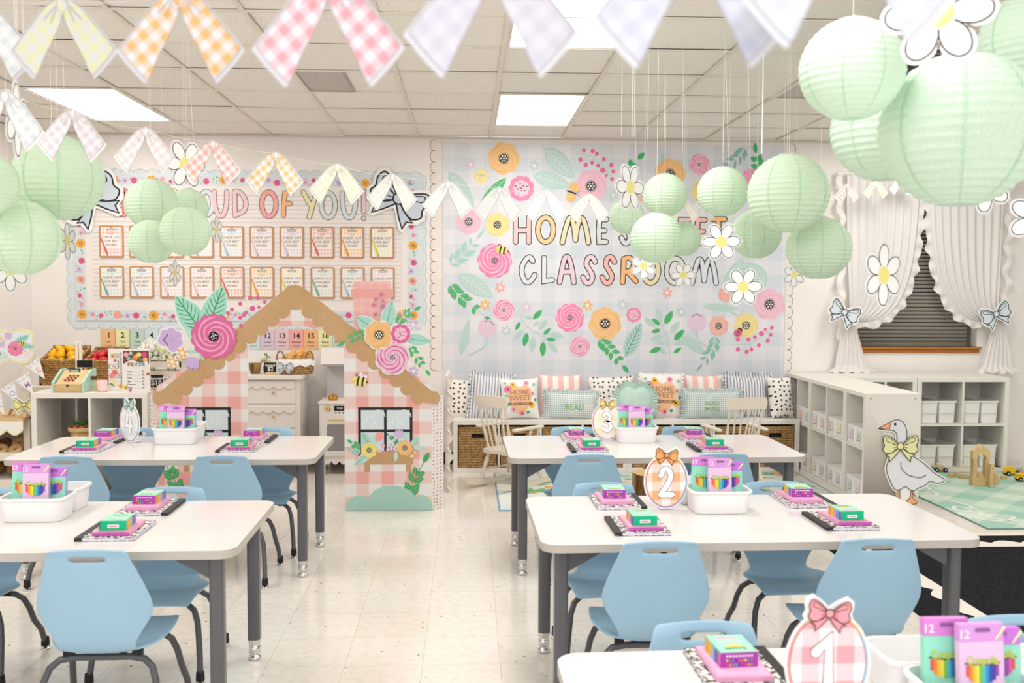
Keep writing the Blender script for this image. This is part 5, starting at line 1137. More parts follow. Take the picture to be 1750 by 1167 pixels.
# ================================================================ ROCKING CHAIRS, STUMPS
cream = M('#E9DFCF', .45, .35)
def spindle(f, a, b, r, m=cream, turned=True):
    a, b = Vector(a), Vector(b); ks = (0, .1, .2, .3, .45, .6, .75, .85, .92, 1); rs = (.7, 1.0, .75, 1.25, 1.1, .8, .75, 1.2, .8, .8) if turned else (1,)*10
    f.tube([a+(b-a)*k for k in ks], [r*q for q in rs], m, 8)
def rocker(label, loc, rz):
    T = thing('rocking_chair', label, 'rocking chair', loc, rz, 'cream child rocking chairs')
    sz_ = .30
    f = MB(); f.prism(spline([(-.17, -.155), (0, -.165), (.17, -.155), (.185, 0), (.17, .16), (0, .175), (-.17, .16), (-.185, 0)], 4, True), sz_-.03, sz_, cream, 'Z'); f.build('seat', T, bevel=.006)
    # front is +Y
    f = MB(); f.prism([(-.165, .655), (.165, .655), (.172, .70), (.165, .745), (-.165, .745), (-.172, .70)], -.262, -.242, cream); f.build('crest_rail', T, bevel=.006)
    for i in range(6):
        x = -.135+i*.054; f = MB()
        (spindle(f, (x*.9, -.135, sz_-.01), (x, -.248, .665), .0115) if i in (0, 5) else spindle(f, (x*.9, -.135, sz_-.01), (x, -.248, .665), .007, turned=False)); f.build('back_spindle', T)
    for s in (-1, 1):
        for y0, y1 in ((-.12, -.175), (.12, .165)):
            f = MB(); spindle(f, (s*.135, y0, sz_-.02), (s*.17, y1, .05+(y1/.5)**2*.12), .016); f.build('leg', T)
        f = MB(); P = []
        for k in range(17):
            y = -.36+.66*k/16; z = .0+ (y+.03)**2*.42
            P.append([(s*.17-.013, y, z), (s*.17+.013, y, z), (s*.17+.013, y, z+.045), (s*.17-.013, y, z+.045)])
        f.grid(P, cream, False, cu=True); f.add(P[0], [(0, 1, 2, 3)], cream); f.add(P[-1], [(3, 2, 1, 0)], cream); f.build('rocker_runner', T)
        f = MB(); f.prism([(s*.19-.022, -.2), (s*.19+.018, -.2), (s*.2+.026, .13), (s*.2, .16), (s*.2-.03, .13)], .475, .493, cream, 'Z'); f.build('armrest', T, bevel=.005)
        for y in (.0, .1): f = MB(); spindle(f, (s*.155, y, sz_-.01), (s*.193, y+.01, .477), .011); f.build('arm_spindle', T)
        f = MB(); f.tube([(s*.155, -.16, .14), (s*.155, .145, .13)], .008, cream); f.build('stretcher', T)
    for y in (-.155, .14): f = MB(); f.tube([(-.15, y, .13), (.15, y, .13)], .008, cream); f.build('stretcher', T)
    return T
rocker('cream wooden rocking chair left of table 3, turned sideways', (.33, 7.17, 0), -.75).scale = (.93,)*3
rocker('cream wooden rocking chair behind table 3, right one, seen from behind', (1.985, 7.1, 0), .12).scale = (.93,)*3
bark = noisy('tree_bark', '#5B4228', '#A58456', 22, .9, .1, (1, 1, .18), bump=.8); woodtop, nt, b = NM('cut_wood', .6)
t_ = N(nt, 'ShaderNodeTexCoord'); wv = N(nt, 'ShaderNodeTexWave', wave_type='RINGS', rings_direction='Z'); wv.inputs['Scale'].default_value = 22; wv.inputs['Distortion'].default_value = 2; nt.links.new(t_.outputs['Object'], wv.inputs['Vector']); nt.links.new(MIX(nt, wv.outputs[0], '#C9A468', '#DDBD86'), b.inputs['Base Color'])
for lab, px, r, h_, Y in (('tree stump stool behind table 3, nearer and lower one', 1118, .135, .23, 6.45), ('tree stump stool behind table 3, further one', 1130, .12, .30, 6.9)):
    c = at(px, 600, Y); T = thing('tree_stump', lab, 'stump stool', (c.x, Y, 0)); f = MB(); P = []
    for z in (0, h_*.3, h_*.7, h_): P.append([((r*(1+.04*math.sin(a*7)+.03*math.sin(a*3+1)))*math.cos(a), (r*(1+.04*math.sin(a*7)+.03*math.sin(a*3+1)))*math.sin(a), z) for a in [2*PI*i/40 for i in range(40)]])
    f.grid(P, bark, cu=True); f.build('bark', T); f = MB(); f.add(P[-1], [tuple(range(40))], woodtop); f.build('cut_top', T)

# ================================================================ RUGS
def rug(name, label, x0, y0, x1, y1, mat_, edge, z=.006, base=0):
    T = thing(name, label, 'rug', ((x0+x1)/2, (y0+y1)/2, base)); w_, d_ = (x1-x0)/2, (y1-y0)/2
    f = MB(); f.box(-w_, w_, -d_, d_, 0, z, mat_); f.build('pile', T)
    f = MB()
    for a in ((-w_-.012, w_+.012, -d_-.012, -d_), (-w_-.012, w_+.012, d_, d_+.012), (-w_-.012, -w_, -d_, d_), (w_, w_+.012, -d_, d_)): f.box(a[0], a[1], a[2], a[3], 0, z+.001, edge)
    f.build('binding', T); return T
T = rug('floral_rug', 'pale floral rug with blue edge under the rocking chairs', .22, 6.34, 2.63, 7.6, noisy('rug_field', '#D5DDDA', '#DDE2DA', 4, .95, .05), '#7FA0BD')
A = Art(); A.T = Matrix.Translation((0, 0, .006)) @ Matrix.Rotation(-PI/2, 4, 'X'); rr = random.Random(11)
for i in range(54):
    x, z = rr.uniform(-1.1, 1.1), rr.uniform(-.55, .55); k = i % 5
    if k == 0: anemone(A, x, z, rr.uniform(.07, .12), rr.choice(('#F3B9B0', '#F3C6D4', '#F5C48C')), '#EFA79C', 2)
    elif k == 1: leaf(A, x, z, x+rr.uniform(-.2, .2), z+rr.uniform(-.15, .15)+.05, .09, rr.choice(('#A9CBA0', '#BFD9C8', '#8DBA8C')), '#DDE9DA', 1, 4)
    elif k == 2: sprig(A, [(x, z), (x+.12, z+.05), (x+.26, z+rr.uniform(-.1, .1))], .08, .035, col=rr.choice(('#6FAE6E', '#9CCBAE')), n=4)
    elif k == 3: A.disc(x, z, rr.uniform(.02, .04), rr.choice(('#F2A23F', '#EA7C86', '#F3C6D4')), 2)
    else: A.stroke(spline([(x, z), (x+.1, z+.06), (x+.22, z), (x+.34, z+.06)], 4), .03, rr.choice(('#BFD3E0', '#F3CFC6', '#C9DDCB')), 1)
A.build('floral_pattern', T)
# mint harlequin rug
m, nt, b = NM('harlequin_rug', .95, .05); x, y, mp = coords(nt, 0, 'XY')
u, v = MA(nt, 'MULTIPLY', x, 1/.27), MA(nt, 'MULTIPLY', y, 1/.27)
d1 = MA(nt, 'FLOOR', MA(nt, 'ADD', u, v)); d2 = MA(nt, 'FLOOR', MA(nt, 'SUBTRACT', u, v))
f_ = MA(nt, 'FRACT', MA(nt, 'MULTIPLY', MA(nt, 'ADD', MA(nt, 'ADD', d1, d2), 100), .5))
nn = N(nt, 'ShaderNodeTexNoise'); nn.inputs['Scale'].default_value = 5; tt = N(nt, 'ShaderNodeTexCoord'); nt.links.new(tt.outputs['Object'], nn.inputs['Vector'])
f2 = MA(nt, 'GREATER_THAN', MA(nt, 'FRACT', MA(nt, 'MULTIPLY', MA(nt, 'ADD', d1, 100), .5)), .3); f3 = MA(nt, 'GREATER_THAN', MA(nt, 'FRACT', MA(nt, 'MULTIPLY', MA(nt, 'ADD', d2, 100), .5)), .3)
c = MIX(nt, MA(nt, 'MULTIPLY', MA(nt, 'ADD', f2, f3), .5), '#D3E2D0', '#9CC6B5'); c = MIX(nt, MA(nt, 'MULTIPLY', nn.outputs[0], .15), c, '#DDE6D6'); nt.links.new(c, b.inputs['Base Color'])
T = rug('mint_diamond_rug', 'mint green diamond pattern rug on the right with white swirl border', 3.22, 5.77, 5.3, 7.56, m, '#6F8C84', base=.0)
A = Art(); A.T = Matrix.Translation((0, 0, .006)) @ Matrix.Rotation(-PI/2, 4, 'X')
for k in range(3): x = -1.02+k*.75; A.stroke(spline([(x, -.62), (x+.15, -.72), (x+.3, -.62), (x+.22, -.54), (x+.14, -.62), (x+.3, -.74), (x+.55, -.72), (x+.72, -.62)], 5), .028, '#E6EAE0', 1)
for k in range(3): z = -.6+k*.6; A.stroke(spline([(-.93, z), (-.86, z+.15), (-.94, z+.3), (-.99, z+.2), (-.93, z+.14), (-.84, z+.3), (-.9, z+.55)], 5), .028, '#E6EAE0', 1)
A.build('swirl_border', T)
# black rug with cream scalloped edges
T = thing('black_rug', 'black rug with cream scalloped border, lower right', 'rug', (3.4, 4.55, 0)); blk = noisy('black_pile', '#1F1F21', '#2A2A2C', 60, .95, .05)
p1, p2, p3 = atz(1598, 1027, 0), atz(1648, 905, 0), atz(1750, 906, 0)
f = MB(); f.box(-1.35, 1.75, -1.9, 1.1, 0, .006, blk); f.build('pile', T)
A = Art(); A.T = Matrix.Translation((0, 0, .006)) @ Matrix.Rotation(-PI/2, 4, 'X')
def scband(x, za, zb, sg):   # band along Z with scallops on one side
    n = 14; pts = [(x, za)]; L_ = (zb-za)/n
    for i in range(n): pts += [(x+sg*(.06+.055*math.sin(PI*k/5)), za+L_*(i+k/5)) for k in range(6)]
    pts += [(x, zb)]; A.poly(pts, '#E9E2D8', 1)
scband(-1.05, -1.9, .80, -1)
n = 16; pts = [(-1.05, .80)]
for i in range(n): pts += [(-1.05+2.8*(i+k/5)/n, .88+.05*math.sin(PI*k/5)) for k in range(6)]
A.poly(pts+[(1.75, .80)], '#E9E2D8', 1)
A.rect(-1.35, 1.04, 1.75, 1.1, '#E9E2D8', 2)
A.build('scalloped_border', T)

# ================================================================ DIVIDING CUBE UNITS WITH BINS (right)
DX = 2.70; seg = [(6.43, 1), (6.783, 2), (7.495, 2)]
labs = ['white cube shelf with the goose cut-out on its end', 'white cube shelf in the middle of the dividing row', 'white cube shelf at the wall end of the dividing row, next to cushions']
cardc = ['#E9A04E', '#E6D860', '#E39AA6', '#EB8E86', '#C9A9DA', '#9FC4C9', '#9FC3A8', '#D9D96A', '#C79A6E', '#8CB4A4', '#E7B0B8', '#B9A0C4']
bin0 = None; nb_ = 0
for si, (y0, cols) in enumerate(seg):
    W = .71 if cols == 2 else .352
    if si == 2: W = WALLY-.02-y0
    # unit is built with its front towards -Y, then turned so the front faces -X
    T, cw, ch = cube_unit('cube_shelf', labs[si], 'shelf', (DX, y0+W, 0), -PI/2, cols, 2, .77, W=W-.002, t=.028, group='white cube shelves dividing the room')
    if si == 0:
        f = MB(); 
        for x, z in ((.04, .73), (.35, .73), (.04, .05), (.35, .05)): f.lathe([(0, .001), (.006, .001), (.006, 0)], '#8F8B86', n=10)
        f = MB()
        for x, z in ((.04, .735), (.35, .735), (.35, .04)): f.tube([(W-.002, x, z), (W-.0005, x, z)], .0055, '#8F8B86', 10)
        f.build('screw_caps', T)
    for j in range(2):
        for i in range(cols):
            for h_ in range(2):
                # local x runs from the wall towards the camera
                lx = .028+i*(cw+.016)+cw*(.265+.47*h_); z = .028+j*(ch+.016)+.001; wy = y0+W-lx; pos = (DX+.008, wy, z)
                lab = f'narrow white lidded bin with picture card, {("lower", "upper")[j]} row, {nb_//2+1} pair' ; nb_ += 1
                cell_no = {0: 1, 1: 3-i if cols == 2 else 1, 2: 5-i}[si]
                lab = f'white labelled bin, {("lower", "upper")[j]} row, cell {cell_no} counted from the goose, {("far", "near")[h_]} one'
                if bin0 is None:
                    bin0 = thing('labelled_bin', lab, 'bin', pos, -PI/2, 'white labelled bins in the dividing shelves'); f = MB(); w1 = .066; g_ = [(rrpts(-w1, .0, w1, .33, .02), 0), (rrpts(-w1-.006, -.0, w1+.006, .335, .022), .115), (rrpts(-w1-.006, -.0, w1+.006, .335, .022), .118)]
                    f.grid([[(p[0], p[1], zz) for p in o] for o, zz in g_], plw, cu=True); f.build('tub', bin0)
                    f = MB(); f.prism(rrpts(-w1-.008, -.003, w1+.008, .338, .02), .1185, .132, M('#F4F3F1', .3), 'Z'); f.build('lid', bin0, bevel=.004)
                    cur = bin0
                else: cur = dup(bin0, pos, -PI/2, lab); [bpy.data.objects.remove(x) for x in [c for c in bpy.data.objects if c.parent == cur and c.name.startswith('picture_card')]]
                A = Art(y=-.003); c_ = cardc[(nb_*5+j) % 12]; A.rect(-.036, .022, .036, .106, '#F3EFEC', 0); g2 = gingham('#F3EFEA', c_, .009); A.rect(-.031, .032, .031, .101, g2, 1); A.rect(-.02, .045, .02, .085, '#F6F1EA', 2); A.disc(0, .065, .013, c_, 3, rz=.016, n=10); A.rect(-.018, .036, .018, .042, '#8C8580', 3); A.build('picture_card', cur)
# the goose
gY = 6.43-.006; e = at(1550, 780, gY)
T = thing('goose_cutout', 'flat white goose cut-out with yellow bow, fixed to the shelf end', 'goose cut-out', (e.x, gY, 0))
def q(a, b): p = at(1500+a/5.833, 680+b/5.833, gY); return p.x-e.x, p.z
gs = spline([q(*p) for p in ((10, 300), (70, 268), (130, 238), (165, 220), (205, 217), (255, 245), (285, 310), (290, 400), (285, 480), (320, 555), (400, 610), (480, 670), (560, 745), (650, 800), (662, 822), (640, 842), (580, 848), (520, 830), (470, 870), (400, 900), (360, 925), (320, 915), (275, 885), (235, 905), (205, 918), (165, 905), (120, 820), (90, 740), (88, 680), (115, 600), (150, 520), (185, 450), (190, 370), (165, 330), (120, 318), (60, 314), (15, 308))], 4, True)
halo = '#F3F2F0'; A = Art(); c_ = q(250, 600)
big = []
for i, p in enumerate(gs):
    a, b_ = Vector(gs[i-1]), Vector(gs[(i+1) % len(gs)]); d = (b_-a).normalized(); nn_ = Vector((d.y, -d.x)); big.append((p[0]-nn_.x*.012, p[1]-nn_.y*.012))
if abs(sum(a[0]*b_[1]-b_[0]*a[1] for a, b_ in zip(big, big[1:]+big[:1]))) < abs(sum(a[0]*b_[1]-b_[0]*a[1] for a, b_ in zip(gs, gs[1:]+gs[:1]))):
    big = [(2*g[0]-b_[0], 2*g[1]-b_[1]) for g, b_ in zip(gs, big)]
A.prism(big, 0, .004, halo); A.prism([q(*p) for p in ((180, 890), (350, 890), (352, 960), (420, 1050), (270, 1068), (240, 1100), (150, 1090), (185, 1040))], .0006, .0035, halo); A.build('board', T)
A = Art(); A.poly(gs, '#E6E7EC', 1); A.stroke(gs, .0055, '#4A4A4C', 5, closed=True)
A.stroke(spline([q(*p) for p in ((230, 640), (235, 700), (290, 760), (350, 783), (415, 795), (450, 785), (482, 768))], 4), .0055, '#4A4A4C', 5); A.disc(*q(173, 261), .009, '#1D1D1D', 5); A.build('goose_body', T)
A = Art(); A.poly([q(*p) for p in ((10, 300), (130, 236), (128, 270), (115, 292), (115, 318), (60, 314))], '#F2B58C', 6); A.stroke([q(*p) for p in ((10, 300), (130, 236), (128, 270), (115, 292), (115, 318), (60, 314))], .005, '#6B5046', 7, closed=True); A.stroke([q(15, 304), q(112, 300)], .004, '#6B5046', 7); A.build('beak', T)
for pts in (((193, 915), (220, 915), (220, 1000), (240, 1040), (150, 1070), (190, 1010)), ((330, 925), (350, 925), (348, 990), (400, 1040), (385, 1052), (330, 1062), (280, 1035), (325, 990))):
    A = Art(); P = [q(*p) for p in pts]; A.poly(P, '#F0B07C', 3); A.stroke(P, .005, '#6B5046', 4, closed=True); A.build('leg', T)
A = Art(y=-.004); bow2d(A, *q(222, 482), .122, '#EAE9AE', '#4A4A3A', 0, 8, None, .05, '#EDEBB4'); A.build('bow', T)

# ================================================================ WALL CUBE UNITS AND WHITE BINS (far right)
def plain_bin(lab, pos, w1, L_, h_, grp, rz=0):
    T = thing('white_shelf_bin', lab, 'bin', pos, rz, grp); f = MB(); o = [(.82, .9, 0), (.86, .92, .004), (.93, .96, h_-.02), (1.0, .99, h_-.016), (1.08, 1.0, h_), (.96, .97, h_), (.84, .9, .006)]
    R_ = [[(x, y+L_/2, z) for x, y in rrpts(-w1*a, -L_/2*b_, w1*a, L_/2*b_, .018)] for a, b_, z in o]
    f.grid(R_, M('#F1EEE9', .4), cu=True); f.add(R_[0], [tuple(range(len(R_[0])))], M('#F1EEE9', .4)); f.add(R_[-1], [tuple(range(len(R_[0])))], M('#F1EEE9', .4)); f.build('tub', T, bevel=.002)
    for z in (h_*.45,): f = MB(); f.box(-w1*.88, w1*.88, .004, .009, z, z+.003, '#DAD6CF'); f.build('rib', T)
UY = WALLY-.48
uR, cw, ch = cube_unit('cube_shelf', 'white cube shelf under the window holding eight white bins', 'shelf', (3.62, UY, 0), 0, 2, 2, .77, group='white cube shelves under the window', back=True)
uL, cwl, chl = cube_unit('cube_shelf', 'white empty cube shelf behind the dividing row', 'shelf', (3.10, UY, 0), 0, 2, 2, .77, W=.515, group='white cube shelves under the window', back=True)
for j in range(2):
    for i in range(2):
        for h_ in range(2):
            plain_bin(f'open white bin in the window shelf, {("lower", "upper")[j]} {("left", "right")[i]} cell, {("left", "right")[h_]} one', (3.62+.036+i*(cw+.016)+cw*(.25+.44*h_), UY+.02, .037+j*(ch+.016)), .073, .34, .185, 'open white bins in the window shelf')
# ================================================================ BLOCKS AND TOY VEHICLES
bw = noisy('beech', '#DDBE8C', '#D2AF7A', 14, .5, .3, (1, 1, 6)); bw2 = noisy('beech_b', '#E3C795', '#DBBB86', 14, .5, .3, (6, 1, 1))
def blk_(name, lab, px, py, dims, rz=0, z=0, shape=None, Y=None, grp='wooden blocks on the mint rug', rx=0):
    p = atz(px, py, .007) if Y is None else Vector((at(px, 600, Y).x, Y, .007)); f = MB(); w_, d_, h_ = dims
    if shape == 'tri': f.prism([(-w_/2, 0), (w_/2, 0), (0, h_)], -d_/2, d_/2, bw2)
    elif shape == 'arch': f.prism([(-w_/2, 0), (-w_*.28, 0)]+[(-w_*.28*math.cos(PI*k/10), h_*.55*math.sin(PI*k/10)) for k in range(11)]+[(w_*.28, 0), (w_/2, 0), (w_/2, h_), (-w_/2, h_)], -d_/2, d_/2, bw2)
    elif shape == 'half': f.prism([(w_/2*math.cos(PI*k/10), h_*math.sin(PI*k/10)) for k in range(11)], -d_/2, d_/2, bw2)
    elif shape == 'cyl': f.lathe([(0, 0), (w_/2, 0), (w_/2, h_), (0, h_)], bw2, n=16)
    else: f.box(-w_/2, w_/2, -d_/2, d_/2, 0, h_, bw)
    return tag(f.build(name, loc=(p.x, p.y, .0072+z), rot=(rx, 0, rz), bevel=.0015), lab, 'block', grp)
tY = 7.05; X_ = 1681; c_ = at(X_, 600, tY).x
def tb(lab, dx, z, dims, shape=None): return blk_('wooden_block', lab, X_+dx, 0, dims, 0, z, shape, tY)
tb('wide wooden block at the foot of the block tower', 0, 0, (.135, .05, .068)); u_ = 10.8
tb('upright wooden block, left column of the block tower', -10.5, .0685, (.032, .045, .135)); tb('upright wooden block, right column of the block tower', 10.5, .0685, (.032, .045, .135))
tb('small wooden block inside the block tower doorway', 0, .0685, (.05, .04, .014)); tb('half round wooden block inside the block tower doorway', 0, .083, (.032, .03, .014), 'half')
tb('wooden arch block bridging the tower columns', 0, .204, (.135, .045, .058), 'arch'); tb('triangular wooden block on top of the block tower', 0, .2625, (.135, .045, .05), 'tri')
blk_('wooden_block', 'tall thin wooden block right of the block tower', 1700.5, 0, (.03, .03, .145), 0, 0, None, 6.98); blk_('wooden_block', 'small cube block on the tall thin block', 1701, 0, (.032, .032, .03), 0, .146, None, 6.98)
blk_('wooden_block', 'wooden block standing behind the tall thin block', 1708, 0, (.03, .03, .085), 0, 0, None, 7.08)
for lab, px, py, dims, rz in (('wooden block lying furthest left on the mint rug', 1627, 815, (.08, .03, .028), .5), ('wooden block lying second from left on the rug', 1648, 817, (.085, .03, .026), -.08), ('long wooden block lying in front of the tower', 1690, 825, (.14, .03, .03), -.25), ('thin wooden block behind the long lying block', 1688, 811, (.07, .02, .012), 0), ('grey wooden block left of the tower', 1664, 812, (.05, .03, .026), .3), ('small wooden block left of the yellow truck', 1715, 818, (.042, .03, .022), .2), ('flat wooden piece behind the left blocks', 1640, 808, (.09, .02, .008), 0), ('round wooden block left of the tower foot', 1661, 804, (.03, .03, .02), 0)): blk_('wooden_block', lab, px, py, dims, rz)
def wheel(f, x, y, r, w_=.012): f.tube([(x, y-w_/2, r), (x, y+w_/2, r)], r, '#26221F', 14); f.tube([(x, y-w_/2-.001, r), (x, y+w_/2+.001, r)], r*.4, '#C9C4BC', 10)
ye = M('#F2C41F', .35)
def vehicle(name, lab, px, py, rz, kind):
    p = atz(px, py, .007); T = thing(name, lab, 'toy vehicle', (p.x, p.y, .0072), rz)
    if kind == 'blue':
        f = MB(); f.prism([(-.05, .014), (.05, .014), (.055, .03), (.03, .05), (-.01, .055), (-.05, .045)], -.02, .02, bw); f.build('body', T, bevel=.004); f = MB(); f.prism([(-.05, .012), (-.01, .012), (-.012, .04), (-.03, .045), (-.05, .04)], -.0215, .0215, M('#5FA9B8', .4)); f.build('fender', T, bevel=.002); f = MB(); f.sphere((-.02, 0, .06), .012, bw2); f.build('driver', T)
    elif kind == 'digger':
        f = MB(); f.box(-.05, .02, -.025, .025, .018, .04, ye); f.prism([(-.03, .04), (.03, .04), (.035, .1), (-.025, .1)], -.024, .024, ye); f.build('cab', T, bevel=.003); f = MB(); f.prism([(-.018, .055), (-.002, .055), (-.002, .085), (-.014, .085)], -.0245, .0245, '#5E5648'); f.prism([(.008, .05), (.02, .05), (.024, .085), (.01, .085)], -.0245, .0245, '#5E5648'); f.build('window', T); f = MB(); f.prism([(.03, .005), (.1, .005), (.105, .02), (.075, .035), (.06, .02), (.03, .02)], -.03, .03, M('#D9B64A', .4)); f.build('scoop', T, bevel=.003)
    elif kind == 'mixer':
        f = MB(); f.prism([(-.05, .015), (.03, .015), (.03, .045), (.01, .07), (-.03, .075), (-.05, .055)], -.025, .025, ye); f.build('cab', T, bevel=.005); f = MB(); f.tube([(.02, 0, .05), (.04, 0, .055), (.075, 0, .06), (.09, 0, .062)], [.02, .027, .024, .012], M('#BDB9B4', .5), 14); f.build('drum', T); f = MB(); f.box(.02, .09, -.022, .022, .015, .028, bw); f.build('chassis', T)
    else:
        f = MB(); f.box(-.055, .06, -.03, .03, .02, .06, ye); f.box(-.056, .061, -.031, .031, .045, .049, '#2A241C'); f.box(.0, .06, -.026, .026, .0605, .085, bw); f.build('body', T, bevel=.003)
    for x in (-.03, .04) if kind != 'digger' else (-.035, .0):
        f = MB(); 
        for y in (-.028, .028): wheel(f, x, y, .018 if kind != 'digger' else .014)
        f.build('wheel_pair', T)
vehicle('toy_car', 'wooden toy car with blue fender by the shelf end', 1605, 806, -.1, 'blue'); vehicle('toy_digger', 'yellow toy digger left of the block tower', 1645, 803, -.2, 'digger')
vehicle('toy_mixer_truck', 'yellow toy mixer truck right of the block tower', 1727, 812, -.1, 'mixer'); vehicle('toy_truck', 'yellow wooden toy truck cut by the right frame edge', 1748, 822, -.1, 'truck')
# ================================================================ LEFT: MARKET CORNER
sx, sy = -2.885, 6.50
cube, cw, ch = cube_unit('cube_shelf', 'white cube shelf used as shop counter left of the playhouse', 'shelf', (sx, sy, 0), 0, 2, 2, .77)
cube2, _, _ = cube_unit('cube_shelf', 'white cube shelf behind the shop counter carrying the fruit baskets', 'shelf', (sx-.25, 6.905, 0), 0, 3, 2, .77, W=1.12, back=True)
CT = .771
# wicker crates with fruit
def fruit_crate(lab, px, Y, w_, h_=.24):
    c = at(px, 640, Y); T = thing('wicker_crate', lab, 'basket', (c.x, Y, CT), rot=(0, 0, 0), group='wicker fruit crates behind the counter'); f = MB()
    D = .26; hf = h_*.68
    f.box(-w_, w_, 0, .02, 0, hf, wdark); f.box(-w_, w_, D-.02, D, 0, h_, wdark)
    for s in (-1, 1): f.prism([(0, 0), (D, 0), (D, h_), (.0, hf)], min(s*w_, s*(w_-.02)), max(s*w_, s*(w_-.02)), wdark, 'X')
    f.box(-w_, w_, 0, D, 0, .015, wdark); f.build('woven_body', T, bevel=.005)
    f = MB(); f.tube([(-w_, .008, hf), (w_, .008, hf)], .011, wick); f.build('rim', T); f = MB(); f.tube([(-w_, D-.01, h_), (w_, D-.01, h_)], .012, wick); f.build('rim', T)
    f = MB(); f.prism([(.02, .0), (D-.02, .0), (D-.02, h_*.62), (.02, hf*.86)], -w_+.02, w_-.02, '#3B2814', 'X'); f.build('liner', T)
    return c, hf, h_
c, hf, h_ = fruit_crate('dark wicker crate of yellow pears at the far left', 100, 7.0, .135, .26); rr = random.Random(2)
k = 0
for (u, y, z) in ((-.07, .05, .0), (.0, .04, -.005), (.07, .05, 0), (-.09, .12, .035), (-.03, .11, .04), (.045, .12, .04), (.09, .16, .05), (-.05, .19, .07), (.02, .19, .075)):
    f = MB(); f.lathe([(0, -.03), (.022, -.026), (.034, -.008), (.033, .01), (.022, .032), (.015, .048), (.008, .056), (0, .057)], M('#F2B520', .35), n=14)
    o = f.build('toy_pear', loc=(c.x+u, 7.0+y, CT+hf*.93+z+.0), rot=(rr.uniform(-1, 1), rr.uniform(-1.2, 1.2), rr.random()*6)); tag(o, 'yellow toy pear heaped in the far left wicker crate', 'toy fruit', 'yellow toy pears in the crate')
    f = MB(); f.tube([(0, 0, .055), (.004, 0, .07)], .0025, '#6B4A22', 6); f.build('stem', o); k += 1
c, hf, h_ = fruit_crate('dark wicker crate of red apples behind the cash register', 170, 7.0, .12, .25)
for (u, y, z) in ((-.06, .05, .0), (.01, .05, .005), (.07, .06, 0), (-.03, .12, .045), (.04, .13, .055), (.08, .15, .03), (-.075, .15, .03), (.0, .2, .06)):
    f = MB(); f.lathe([(0, -.028), (.014, -.032), (.03, -.02), (.037, .004), (.03, .026), (.013, .033), (0, .026)], M('#C8202E', .25, .5), n=16)
    o = f.build('toy_apple', loc=(c.x+u, 7.0+y, CT+hf*.93+z+.002), rot=(rr.uniform(-.5, .5), rr.uniform(-.5, .5), 0)); tag(o, 'red toy apple heaped in the wicker crate behind the register', 'toy fruit', 'red toy apples in the crate')
    f = MB(); f.tube([(0, 0, .026), (.003, 0, .042)], .002, '#5A3A1E', 6); f.build('stem', o)
cc = at(136, 620, 6.98); f = MB(); f.box(-.022, -.003, 0, .02, 0, .31, '#EFE9DF'); f.box(.004, .022, 0, .02, 0, .31, '#EFE9DF'); f.box(-.022, .022, .005, .25, .0, .015, '#EFE9DF'); tag(f.build('rack_upright', loc=(cc.x, 6.96, CT), bevel=.002), 'white double rack upright between the two fruit crates', 'rack upright')
# cash register
c = at(130, 655, 6.62); T = thing('toy_cash_register', 'mint and wood toy cash register on the counter', 'cash register', (c.x, 6.6, CT), -.06); mint = M('#B5DCCB', .45)
f = MB(); f.box(-.115, .09, -.075, .11, 0, .055, bw); f.prism([(-.075, .055), (.11, .055), (.11, .135), (.055, .135), (-.06, .062)], -.098, .073, bw2, 'X'); f.build('body', T, bevel=.002)
for s in ((-.121, -.106), (.081, .096)): f = MB(); f.prism([(-.08, 0), (.115, 0), (.115, .145), (.05, .145), (-.08, .066)], s[0], s[1], mint, 'X'); f.build('side_panel', T, bevel=.002)
f = MB(); f.box(-.1, .075, -.079, -.075, .008, .05, bw); f.tube([(-.0125, -.08, .046), (-.0125, -.084, .046)], .008, '#3A3A3A', 10); f.build('drawer', T)
sl = math.atan2(.073, .115)
def onslope(u, v): return (u, -.06+v*math.cos(sl), .062+v*math.sin(sl)+.004)
f = MB()
for r in range(3):
    for i in range(3):
        p = onslope(-.045+i*.026+.008*r, .02+r*.024); f.sphere((p[0], p[1], p[2]+.004), .009, '#B8283C' if i < 2 or r != 1 else '#3F6F5A', 10, 6, (1, 1, .5))
f.build('key', T)
f = MB(); p = onslope(-.02, .108); f.cbox((p[0], .048, .132), (.07, .012, .032), '#3C4A48', rx=-.3); f.cbox((p[0], .0405, .131), (.055, .002, .02), '#A9B8A9', rx=-.3); f.build('display', T)
f = MB(); f.box(.1, .15, .02, .07, 0, .012, bw); f.box(.115, .135, .04, .05, .012, .085, bw2); f.box(.088, .135, .03, .037, .075, .1, '#6B3322'); f.build('card_reader', T)
c = at(146, 629, 6.78); T = thing('display_sign', 'small black customer display on a wooden post behind the register', 'display', (c.x, 6.78, CT)); f = MB(); f.tube([(0, 0, 0), (0, 0, .15)], .010, bw); f.build('post', T); f = MB(); f.box(-.052, .052, -.012, -.006, .148, .195, '#171513'); f.box(-.055, .055, -.006, .0, .145, .198, '#D9CDBB'); f.build('screen', T)
c = at(177, 666, 6.6); f = MB(); f.lathe([(.0, 0), (.028, 0), (.033, .008), (.031, .012), (.035, .075), (.033, .075), (.029, .014), (0, .012)], M('#F2CFCB', .2), n=20); tag(f.build('pink_cup', loc=(c.x, 6.58, CT)), 'small pale pink cup on the counter beside the price board', 'cup')
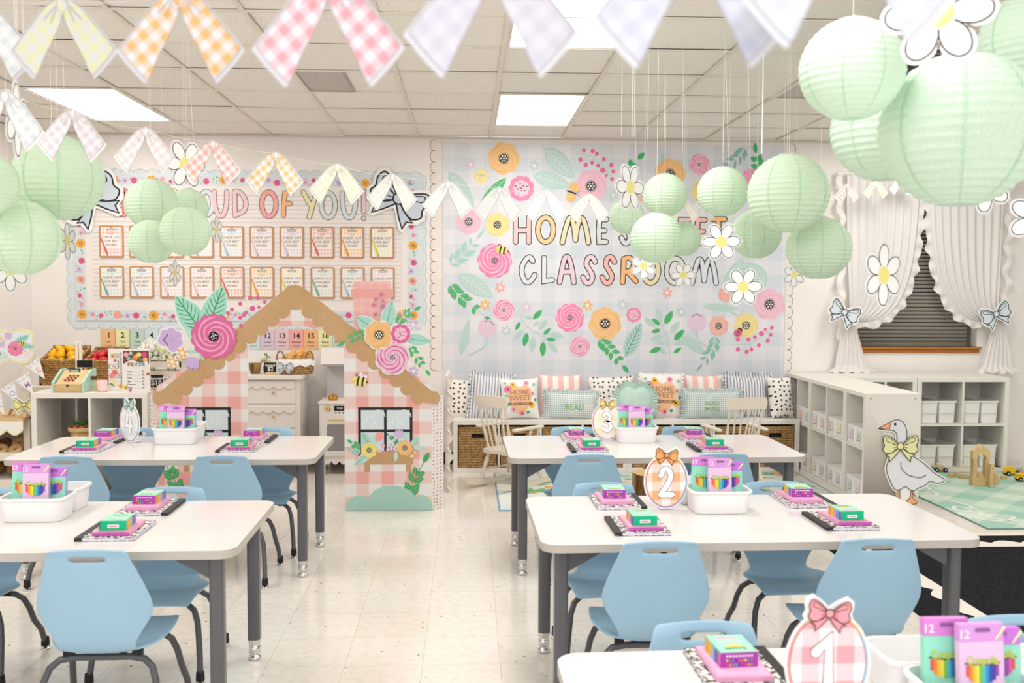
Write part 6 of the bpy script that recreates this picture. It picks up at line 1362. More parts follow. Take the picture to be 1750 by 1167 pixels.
# price board (two panels)
c = at(233, 640, 6.56); T = thing('price_board', 'white price board reading PRICES with fruit and flowers on the counter', 'price board', (c.x, 6.56, CT), .0)
f = MB(); f.box(-.092, .092, 0, .004, 0, .285, '#F3EEE8'); f.build('panel', T)
A = Art(); A.rect(-.085, .19, .085, .275, '#7A4B3A', 0)
for x, z, r, c_ in ((-.065, .25, .016, '#F0A9B8'), (-.035, .258, .013, '#A9D0C8'), (-.05, .225, .014, '#8CC2B4'), (.0, .235, .018, '#F2A24A'), (.02, .25, .016, '#E9E07A'), (.055, .25, .018, '#E2508C'), (.06, .215, .016, '#F2C07A'), (-.02, .215, .012, '#E58A5A'), (.03, .215, .01, '#4FA060')): A.disc(x, z, r, c_, 1)
A.poly(spline([(-.075, .19), (-.03, .213), (.03, .198), (.075, .205), (.072, .165), (.02, .165), (-.03, .17), (-.072, .15)], 4, True), '#F4EFEA', 3); A.text('PRICES', 0, .172, .036, '#4A4A55', 4)
for i, ch_ in enumerate('PRICES'): A.text(ch_, -.052+i*.021, .1725, .033, ('#E5837A', '#EDA45E', '#E3D76A', '#8FC3A2', '#8FB4DC', '#C3A0D6')[i], 5)
for i, s_ in enumerate(('Apples', 'Corn', 'Pears', 'Eggs', 'Tomatoes', 'Bread')): z = .132-i*.0215; A.text(s_, -.06, z, .014, '#4A423E', 1, 'L'); A.stroke([(-.015, z), (.03, z)], .001, '#8A8078', 1); A.text('$'+'134251'[i], .045, z, .015, '#4A423E', 1)
anemone(A, -.07, .03, .017, '#EED456', '#D9B93A', 6); A.disc(-.04, .012, .01, '#E2508C', 6); A.disc(.078, .12, .011, '#DE5560', 6); A.build('price_list', T)
c = at(197, 640, 6.62); T = thing('signpost_board', 'narrow white board with printed signposts, corn and tomatoes, left of price list', 'price board', (c.x, 6.64, CT), -.0); f = MB(); f.box(-.052, .06, 0, .004, 0, .285, '#F1ECE6'); f.build('panel', T)
A = Art(); A.rect(.03, .02, .036, .26, '#8A5644', 1)
for x, z, ro in ((.02, .235, -.35), (-.012, .165, .1), (.03, .1, .1)):
    P = [(x-.036, z-.014), (x+.03, z-.014), (x+.03, z+.014), (x-.036, z+.014)]; A.poly(P, '#8A5644', 2); A.poly([(a*.86+x*.14, b_*.8+z*.2) for a, b_ in P], '#F4EFE9', 3); A.text('Fresh' if z > .2 else 'Shop' if z > .13 else 'Fruit', x-.003, z-.005, .015, '#6B5048', 4)
anemone(A, -.022, .235, .018, '#EED456', '#D9B93A', 5); A.disc(-.005, .205, .009, '#E2508C', 5); A.disc(-.03, .1, .018, '#F0908A', 5); A.disc(-.01, .125, .018, '#EF7A66', 5); A.disc(-.01, .055, .03, '#F0E6A0', 5, rz=.012, rot=-.6); leaf(A, -.045, .05, -.01, .03, .012, '#4FA060', None, 4); A.disc(.03, .03, .014, '#F2A24A', 6); A.disc(.015, .19, .006, '#7CC2C0', 5, rz=.018); A.build('signpost_print', T)
# flower crate + bouquets
c = at(277, 640, 6.78); T = thing('flower_crate', 'cream slatted crate holding white artificial flowers', 'crate', (c.x, 6.74, CT)); f = MB()
for z in (.02, .085, .15): f.box(-.14, .14, 0, .008, z, z+.04, cream); f.box(-.14, .14, .14, .148, z, z+.04, cream)
for s in (-.14, .13): f.box(s, s+.01, .0, .148, .0, .2, cream)
f.box(-.14, .14, 0, .148, 0, .008, cream); f.build('slatted_body', T)
for (lab, dx, wv_, hv, cl) in (('bunch of white hydrangea flowers standing in the crate, left', -.09, .085, .255, ('#F4F0E4', '#FBF8F0', '#EDE8D8')), ('bunch of creamy yellow-green flowers standing in the crate, right', .055, .11, .26, ('#F2EFD2', '#E3E6B4', '#F7F5E6'))):
    t = thing('flower_bunch', lab, 'flowers', (c.x+dx, 6.82, CT+.01)); f = MB(); rr = random.Random(5)
    for i in range(7): a = i*.9; f.tube([(0.01*math.cos(a), .01*math.sin(a), 0), (.04*math.cos(a), .03*math.sin(a), hv*.8)], .0025, '#7FA05A', 5)
    f.build('stems', t); f = MB()
    for i in range(130):
        a, r_, h2 = rr.random()*2*PI, rr.random()**.5, rr.random(); x, y, z = wv_*r_*math.cos(a), .055*r_*math.sin(a), hv+.055*(1-r_*r_)*1.2+rr.uniform(-.07, .0)*r_
        cl_ = rr.choice(cl); s_ = .011+.006*rr.random()
        for j in range(4): b_ = j*PI/2+a; f.sphere((x+s_*.6*math.cos(b_), y+s_*.3, z+s_*.6*math.sin(b_)), s_*.6, cl_, 6, 4, (1, .5, 1))
    f.build('blossoms', t); f = MB()
    for i in range(13): a = rr.random()*2*PI; x, y, z = wv_*1.0*math.cos(a), .035*math.sin(a)+.01, hv-.03+rr.uniform(-.05, .06); f.add([(x, y, z), (x+.015, y-.008, z+.012), (x+.005, y, z+.035), (x-.012, y-.006, z+.014)], [(0, 1, 2, 3)], '#7DA052')
    f.build('leaves', t)
def chalk(lab, px, Y, z, lines, w_=.045, h_=.052):
    c = at(px, 640, Y); T = thing('chalkboard_sign', lab, 'price sign', (c.x, Y, z), .08, group='little chalkboard price signs'); f = MB(); f.box(-w_, w_, 0, .004, .022, .022+2*h_*.82, '#201E1D'); f.build('board', T)
    f = MB(); f.box(-w_*.8, w_*.8, -.006, .012, .0, .022, bw2); f.build('stand', T); A = Art(); A.text(lines[0], 0, .022+h_*.95, .032, '#F2EFEA', 0); A.text(lines[1], 0, .022+h_*.25, .045, '#F2EFEA', 0); A.build('writing', T)
chalk('little chalkboard sign reading Flowers $10 on the counter', 267, 6.66, CT, ('Flowers', '$10'), .043, .05)
# bushel basket with greens inside the counter shelf
c = at(137, 735, 6.62); T = thing('bushel_basket', 'small light wooden bushel basket of toy carrots inside the counter shelf', 'basket', (c.x, 6.67, .394)); f = MB()
f.lathe([(0, 0), (.062, 0), (.088, .125), (.082, .125), (.058, .008), (0, .008)], noisy('chip_wood', '#D9AE74', '#C4955A', 30, .6, .3, (1, 1, .1)), n=24); f.build('slatted_body', T); f = MB(); f.lathe([(.087, .1), (.094, .102), (.096, .128), (.086, .128)], bw, n=24); f.build('rim', T)
for i, (u, v) in enumerate(((-.05, 0), (.0, -.02), (.05, .0), (.02, .03))):
    t = thing('toy_carrot', 'toy carrot with green top in the small bushel basket', 'toy carrot', (c.x+u, 6.67+v, .394+.05), group='toy carrots in the bushel basket'); f = MB(); f.lathe([(0, 0), (.012, .01), (.018, .075), (.01, .085), (0, .086)], '#E2733A', n=10); f.build('root', t)
    f = MB()
    for j in range(11): a = j*2.3; f.tube([(0, 0, .082), (.012*math.cos(a), .012*math.sin(a), .1), (.03*math.cos(a), .025*math.sin(a), .112+.012*(j % 3))], [.002, .004, .002], '#4E7F42', 5)
    f.build('leafy_top', t)
# market stand
T = thing('market_stand', 'toy market stand with floral sign, scalloped valance and bread trays, left edge', 'market stand', (-3.35, 6.5, 0)); f = MB(); R_ = .42
for x in (-R_, R_-.045):
    for y, h_ in ((.08, 1.02), (.38, .62)): f = MB(); f.box(x, x+.045, y, y+.04, 0, h_, cream); f.build('post', T, bevel=.003)
f = MB(); f.box(-R_, R_, -.02, .42, .585, .603, bw); f.build('counter', T, bevel=.003)
A = Art(); n = 8; pts = [(-R_, .585)]
for i in range(n): pts += [(-R_+2*R_*(i+k/6)/n, .525-.035*math.sin(PI*k/6)) for k in range(7)]
pts.append((R_, .585)); A.prism(pts, -.022, -.014, '#F3EFE8'); A.build('valance', T)
A = Art(y=-.022)
for i in range(n): A.stroke([(-R_+2*R_*(i+k/8)/n, .53-.035*math.sin(PI*k/8)) for k in range(9)], .01, '#E9E3B0', 0, cap=False)
A.build('valance_trim', T)
for z in (.36, .18): f = MB(); f.prism([(-.02, z-.02), (.42, z+.07), (.42, z+.085), (-.02, z-.005)], -R_, R_, cream, 'X'); f.box(-R_, R_, -.035, -.02, z-.035, z+.02, cream); f.build('bread_tray', T)
f = MB(); f.box(-R_+.01, R_-.01, .42, .43, .1, .58, '#D6CCBD'); f.build('back_panel', T)
A = Art(); n = 6; pts = []
for i in range(n): pts += [(-R_-.02+(2*R_+.06)*(i+k/6)/n, 1.16+.03*math.sin(PI*k/6)) for k in range(7)]
for i in range(n): pts += [(R_+.04-(2*R_+.06)*(i+k/6)/n, .985-.03*math.sin(PI*k/6)) for k in range(7)]
A.prism(pts, .068, .078, '#EFE6B4'); A.poly([(p[0]*.985, 1.07+(p[1]-1.07)*.86) for p in pts], '#E9EEF1', -168); A.build('sign_board', T)
A = Art(y=.0665); x = R_
A.rrect(-.5, 1.0, x-.225, 1.12, .02, '#F3EDEA', 1); A.text('FLOWER', x-.33, 1.06, .05, '#8A827C', 2); A.text('STANDS', x-.33, 1.015, .03, '#E58AA0', 2)
leaf(A, x-.08, 1.09, x+.015, 1.15, .05, '#A8DAC9', '#55A98E', 3, 4); leaf(A, x-.06, 1.07, x+.05, 1.075, .045, '#A8DAC9', '#55A98E', 3, 4); A.fan((x-.01, 1.03), ell(x-.01, 1.03, .055, .03, 16), '#F3E6E8', 3)
for u, v in ((0, .01), (.02, 0), (-.02, .0), (.03, .015), (.01, -.015), (-.01, .02)): A.disc(x-.01+u, 1.03+v, .004, '#C05070', 4, n=6)
tulip(A, x-.12, 1.145, .024, '#D5BBE0', 0, 4, '#6B5A70'); tulip(A, x-.16, 1.085, .02, '#D9C3E4', 1.5, 4, '#6B5A70'); daisy5(A, x-.17, 1.13, .014, '#F3CF7A', 4); daisy5(A, x-.15, 1.11, .013, '#F3CF7A', 4)
ranunc(A, x-.075, 1.06, .05, '#E8739A', '#F5B8CC', 5); bee(A, x-.03, 1.095, .017, 0, 11); anemone(A, x-.26, 1.0, .026, '#F4BE7C', '#E9AF68', 5)
A.disc(x-.2, 1.02, .03, '#CFE6E0', 5, rz=.022, rot=.6); A.disc(x-.155, 1.015, .03, '#CFE6E0', 5, rz=.022, rot=-.5); A.stroke([(x-.185, .998), (x-.175, 1.03)], .007, '#2B2B2B', 6); A.build('floral_print', T)
# pennants O M E on a string
st = thing('letter_pennant_string', 'string of white letter pennants, O M E showing, across the market stand', 'pennant banner', (-3.35, 6.5, 0)); 
fl = dots('#F2EEEC', '#A9BFD6', .02, .005, jit=.8)
for (px, py, ch_, c_, ro) in ((-3, 690, 'C', '#A8C6A8', .5), (20, 670, 'O', '#A9C3DC', .5), (45, 655, 'M', '#C9A9DA', .55), (64, 630, 'E', '#F0A9B0', .6)):
    p = at(px, py, 6.52); g_ = MB(); dx, dz = p.x+3.35, p.z; c, s = math.cos(ro), math.sin(ro)
    def RQ(u, v): return (dx+u*c-v*s, dz+u*s+v*c)
    A = Art(); A.prism([RQ(-.052, .055), RQ(.052, .055), RQ(.0, -.085)], .018, .02, '#F3EFEC'); A.build('pennant', st)
    A = Art(y=.018); A.poly([RQ(-.052, .055), RQ(.052, .055), RQ(.045, .03), RQ(-.045, .03)], fl, 0); A.o = (dx, dz); A.ro = ro; A.text(ch_, 0, -.028, .05, c_, 1); A.build('pennant_print', st)
f = MB(); a, b_ = at(-10, 672, 6.52), at(74, 596, 6.52); f.tube([(a.x+3.35, .017, a.z), (b_.x+3.35, .017, b_.z)], .002, '#D9CDBB', 6); f.build('string', st)
c = at(38, 708, 6.49); T = thing('yellow_bow_sign', 'yellow paper bow on a small wooden foot on the market stand counter', 'paper bow', (c.x, 6.52, .604)); A = Art(); A.prism(bowoutline(.068, 0, 0, .085), .003, 0, '#F4F2EF'); bow2d(A, 0, .085, .068, '#EFE79A', '#4A4532', 0, 0, None, .05); A.build('bow', T); f = MB(); f.box(-.016, .016, -.008, .02, 0, .03, bw); f.build('foot', T, bevel=.003)
f = MB(); f.box(-.03, .03, -.02, .02, 0, .006, bw); f.tube([(0, 0, .006), (.01, 0, .035), (.04, 0, .05)], .008, '#B98A5C'); c = at(14, 722, 6.6); tag(f.build('wooden_scoop', loc=(c.x, 6.62, .604)), 'small wooden scoop on the market stand counter', 'scoop')
rr = random.Random(8)
bun = [noisy('crust_a', '#8A5A2C', '#B9844A', 12, .5), noisy('crust_b', '#C99A63', '#E0BD8C', 12, .5), noisy('crust_c', '#5C3D28', '#7D5636', 12, .5)]
for r, (z, ys) in enumerate(((.385, .06), (.41, .16))):
    for i in range(6):
        x = -3.35+R_-.09-i*.095-.02*r; f = MB(); mm = bun[(i+r) % 3] if r else bun[(1, 1, 0, 2, 1, 0)[i]]
        f.grid([[((.028+.02*math.cos(v))*math.cos(u)*1.0, (.028+.02*math.cos(v))*math.sin(u), .015*math.sin(v)) for u in [2*PI*a/18 for a in range(18)]] for v in [2*PI*b_/10 for b_ in range(10)]], mm, cu=True, cv=True)
        o = f.build('toy_bagel', loc=(x, 6.5+ys, z+.0), rot=(.75, rr.uniform(-.2, .2), 0)); tag(o, 'brown toy bagel on the upper bread tray of the market stand', 'toy bread', 'toy bagels on the upper tray')
for i in range(5):
    x = -3.35+R_-.11-i*.15; f = MB(); f.sphere((0, 0, 0), 1, bun[0], 16, 10, (.065, .1, .042)); o = f.build('toy_loaf', loc=(x, 6.62, .252), rot=(.2, 0, .35)); tag(o, 'brown toy loaf on the lower bread tray of the market stand', 'toy bread', 'toy loaves on the lower tray')
    f = MB(); [f.tube([(-.04, -.05+j*.05, .035), (0, -.05+j*.05, .0415), (.04, -.05+j*.05, .035)], .004, '#E3C48E', 6) for j in range(3)]; f.build('score_marks', o)

# ================================================================ PLAY KITCHEN BEHIND THE ARCH
wht = M('#EEE8E2', .4); DX1, DYF = -1.305, 7.60
T = thing('white_dresser', 'white dresser with scalloped drawer fronts seen through the doorway', 'dresser', (DX1-.41, DYF, 0)); W = .41
f = MB(); f.box(-W+.01, W-.01, .02, .42, .06, .755, wht); f.build('carcass', T)
for x in (-W+.01, W-.05): 
    for y in (.02, .38): f = MB(); f.box(x, x+.04, y, y+.04, 0, .06, wht); f.build('foot', T)
f = MB(); f.prism(rrpts(-W-.012, -.015, W+.012, .44, .02), .755, .782, wht, 'Z'); f.build('top', T, bevel=.004)
for j, (z0_, z1_) in enumerate(((.565, .745), (.375, .555), (.185, .365))):
    f = MB(); f.box(-W+.025, W-.045, .006, .02, z0_, z1_, wht); dr = f.build('drawer', T, bevel=.002)
    A = Art(); n = 9; w0 = (2*W-.07)/n; P = [(-W+.025, z1_-.012)]
    for i in range(n): P += [(-W+.025+w0*(i+k/6), z1_-.045-.025*math.sin(PI*k/6)) for k in range(7)]
    P.append((W-.045, z1_-.012)); A.prism(P, .0, .006, wht); A.stroke(P[1:-1], .004, '#C4BCB4', 0); A.build('scallop', dr)
    for x in (-.22, .2): f = MB(); f.lathe([(0, 0), (.011, .003), (.012, .01), (.005, .014), (.005, .02)], M('#D9B074', .3, .5), (0, 0, 0), 12); k_ = f.build('knob', dr, loc=(x, -.014, (z0_+z1_)/2), rot=(-PI/2, 0, 0))
# bread basket
c = at(503, 630, 7.72); T = thing('bread_basket', 'oval wicker basket with white scalloped cloth full of toy bread on the dresser', 'basket', (c.x, 7.8, .783)); f = MB(); P = []
for z, k in ((0, .86), (.03, .93), (.1, 1.0), (.115, 1.02)): P.append([(.15*k*math.cos(a), .1*k*math.sin(a), z) for a in [2*PI*i/32 for i in range(32)]])
f.grid(P, wick, cu=True); f.add(P[0], [tuple(range(32))], wick); f.build('woven_body', T)
f = MB(); f.grid([[(.15*1.03*k*math.cos(a), .1*1.03*k*math.sin(a), z-(.018*abs(math.sin(a*5)) if z < .1 else 0)) for a in [2*PI*i/80 for i in range(80)]] for z, k in ((.078, 1.0), (.118, 1.02), (.122, .95))], M('#F4F1EC', .85), cu=True); f.build('cloth', T)
for s in (-1, 1): f = MB(); f.tube([(s*.115+.03*math.cos(a), -.05, .115+.07*math.sin(a)) for a in [PI*k/10 for k in range(11)]], .006, wdark, 8); f.build('handle', T)
for i, (x, y, ro, s_) in enumerate(((-.08, .0, .9, .9), (-.035, -.02, .5, 1.1), (.02, .0, .5, 1.25), (.06, .02, .7, 1.15), (.1, -.01, .2, .8))):
    f = MB(); f.sphere((0, 0, 0), 1, noisy('toy_crust', '#F2A93A', '#F6C46A', 9, .4), 14, 10, (.028, .028, .07*s_)); o = f.build('toy_loaf', loc=(c.x+x, 7.8+y, .783+.13), rot=(0, ro, 0)); tag(o, 'golden toy bread loaf standing in the basket on the dresser', 'toy bread', 'golden toy loaves in the basket')
    f = MB(); [f.tube([(-.02, -.02, -.03*s_+j*.028), (0, -.029, -.022*s_+j*.028), (.02, -.02, -.015*s_+j*.028)], .003, '#F9DDA6', 6) for j in range(3)]; f.build('score_marks', o)
p = at(486, 627, 7.66); paper_bow('pale blue paper bow on the bread basket', p.x, p.z, .055, -.05, '#DCE8F0', '#4A525A', 7.68)
chalk('little chalkboard sign reading bread $2 on the dresser', 462, 7.7, .783, ('bread', '$2'), .046, .046)
c = at(454, 640, 7.8); T = thing('daisy_pot', 'small pot of artificial daisies on the dresser', 'potted daisies', (c.x, 7.85, .783)); f = MB(); f.lathe([(0, 0), (.024, 0), (.032, .055), (.028, .055), (0, .05)], '#B98A5C', n=16); f.build('pot', T); f = MB(); g_ = MB()
for i in range(9):
    a = i*.7; x, y, z = .05*math.cos(a)*(.4+.1*(i % 5)), .03*math.sin(a), .1+.012*(i % 4); f.tube([(0, 0, .05), (x*.5, y, .08), (x, y, z)], .002, '#5F8F4A', 5)
    if i % 2 == 0:
        for j in range(7): b_ = 2*PI*j/7; g_.sphere((x+.013*math.cos(b_), y-.004, z+.013*math.sin(b_)), .008, '#FAF8F0', 6, 4, (1, .4, 1))
        g_.sphere((x, y-.008, z), .008, '#F0D24A', 8, 5)
    else: f.add([(x, y, z-.02), (x+.012, y, z), (x, y, z+.03), (x-.012, y, z)], [(0, 1, 2, 3)], '#6FA055')
f.build('leaves', T); g_.build('blossoms', T)
c = at(434, 640, 7.75); f = MB(); f.lathe([(0, 0), (.036, 0), (.052, .085), (.046, .085), (.032, .01), (0, .01)], bark, n=16); tag(f.build('bark_pot', loc=(c.x, 7.8, .783)), 'small brown bark pot at the dresser end beside the doorway edge', 'pot')
# play oven
OX_, OYF = -1.165, 7.62; T = thing('play_oven', 'white toy oven with gold handle, hood and scalloped skirt behind the doorway', 'toy oven', (OX_+.25, OYF, 0)); W = .25
f = MB(); f.box(-W, W, .0, .38, .115, .56, wht); f.build('body', T, bevel=.004); f = MB(); f.box(-W-.008, W+.008, -.01, .38, .56, .578, wht); f.build('cooktop', T, bevel=.003)
A = Art(); n = 7; P = [(-W+.03, .125)]
for i in range(n): P += [(-W+.03+(2*W-.06)*(i+k/6)/n, .105-.025*math.sin(PI*k/6)) for k in range(7)]
P.append((W-.03, .125)); A.prism(P, -.004, .004, wht); A.build('skirt', T)
for x in (-W+.03, W-.03):
    for y in (.03, .34): f = MB(); f.lathe([(.012, 0), (.016, .02), (.012, .05), (.022, .09), (.026, .12)], wht, (x, y, 0), 14); f.build('foot', T)
gold = M('#D6BC6A', .3, .5, .6)
f = MB(); f.lathe([(0, 0), (.022, .0), (.022, .01), (.018, .016), (0, .017)], gold, n=20); f.build('dial', T, loc=(-W+.07, -.0005, .525), rot=(PI/2, 0, 0))
A = Art(y=-.0002); A.rrect(-W+.115, .505, -W+.205, .545, .004, '#1F2023', 0); A.text('12:00', -W+.16, .519, .022, '#D9E2E6', 1)
for i in range(3): A.disc(-W+.13+i*.028, .49, .007, '#4A4540', 1, n=8)
A.build('clock_display', T)
A = Art(); A.prism(rrpts(-W+.02, .15, W-.02, .47, .01), -.01, -.0005, wht); A.build('oven_door', T)
A = Art(y=-.0102); A.rrect(-W+.06, .19, W-.06, .40, .015, M('#8F8D8C', .15, .5), 0); A.build('oven_window', T)
f = MB(); f.tube([(-W+.07, -.03, .435), (W-.07, -.03, .435)], .006, gold); f.build('oven_handle', T)
f = MB(); f.box(-W+.01, W-.01, .34, .36, .578, .86, dots('#D9D6D6', '#A9A6A8', .03, .003)); 
for x in (-.09, 0, .09): f.sphere((x, .335, .77), .008, gold, 8, 6)
f.build('backsplash', T)
f = MB(); f.prism([(.14, .86), (.36, .86), (.36, .985), (.17, .985)], -W-.01, W+.01, wht, 'X'); f.box(-W, W, .15, .35, .845, .86, '#BDB9B5'); f.build('hood', T, bevel=.003)
c = at(570, 692, 7.75); T = thing('toy_pot', 'small amber toy pot on the play oven', 'toy pot', (c.x, 7.72, .5785)); f = MB(); f.lathe([(0, 0), (.036, 0), (.038, .03), (.034, .03), (.03, .005), (0, .005)], M('#C98A2C', .2, .5, .3), n=18); f.build('pan', T); f = MB(); f.lathe([(.039, .028), (.036, .034), (.01, .042), (.008, .05), (0, .052)], M('#B57A24', .2, .5, .3), n=18); f.build('lid', T)
# ================================================================ HANGING DECORATIONS
def paper_mat(name, c1, c2):
    m, nt, b = NM(name, .85, .1); t_ = N(nt, 'ShaderNodeTexCoord'); nn = N(nt, 'ShaderNodeTexNoise'); nn.inputs['Scale'].default_value = 34; nn.inputs['Detail'].default_value = 6; nn.inputs['Roughness'].default_value = .7; nt.links.new(t_.outputs['Object'], nn.inputs['Vector'])
    r = N(nt, 'ShaderNodeMapRange'); r.inputs[1].default_value = .42; r.inputs[2].default_value = .6; nt.links.new(nn.outputs[0], r.inputs[0]); c = MIX(nt, r.outputs[0], c1, c2); nt.links.new(c, b.inputs['Base Color'])
    tr = N(nt, 'ShaderNodeBsdfTranslucent'); nt.links.new(c, tr.inputs[0]); mx = N(nt, 'ShaderNodeMixShader'); mx.inputs[0].default_value = .35
    nt.links.new(b.outputs[0], mx.inputs[1]); nt.links.new(tr.outputs[0], mx.inputs[2]); nt.links.new(mx.outputs[0], nt.nodes['Material Output'].inputs[0]); return m
LM = paper_mat('mint_rice_paper', '#D9F0D6', '#EEF9EB'); LM2 = paper_mat('near_mint_rice_paper', '#D9EFDE', '#EAF6EA')  # LM2: second mint tone, used on the nearest lanterns only
def make_lantern():
    t = thing('paper_lantern', 'x', 'paper lantern', group='mint green paper lanterns'); f = MB(); P = []; n = 40; ribs = 19; K = 6
    for j in range(ribs*K+1):
        th_ = .26+(PI-.52)*j/(ribs*K); k = (j % K)/K; r = 1-.022*math.sin(PI*k)
        P.append([(r*math.sin(th_)*math.cos(2*PI*i/n)*(1+.006*math.sin(i*8*PI/n*1.25+0)), r*math.sin(th_)*math.sin(2*PI*i/n)*(1+.006*math.sin(i*8*PI/n*1.25)), r*.97*math.cos(th_)) for i in range(n)])
    f.grid(P, LM, cu=True); f.build('paper_shade', t)
    f = MB(); seam = M('#B4DFB8', .8)
    for s in range(8):
        a = 2*PI*s/8+.3; f.grid([[(1.002*math.sin(q)*math.cos(a+d), 1.002*math.sin(q)*math.sin(a+d), 1.002*.97*math.cos(q)) for d in (-.012, .012)] for q in [.26+(PI-.52)*j/30 for j in range(31)]], seam)
    f.build('seam', t)
    f = MB(); R0 = math.sin(.26); f.tube([(R0*math.cos(a), R0*math.sin(a), .94) for a in [2*PI*k/24 for k in range(25)]], .012, '#C9CCC8', 6, False); f.tube([(-R0, 0, .94), (0, 0, 1.02), (R0, 0, .94)], .010, '#C9CCC8', 6); f.build('wire_top', t)
    return t
LN = make_lantern(); lu = [1]; LD2 = [x for x in bpy.data.objects if x.parent == LN and x.name.startswith('paper_shade')][0].data.copy(); LD2.materials[0] = LM2
def lantern(lab, px, py, rpx, Y, rz=0):
    p = at(px, py, Y); r = rpx*Y/FPX
    if lu[0]: lu[0] = 0; o = LN; o['label'] = lab; o.location = p; o.scale = (r,)*3; o.rotation_euler = (0, 0, rz)
    else: o = dup(LN, p, rz, lab, scale=r)
    for ch in [x for x in bpy.data.objects if x.parent == o and x.name.startswith('string')]: bpy.data.objects.remove(ch)
    if lab.startswith(('near', 'huge')):
        for ch in [x for x in bpy.data.objects if x.parent == o and x.name.startswith('paper_shade')]: ch.data = LD2
    f = MB(); f.tube([(0, 0, 1.0), (0, 0, (CEIL-p.z)/r)], .0007/r, '#EFECE8', 6); f.build('string', o)
for a in (('large mint lantern cut by the left edge, upper of the far left cluster', -22, 315, 52, 3.1), ('large mint lantern near the left edge, rightmost of the far left cluster', 100, 304, 73, 3.5), ('mint lantern at the left edge, lowest of the far left cluster', 35, 406, 65, 3.3),
          ('mint lantern, top left of the cluster over the bulletin board', 260, 349.5, 44, 4.95), ('smallest mint lantern, top right of the cluster over the bulletin board', 321.5, 356, 34, 5.25), ('mint lantern, bottom left of the cluster over the bulletin board', 258.5, 413, 38, 4.75), ('mint lantern, bottom right of the cluster over the bulletin board', 317, 395, 42.5, 4.55),
          ('mint lantern, top of the four-lantern cluster before the word SWEET', 1136, 334, 38.5, 5.3), ('mint lantern behind a daisy, left of the cluster before SWEET', 1071.5, 371, 31, 6.1), ('mint lantern, bottom and front of the cluster before SWEET', 1121.5, 407, 45, 4.9), ('half hidden mint lantern at the right of the cluster before SWEET', 1168, 408, 31, 5.45),
          ('mint lantern left of the biggest one, over the poster right end', 1235, 327.5, 44, 4.75), ('biggest mint lantern of the cluster over the poster right end', 1347, 331, 70, 4.4), ('mint lantern low and half hidden, cluster over the poster right end', 1292, 400, 44, 5.0), ('mint lantern lowest right in the cluster before the curtain', 1399.5, 424, 56, 4.6),
          ('near mint lantern, upper left of the big cluster top right', 1456, 119, 89, 2.3), ('near mint lantern behind, below left of the huge one', 1512, 222, 91, 2.75), ('huge near mint lantern in the top right corner', 1641, 223, 136, 2.35), ('near mint lantern cut by the right edge, top right corner', 1766, 72, 90, 2.75)): lantern(*a, rz=a[1]*.37)
# daisies
dm = paper_mat('white_daisy_card', '#F8F8F8', '#FAFAFA')
def make_daisy():
    t = thing('paper_daisy', 'x', 'paper flower', group='hanging white paper daisies'); pet = []
    out = []
    for i in range(6):
        a = PI/6+i*PI/3+(0); c, s = math.cos(a), math.sin(a)
        P = spline([(.16, .06), (.3, .17), (.52, .2), (.7, .12), (.75, 0), (.7, -.12), (.52, -.2), (.3, -.17), (.16, -.06)], 3); pet.append([(u*c-v*s, u*s+v*c) for u, v in P])
    hal = []
    for i in range(6):
        a = PI/6+i*PI/3; c, s = math.cos(a), math.sin(a)
        P = spline([(.40, .19), (.52, .26), (.72, .2), (.83, 0), (.72, -.2), (.52, -.26), (.40, -.19)][::-1], 4); hal += [(u*c-v*s, u*s+v*c) for u, v in P]
    A = Art(); A.prism(hal, .0, .012, dm); A.build('card', t)
    for y0, sg in ((0, 1), (.012, -1)):
        A = Art(y=y0, eps=.004*sg)
        if sg < 0: A.P = lambda x, z, L: (x, .012+(L+1)*.004, z)
        for P in pet: A.poly(P, '#F7F7F6', 0); A.stroke(P, .022, '#4A4848', 1)
        A.disc(0, 0, .26, '#F7F7F6', 1.4)
        A.build('petal_print', t)
        A = Art(y=y0, eps=.004)
        if sg < 0: A.P = lambda x, z, L: (x, .012+(L+1)*.004, z)
        A.disc(0, 0, .22, '#EDE58C', 2, n=24); A.build('yellow_centre', t)
    return t
DS = make_daisy(); du = [1]
def daisy(lab, px, py, hpx, wr, Y=None, roll=0, sg=1):
    Y = Y or .2*FPX/hpx; p = at(px, py, Y); r = hpx*Y/FPX/1.62; yaw = sg*math.acos(min(1, wr))-math.atan2(p.x, p.y)
    # local Z stays vertical: yaw first, a little roll
    if du[0]: du[0] = 0; o = DS; o['label'] = lab
    else: o = dup(DS, None, None, lab)
    for ch in [x for x in bpy.data.objects if x.parent == o and x.name.startswith('string')]: bpy.data.objects.remove(ch)
    o.location = p; o.scale = (r,)*3; o.rotation_euler = (0, roll, yaw)
    f = MB(); a = -roll; L_ = (CEIL-p.z)/r; f.tube([(.0, .005, .7), (math.sin(a)*L_, .005, math.cos(a)*L_)], .0007/r, '#EFECE8', 6); f.build('string', o)
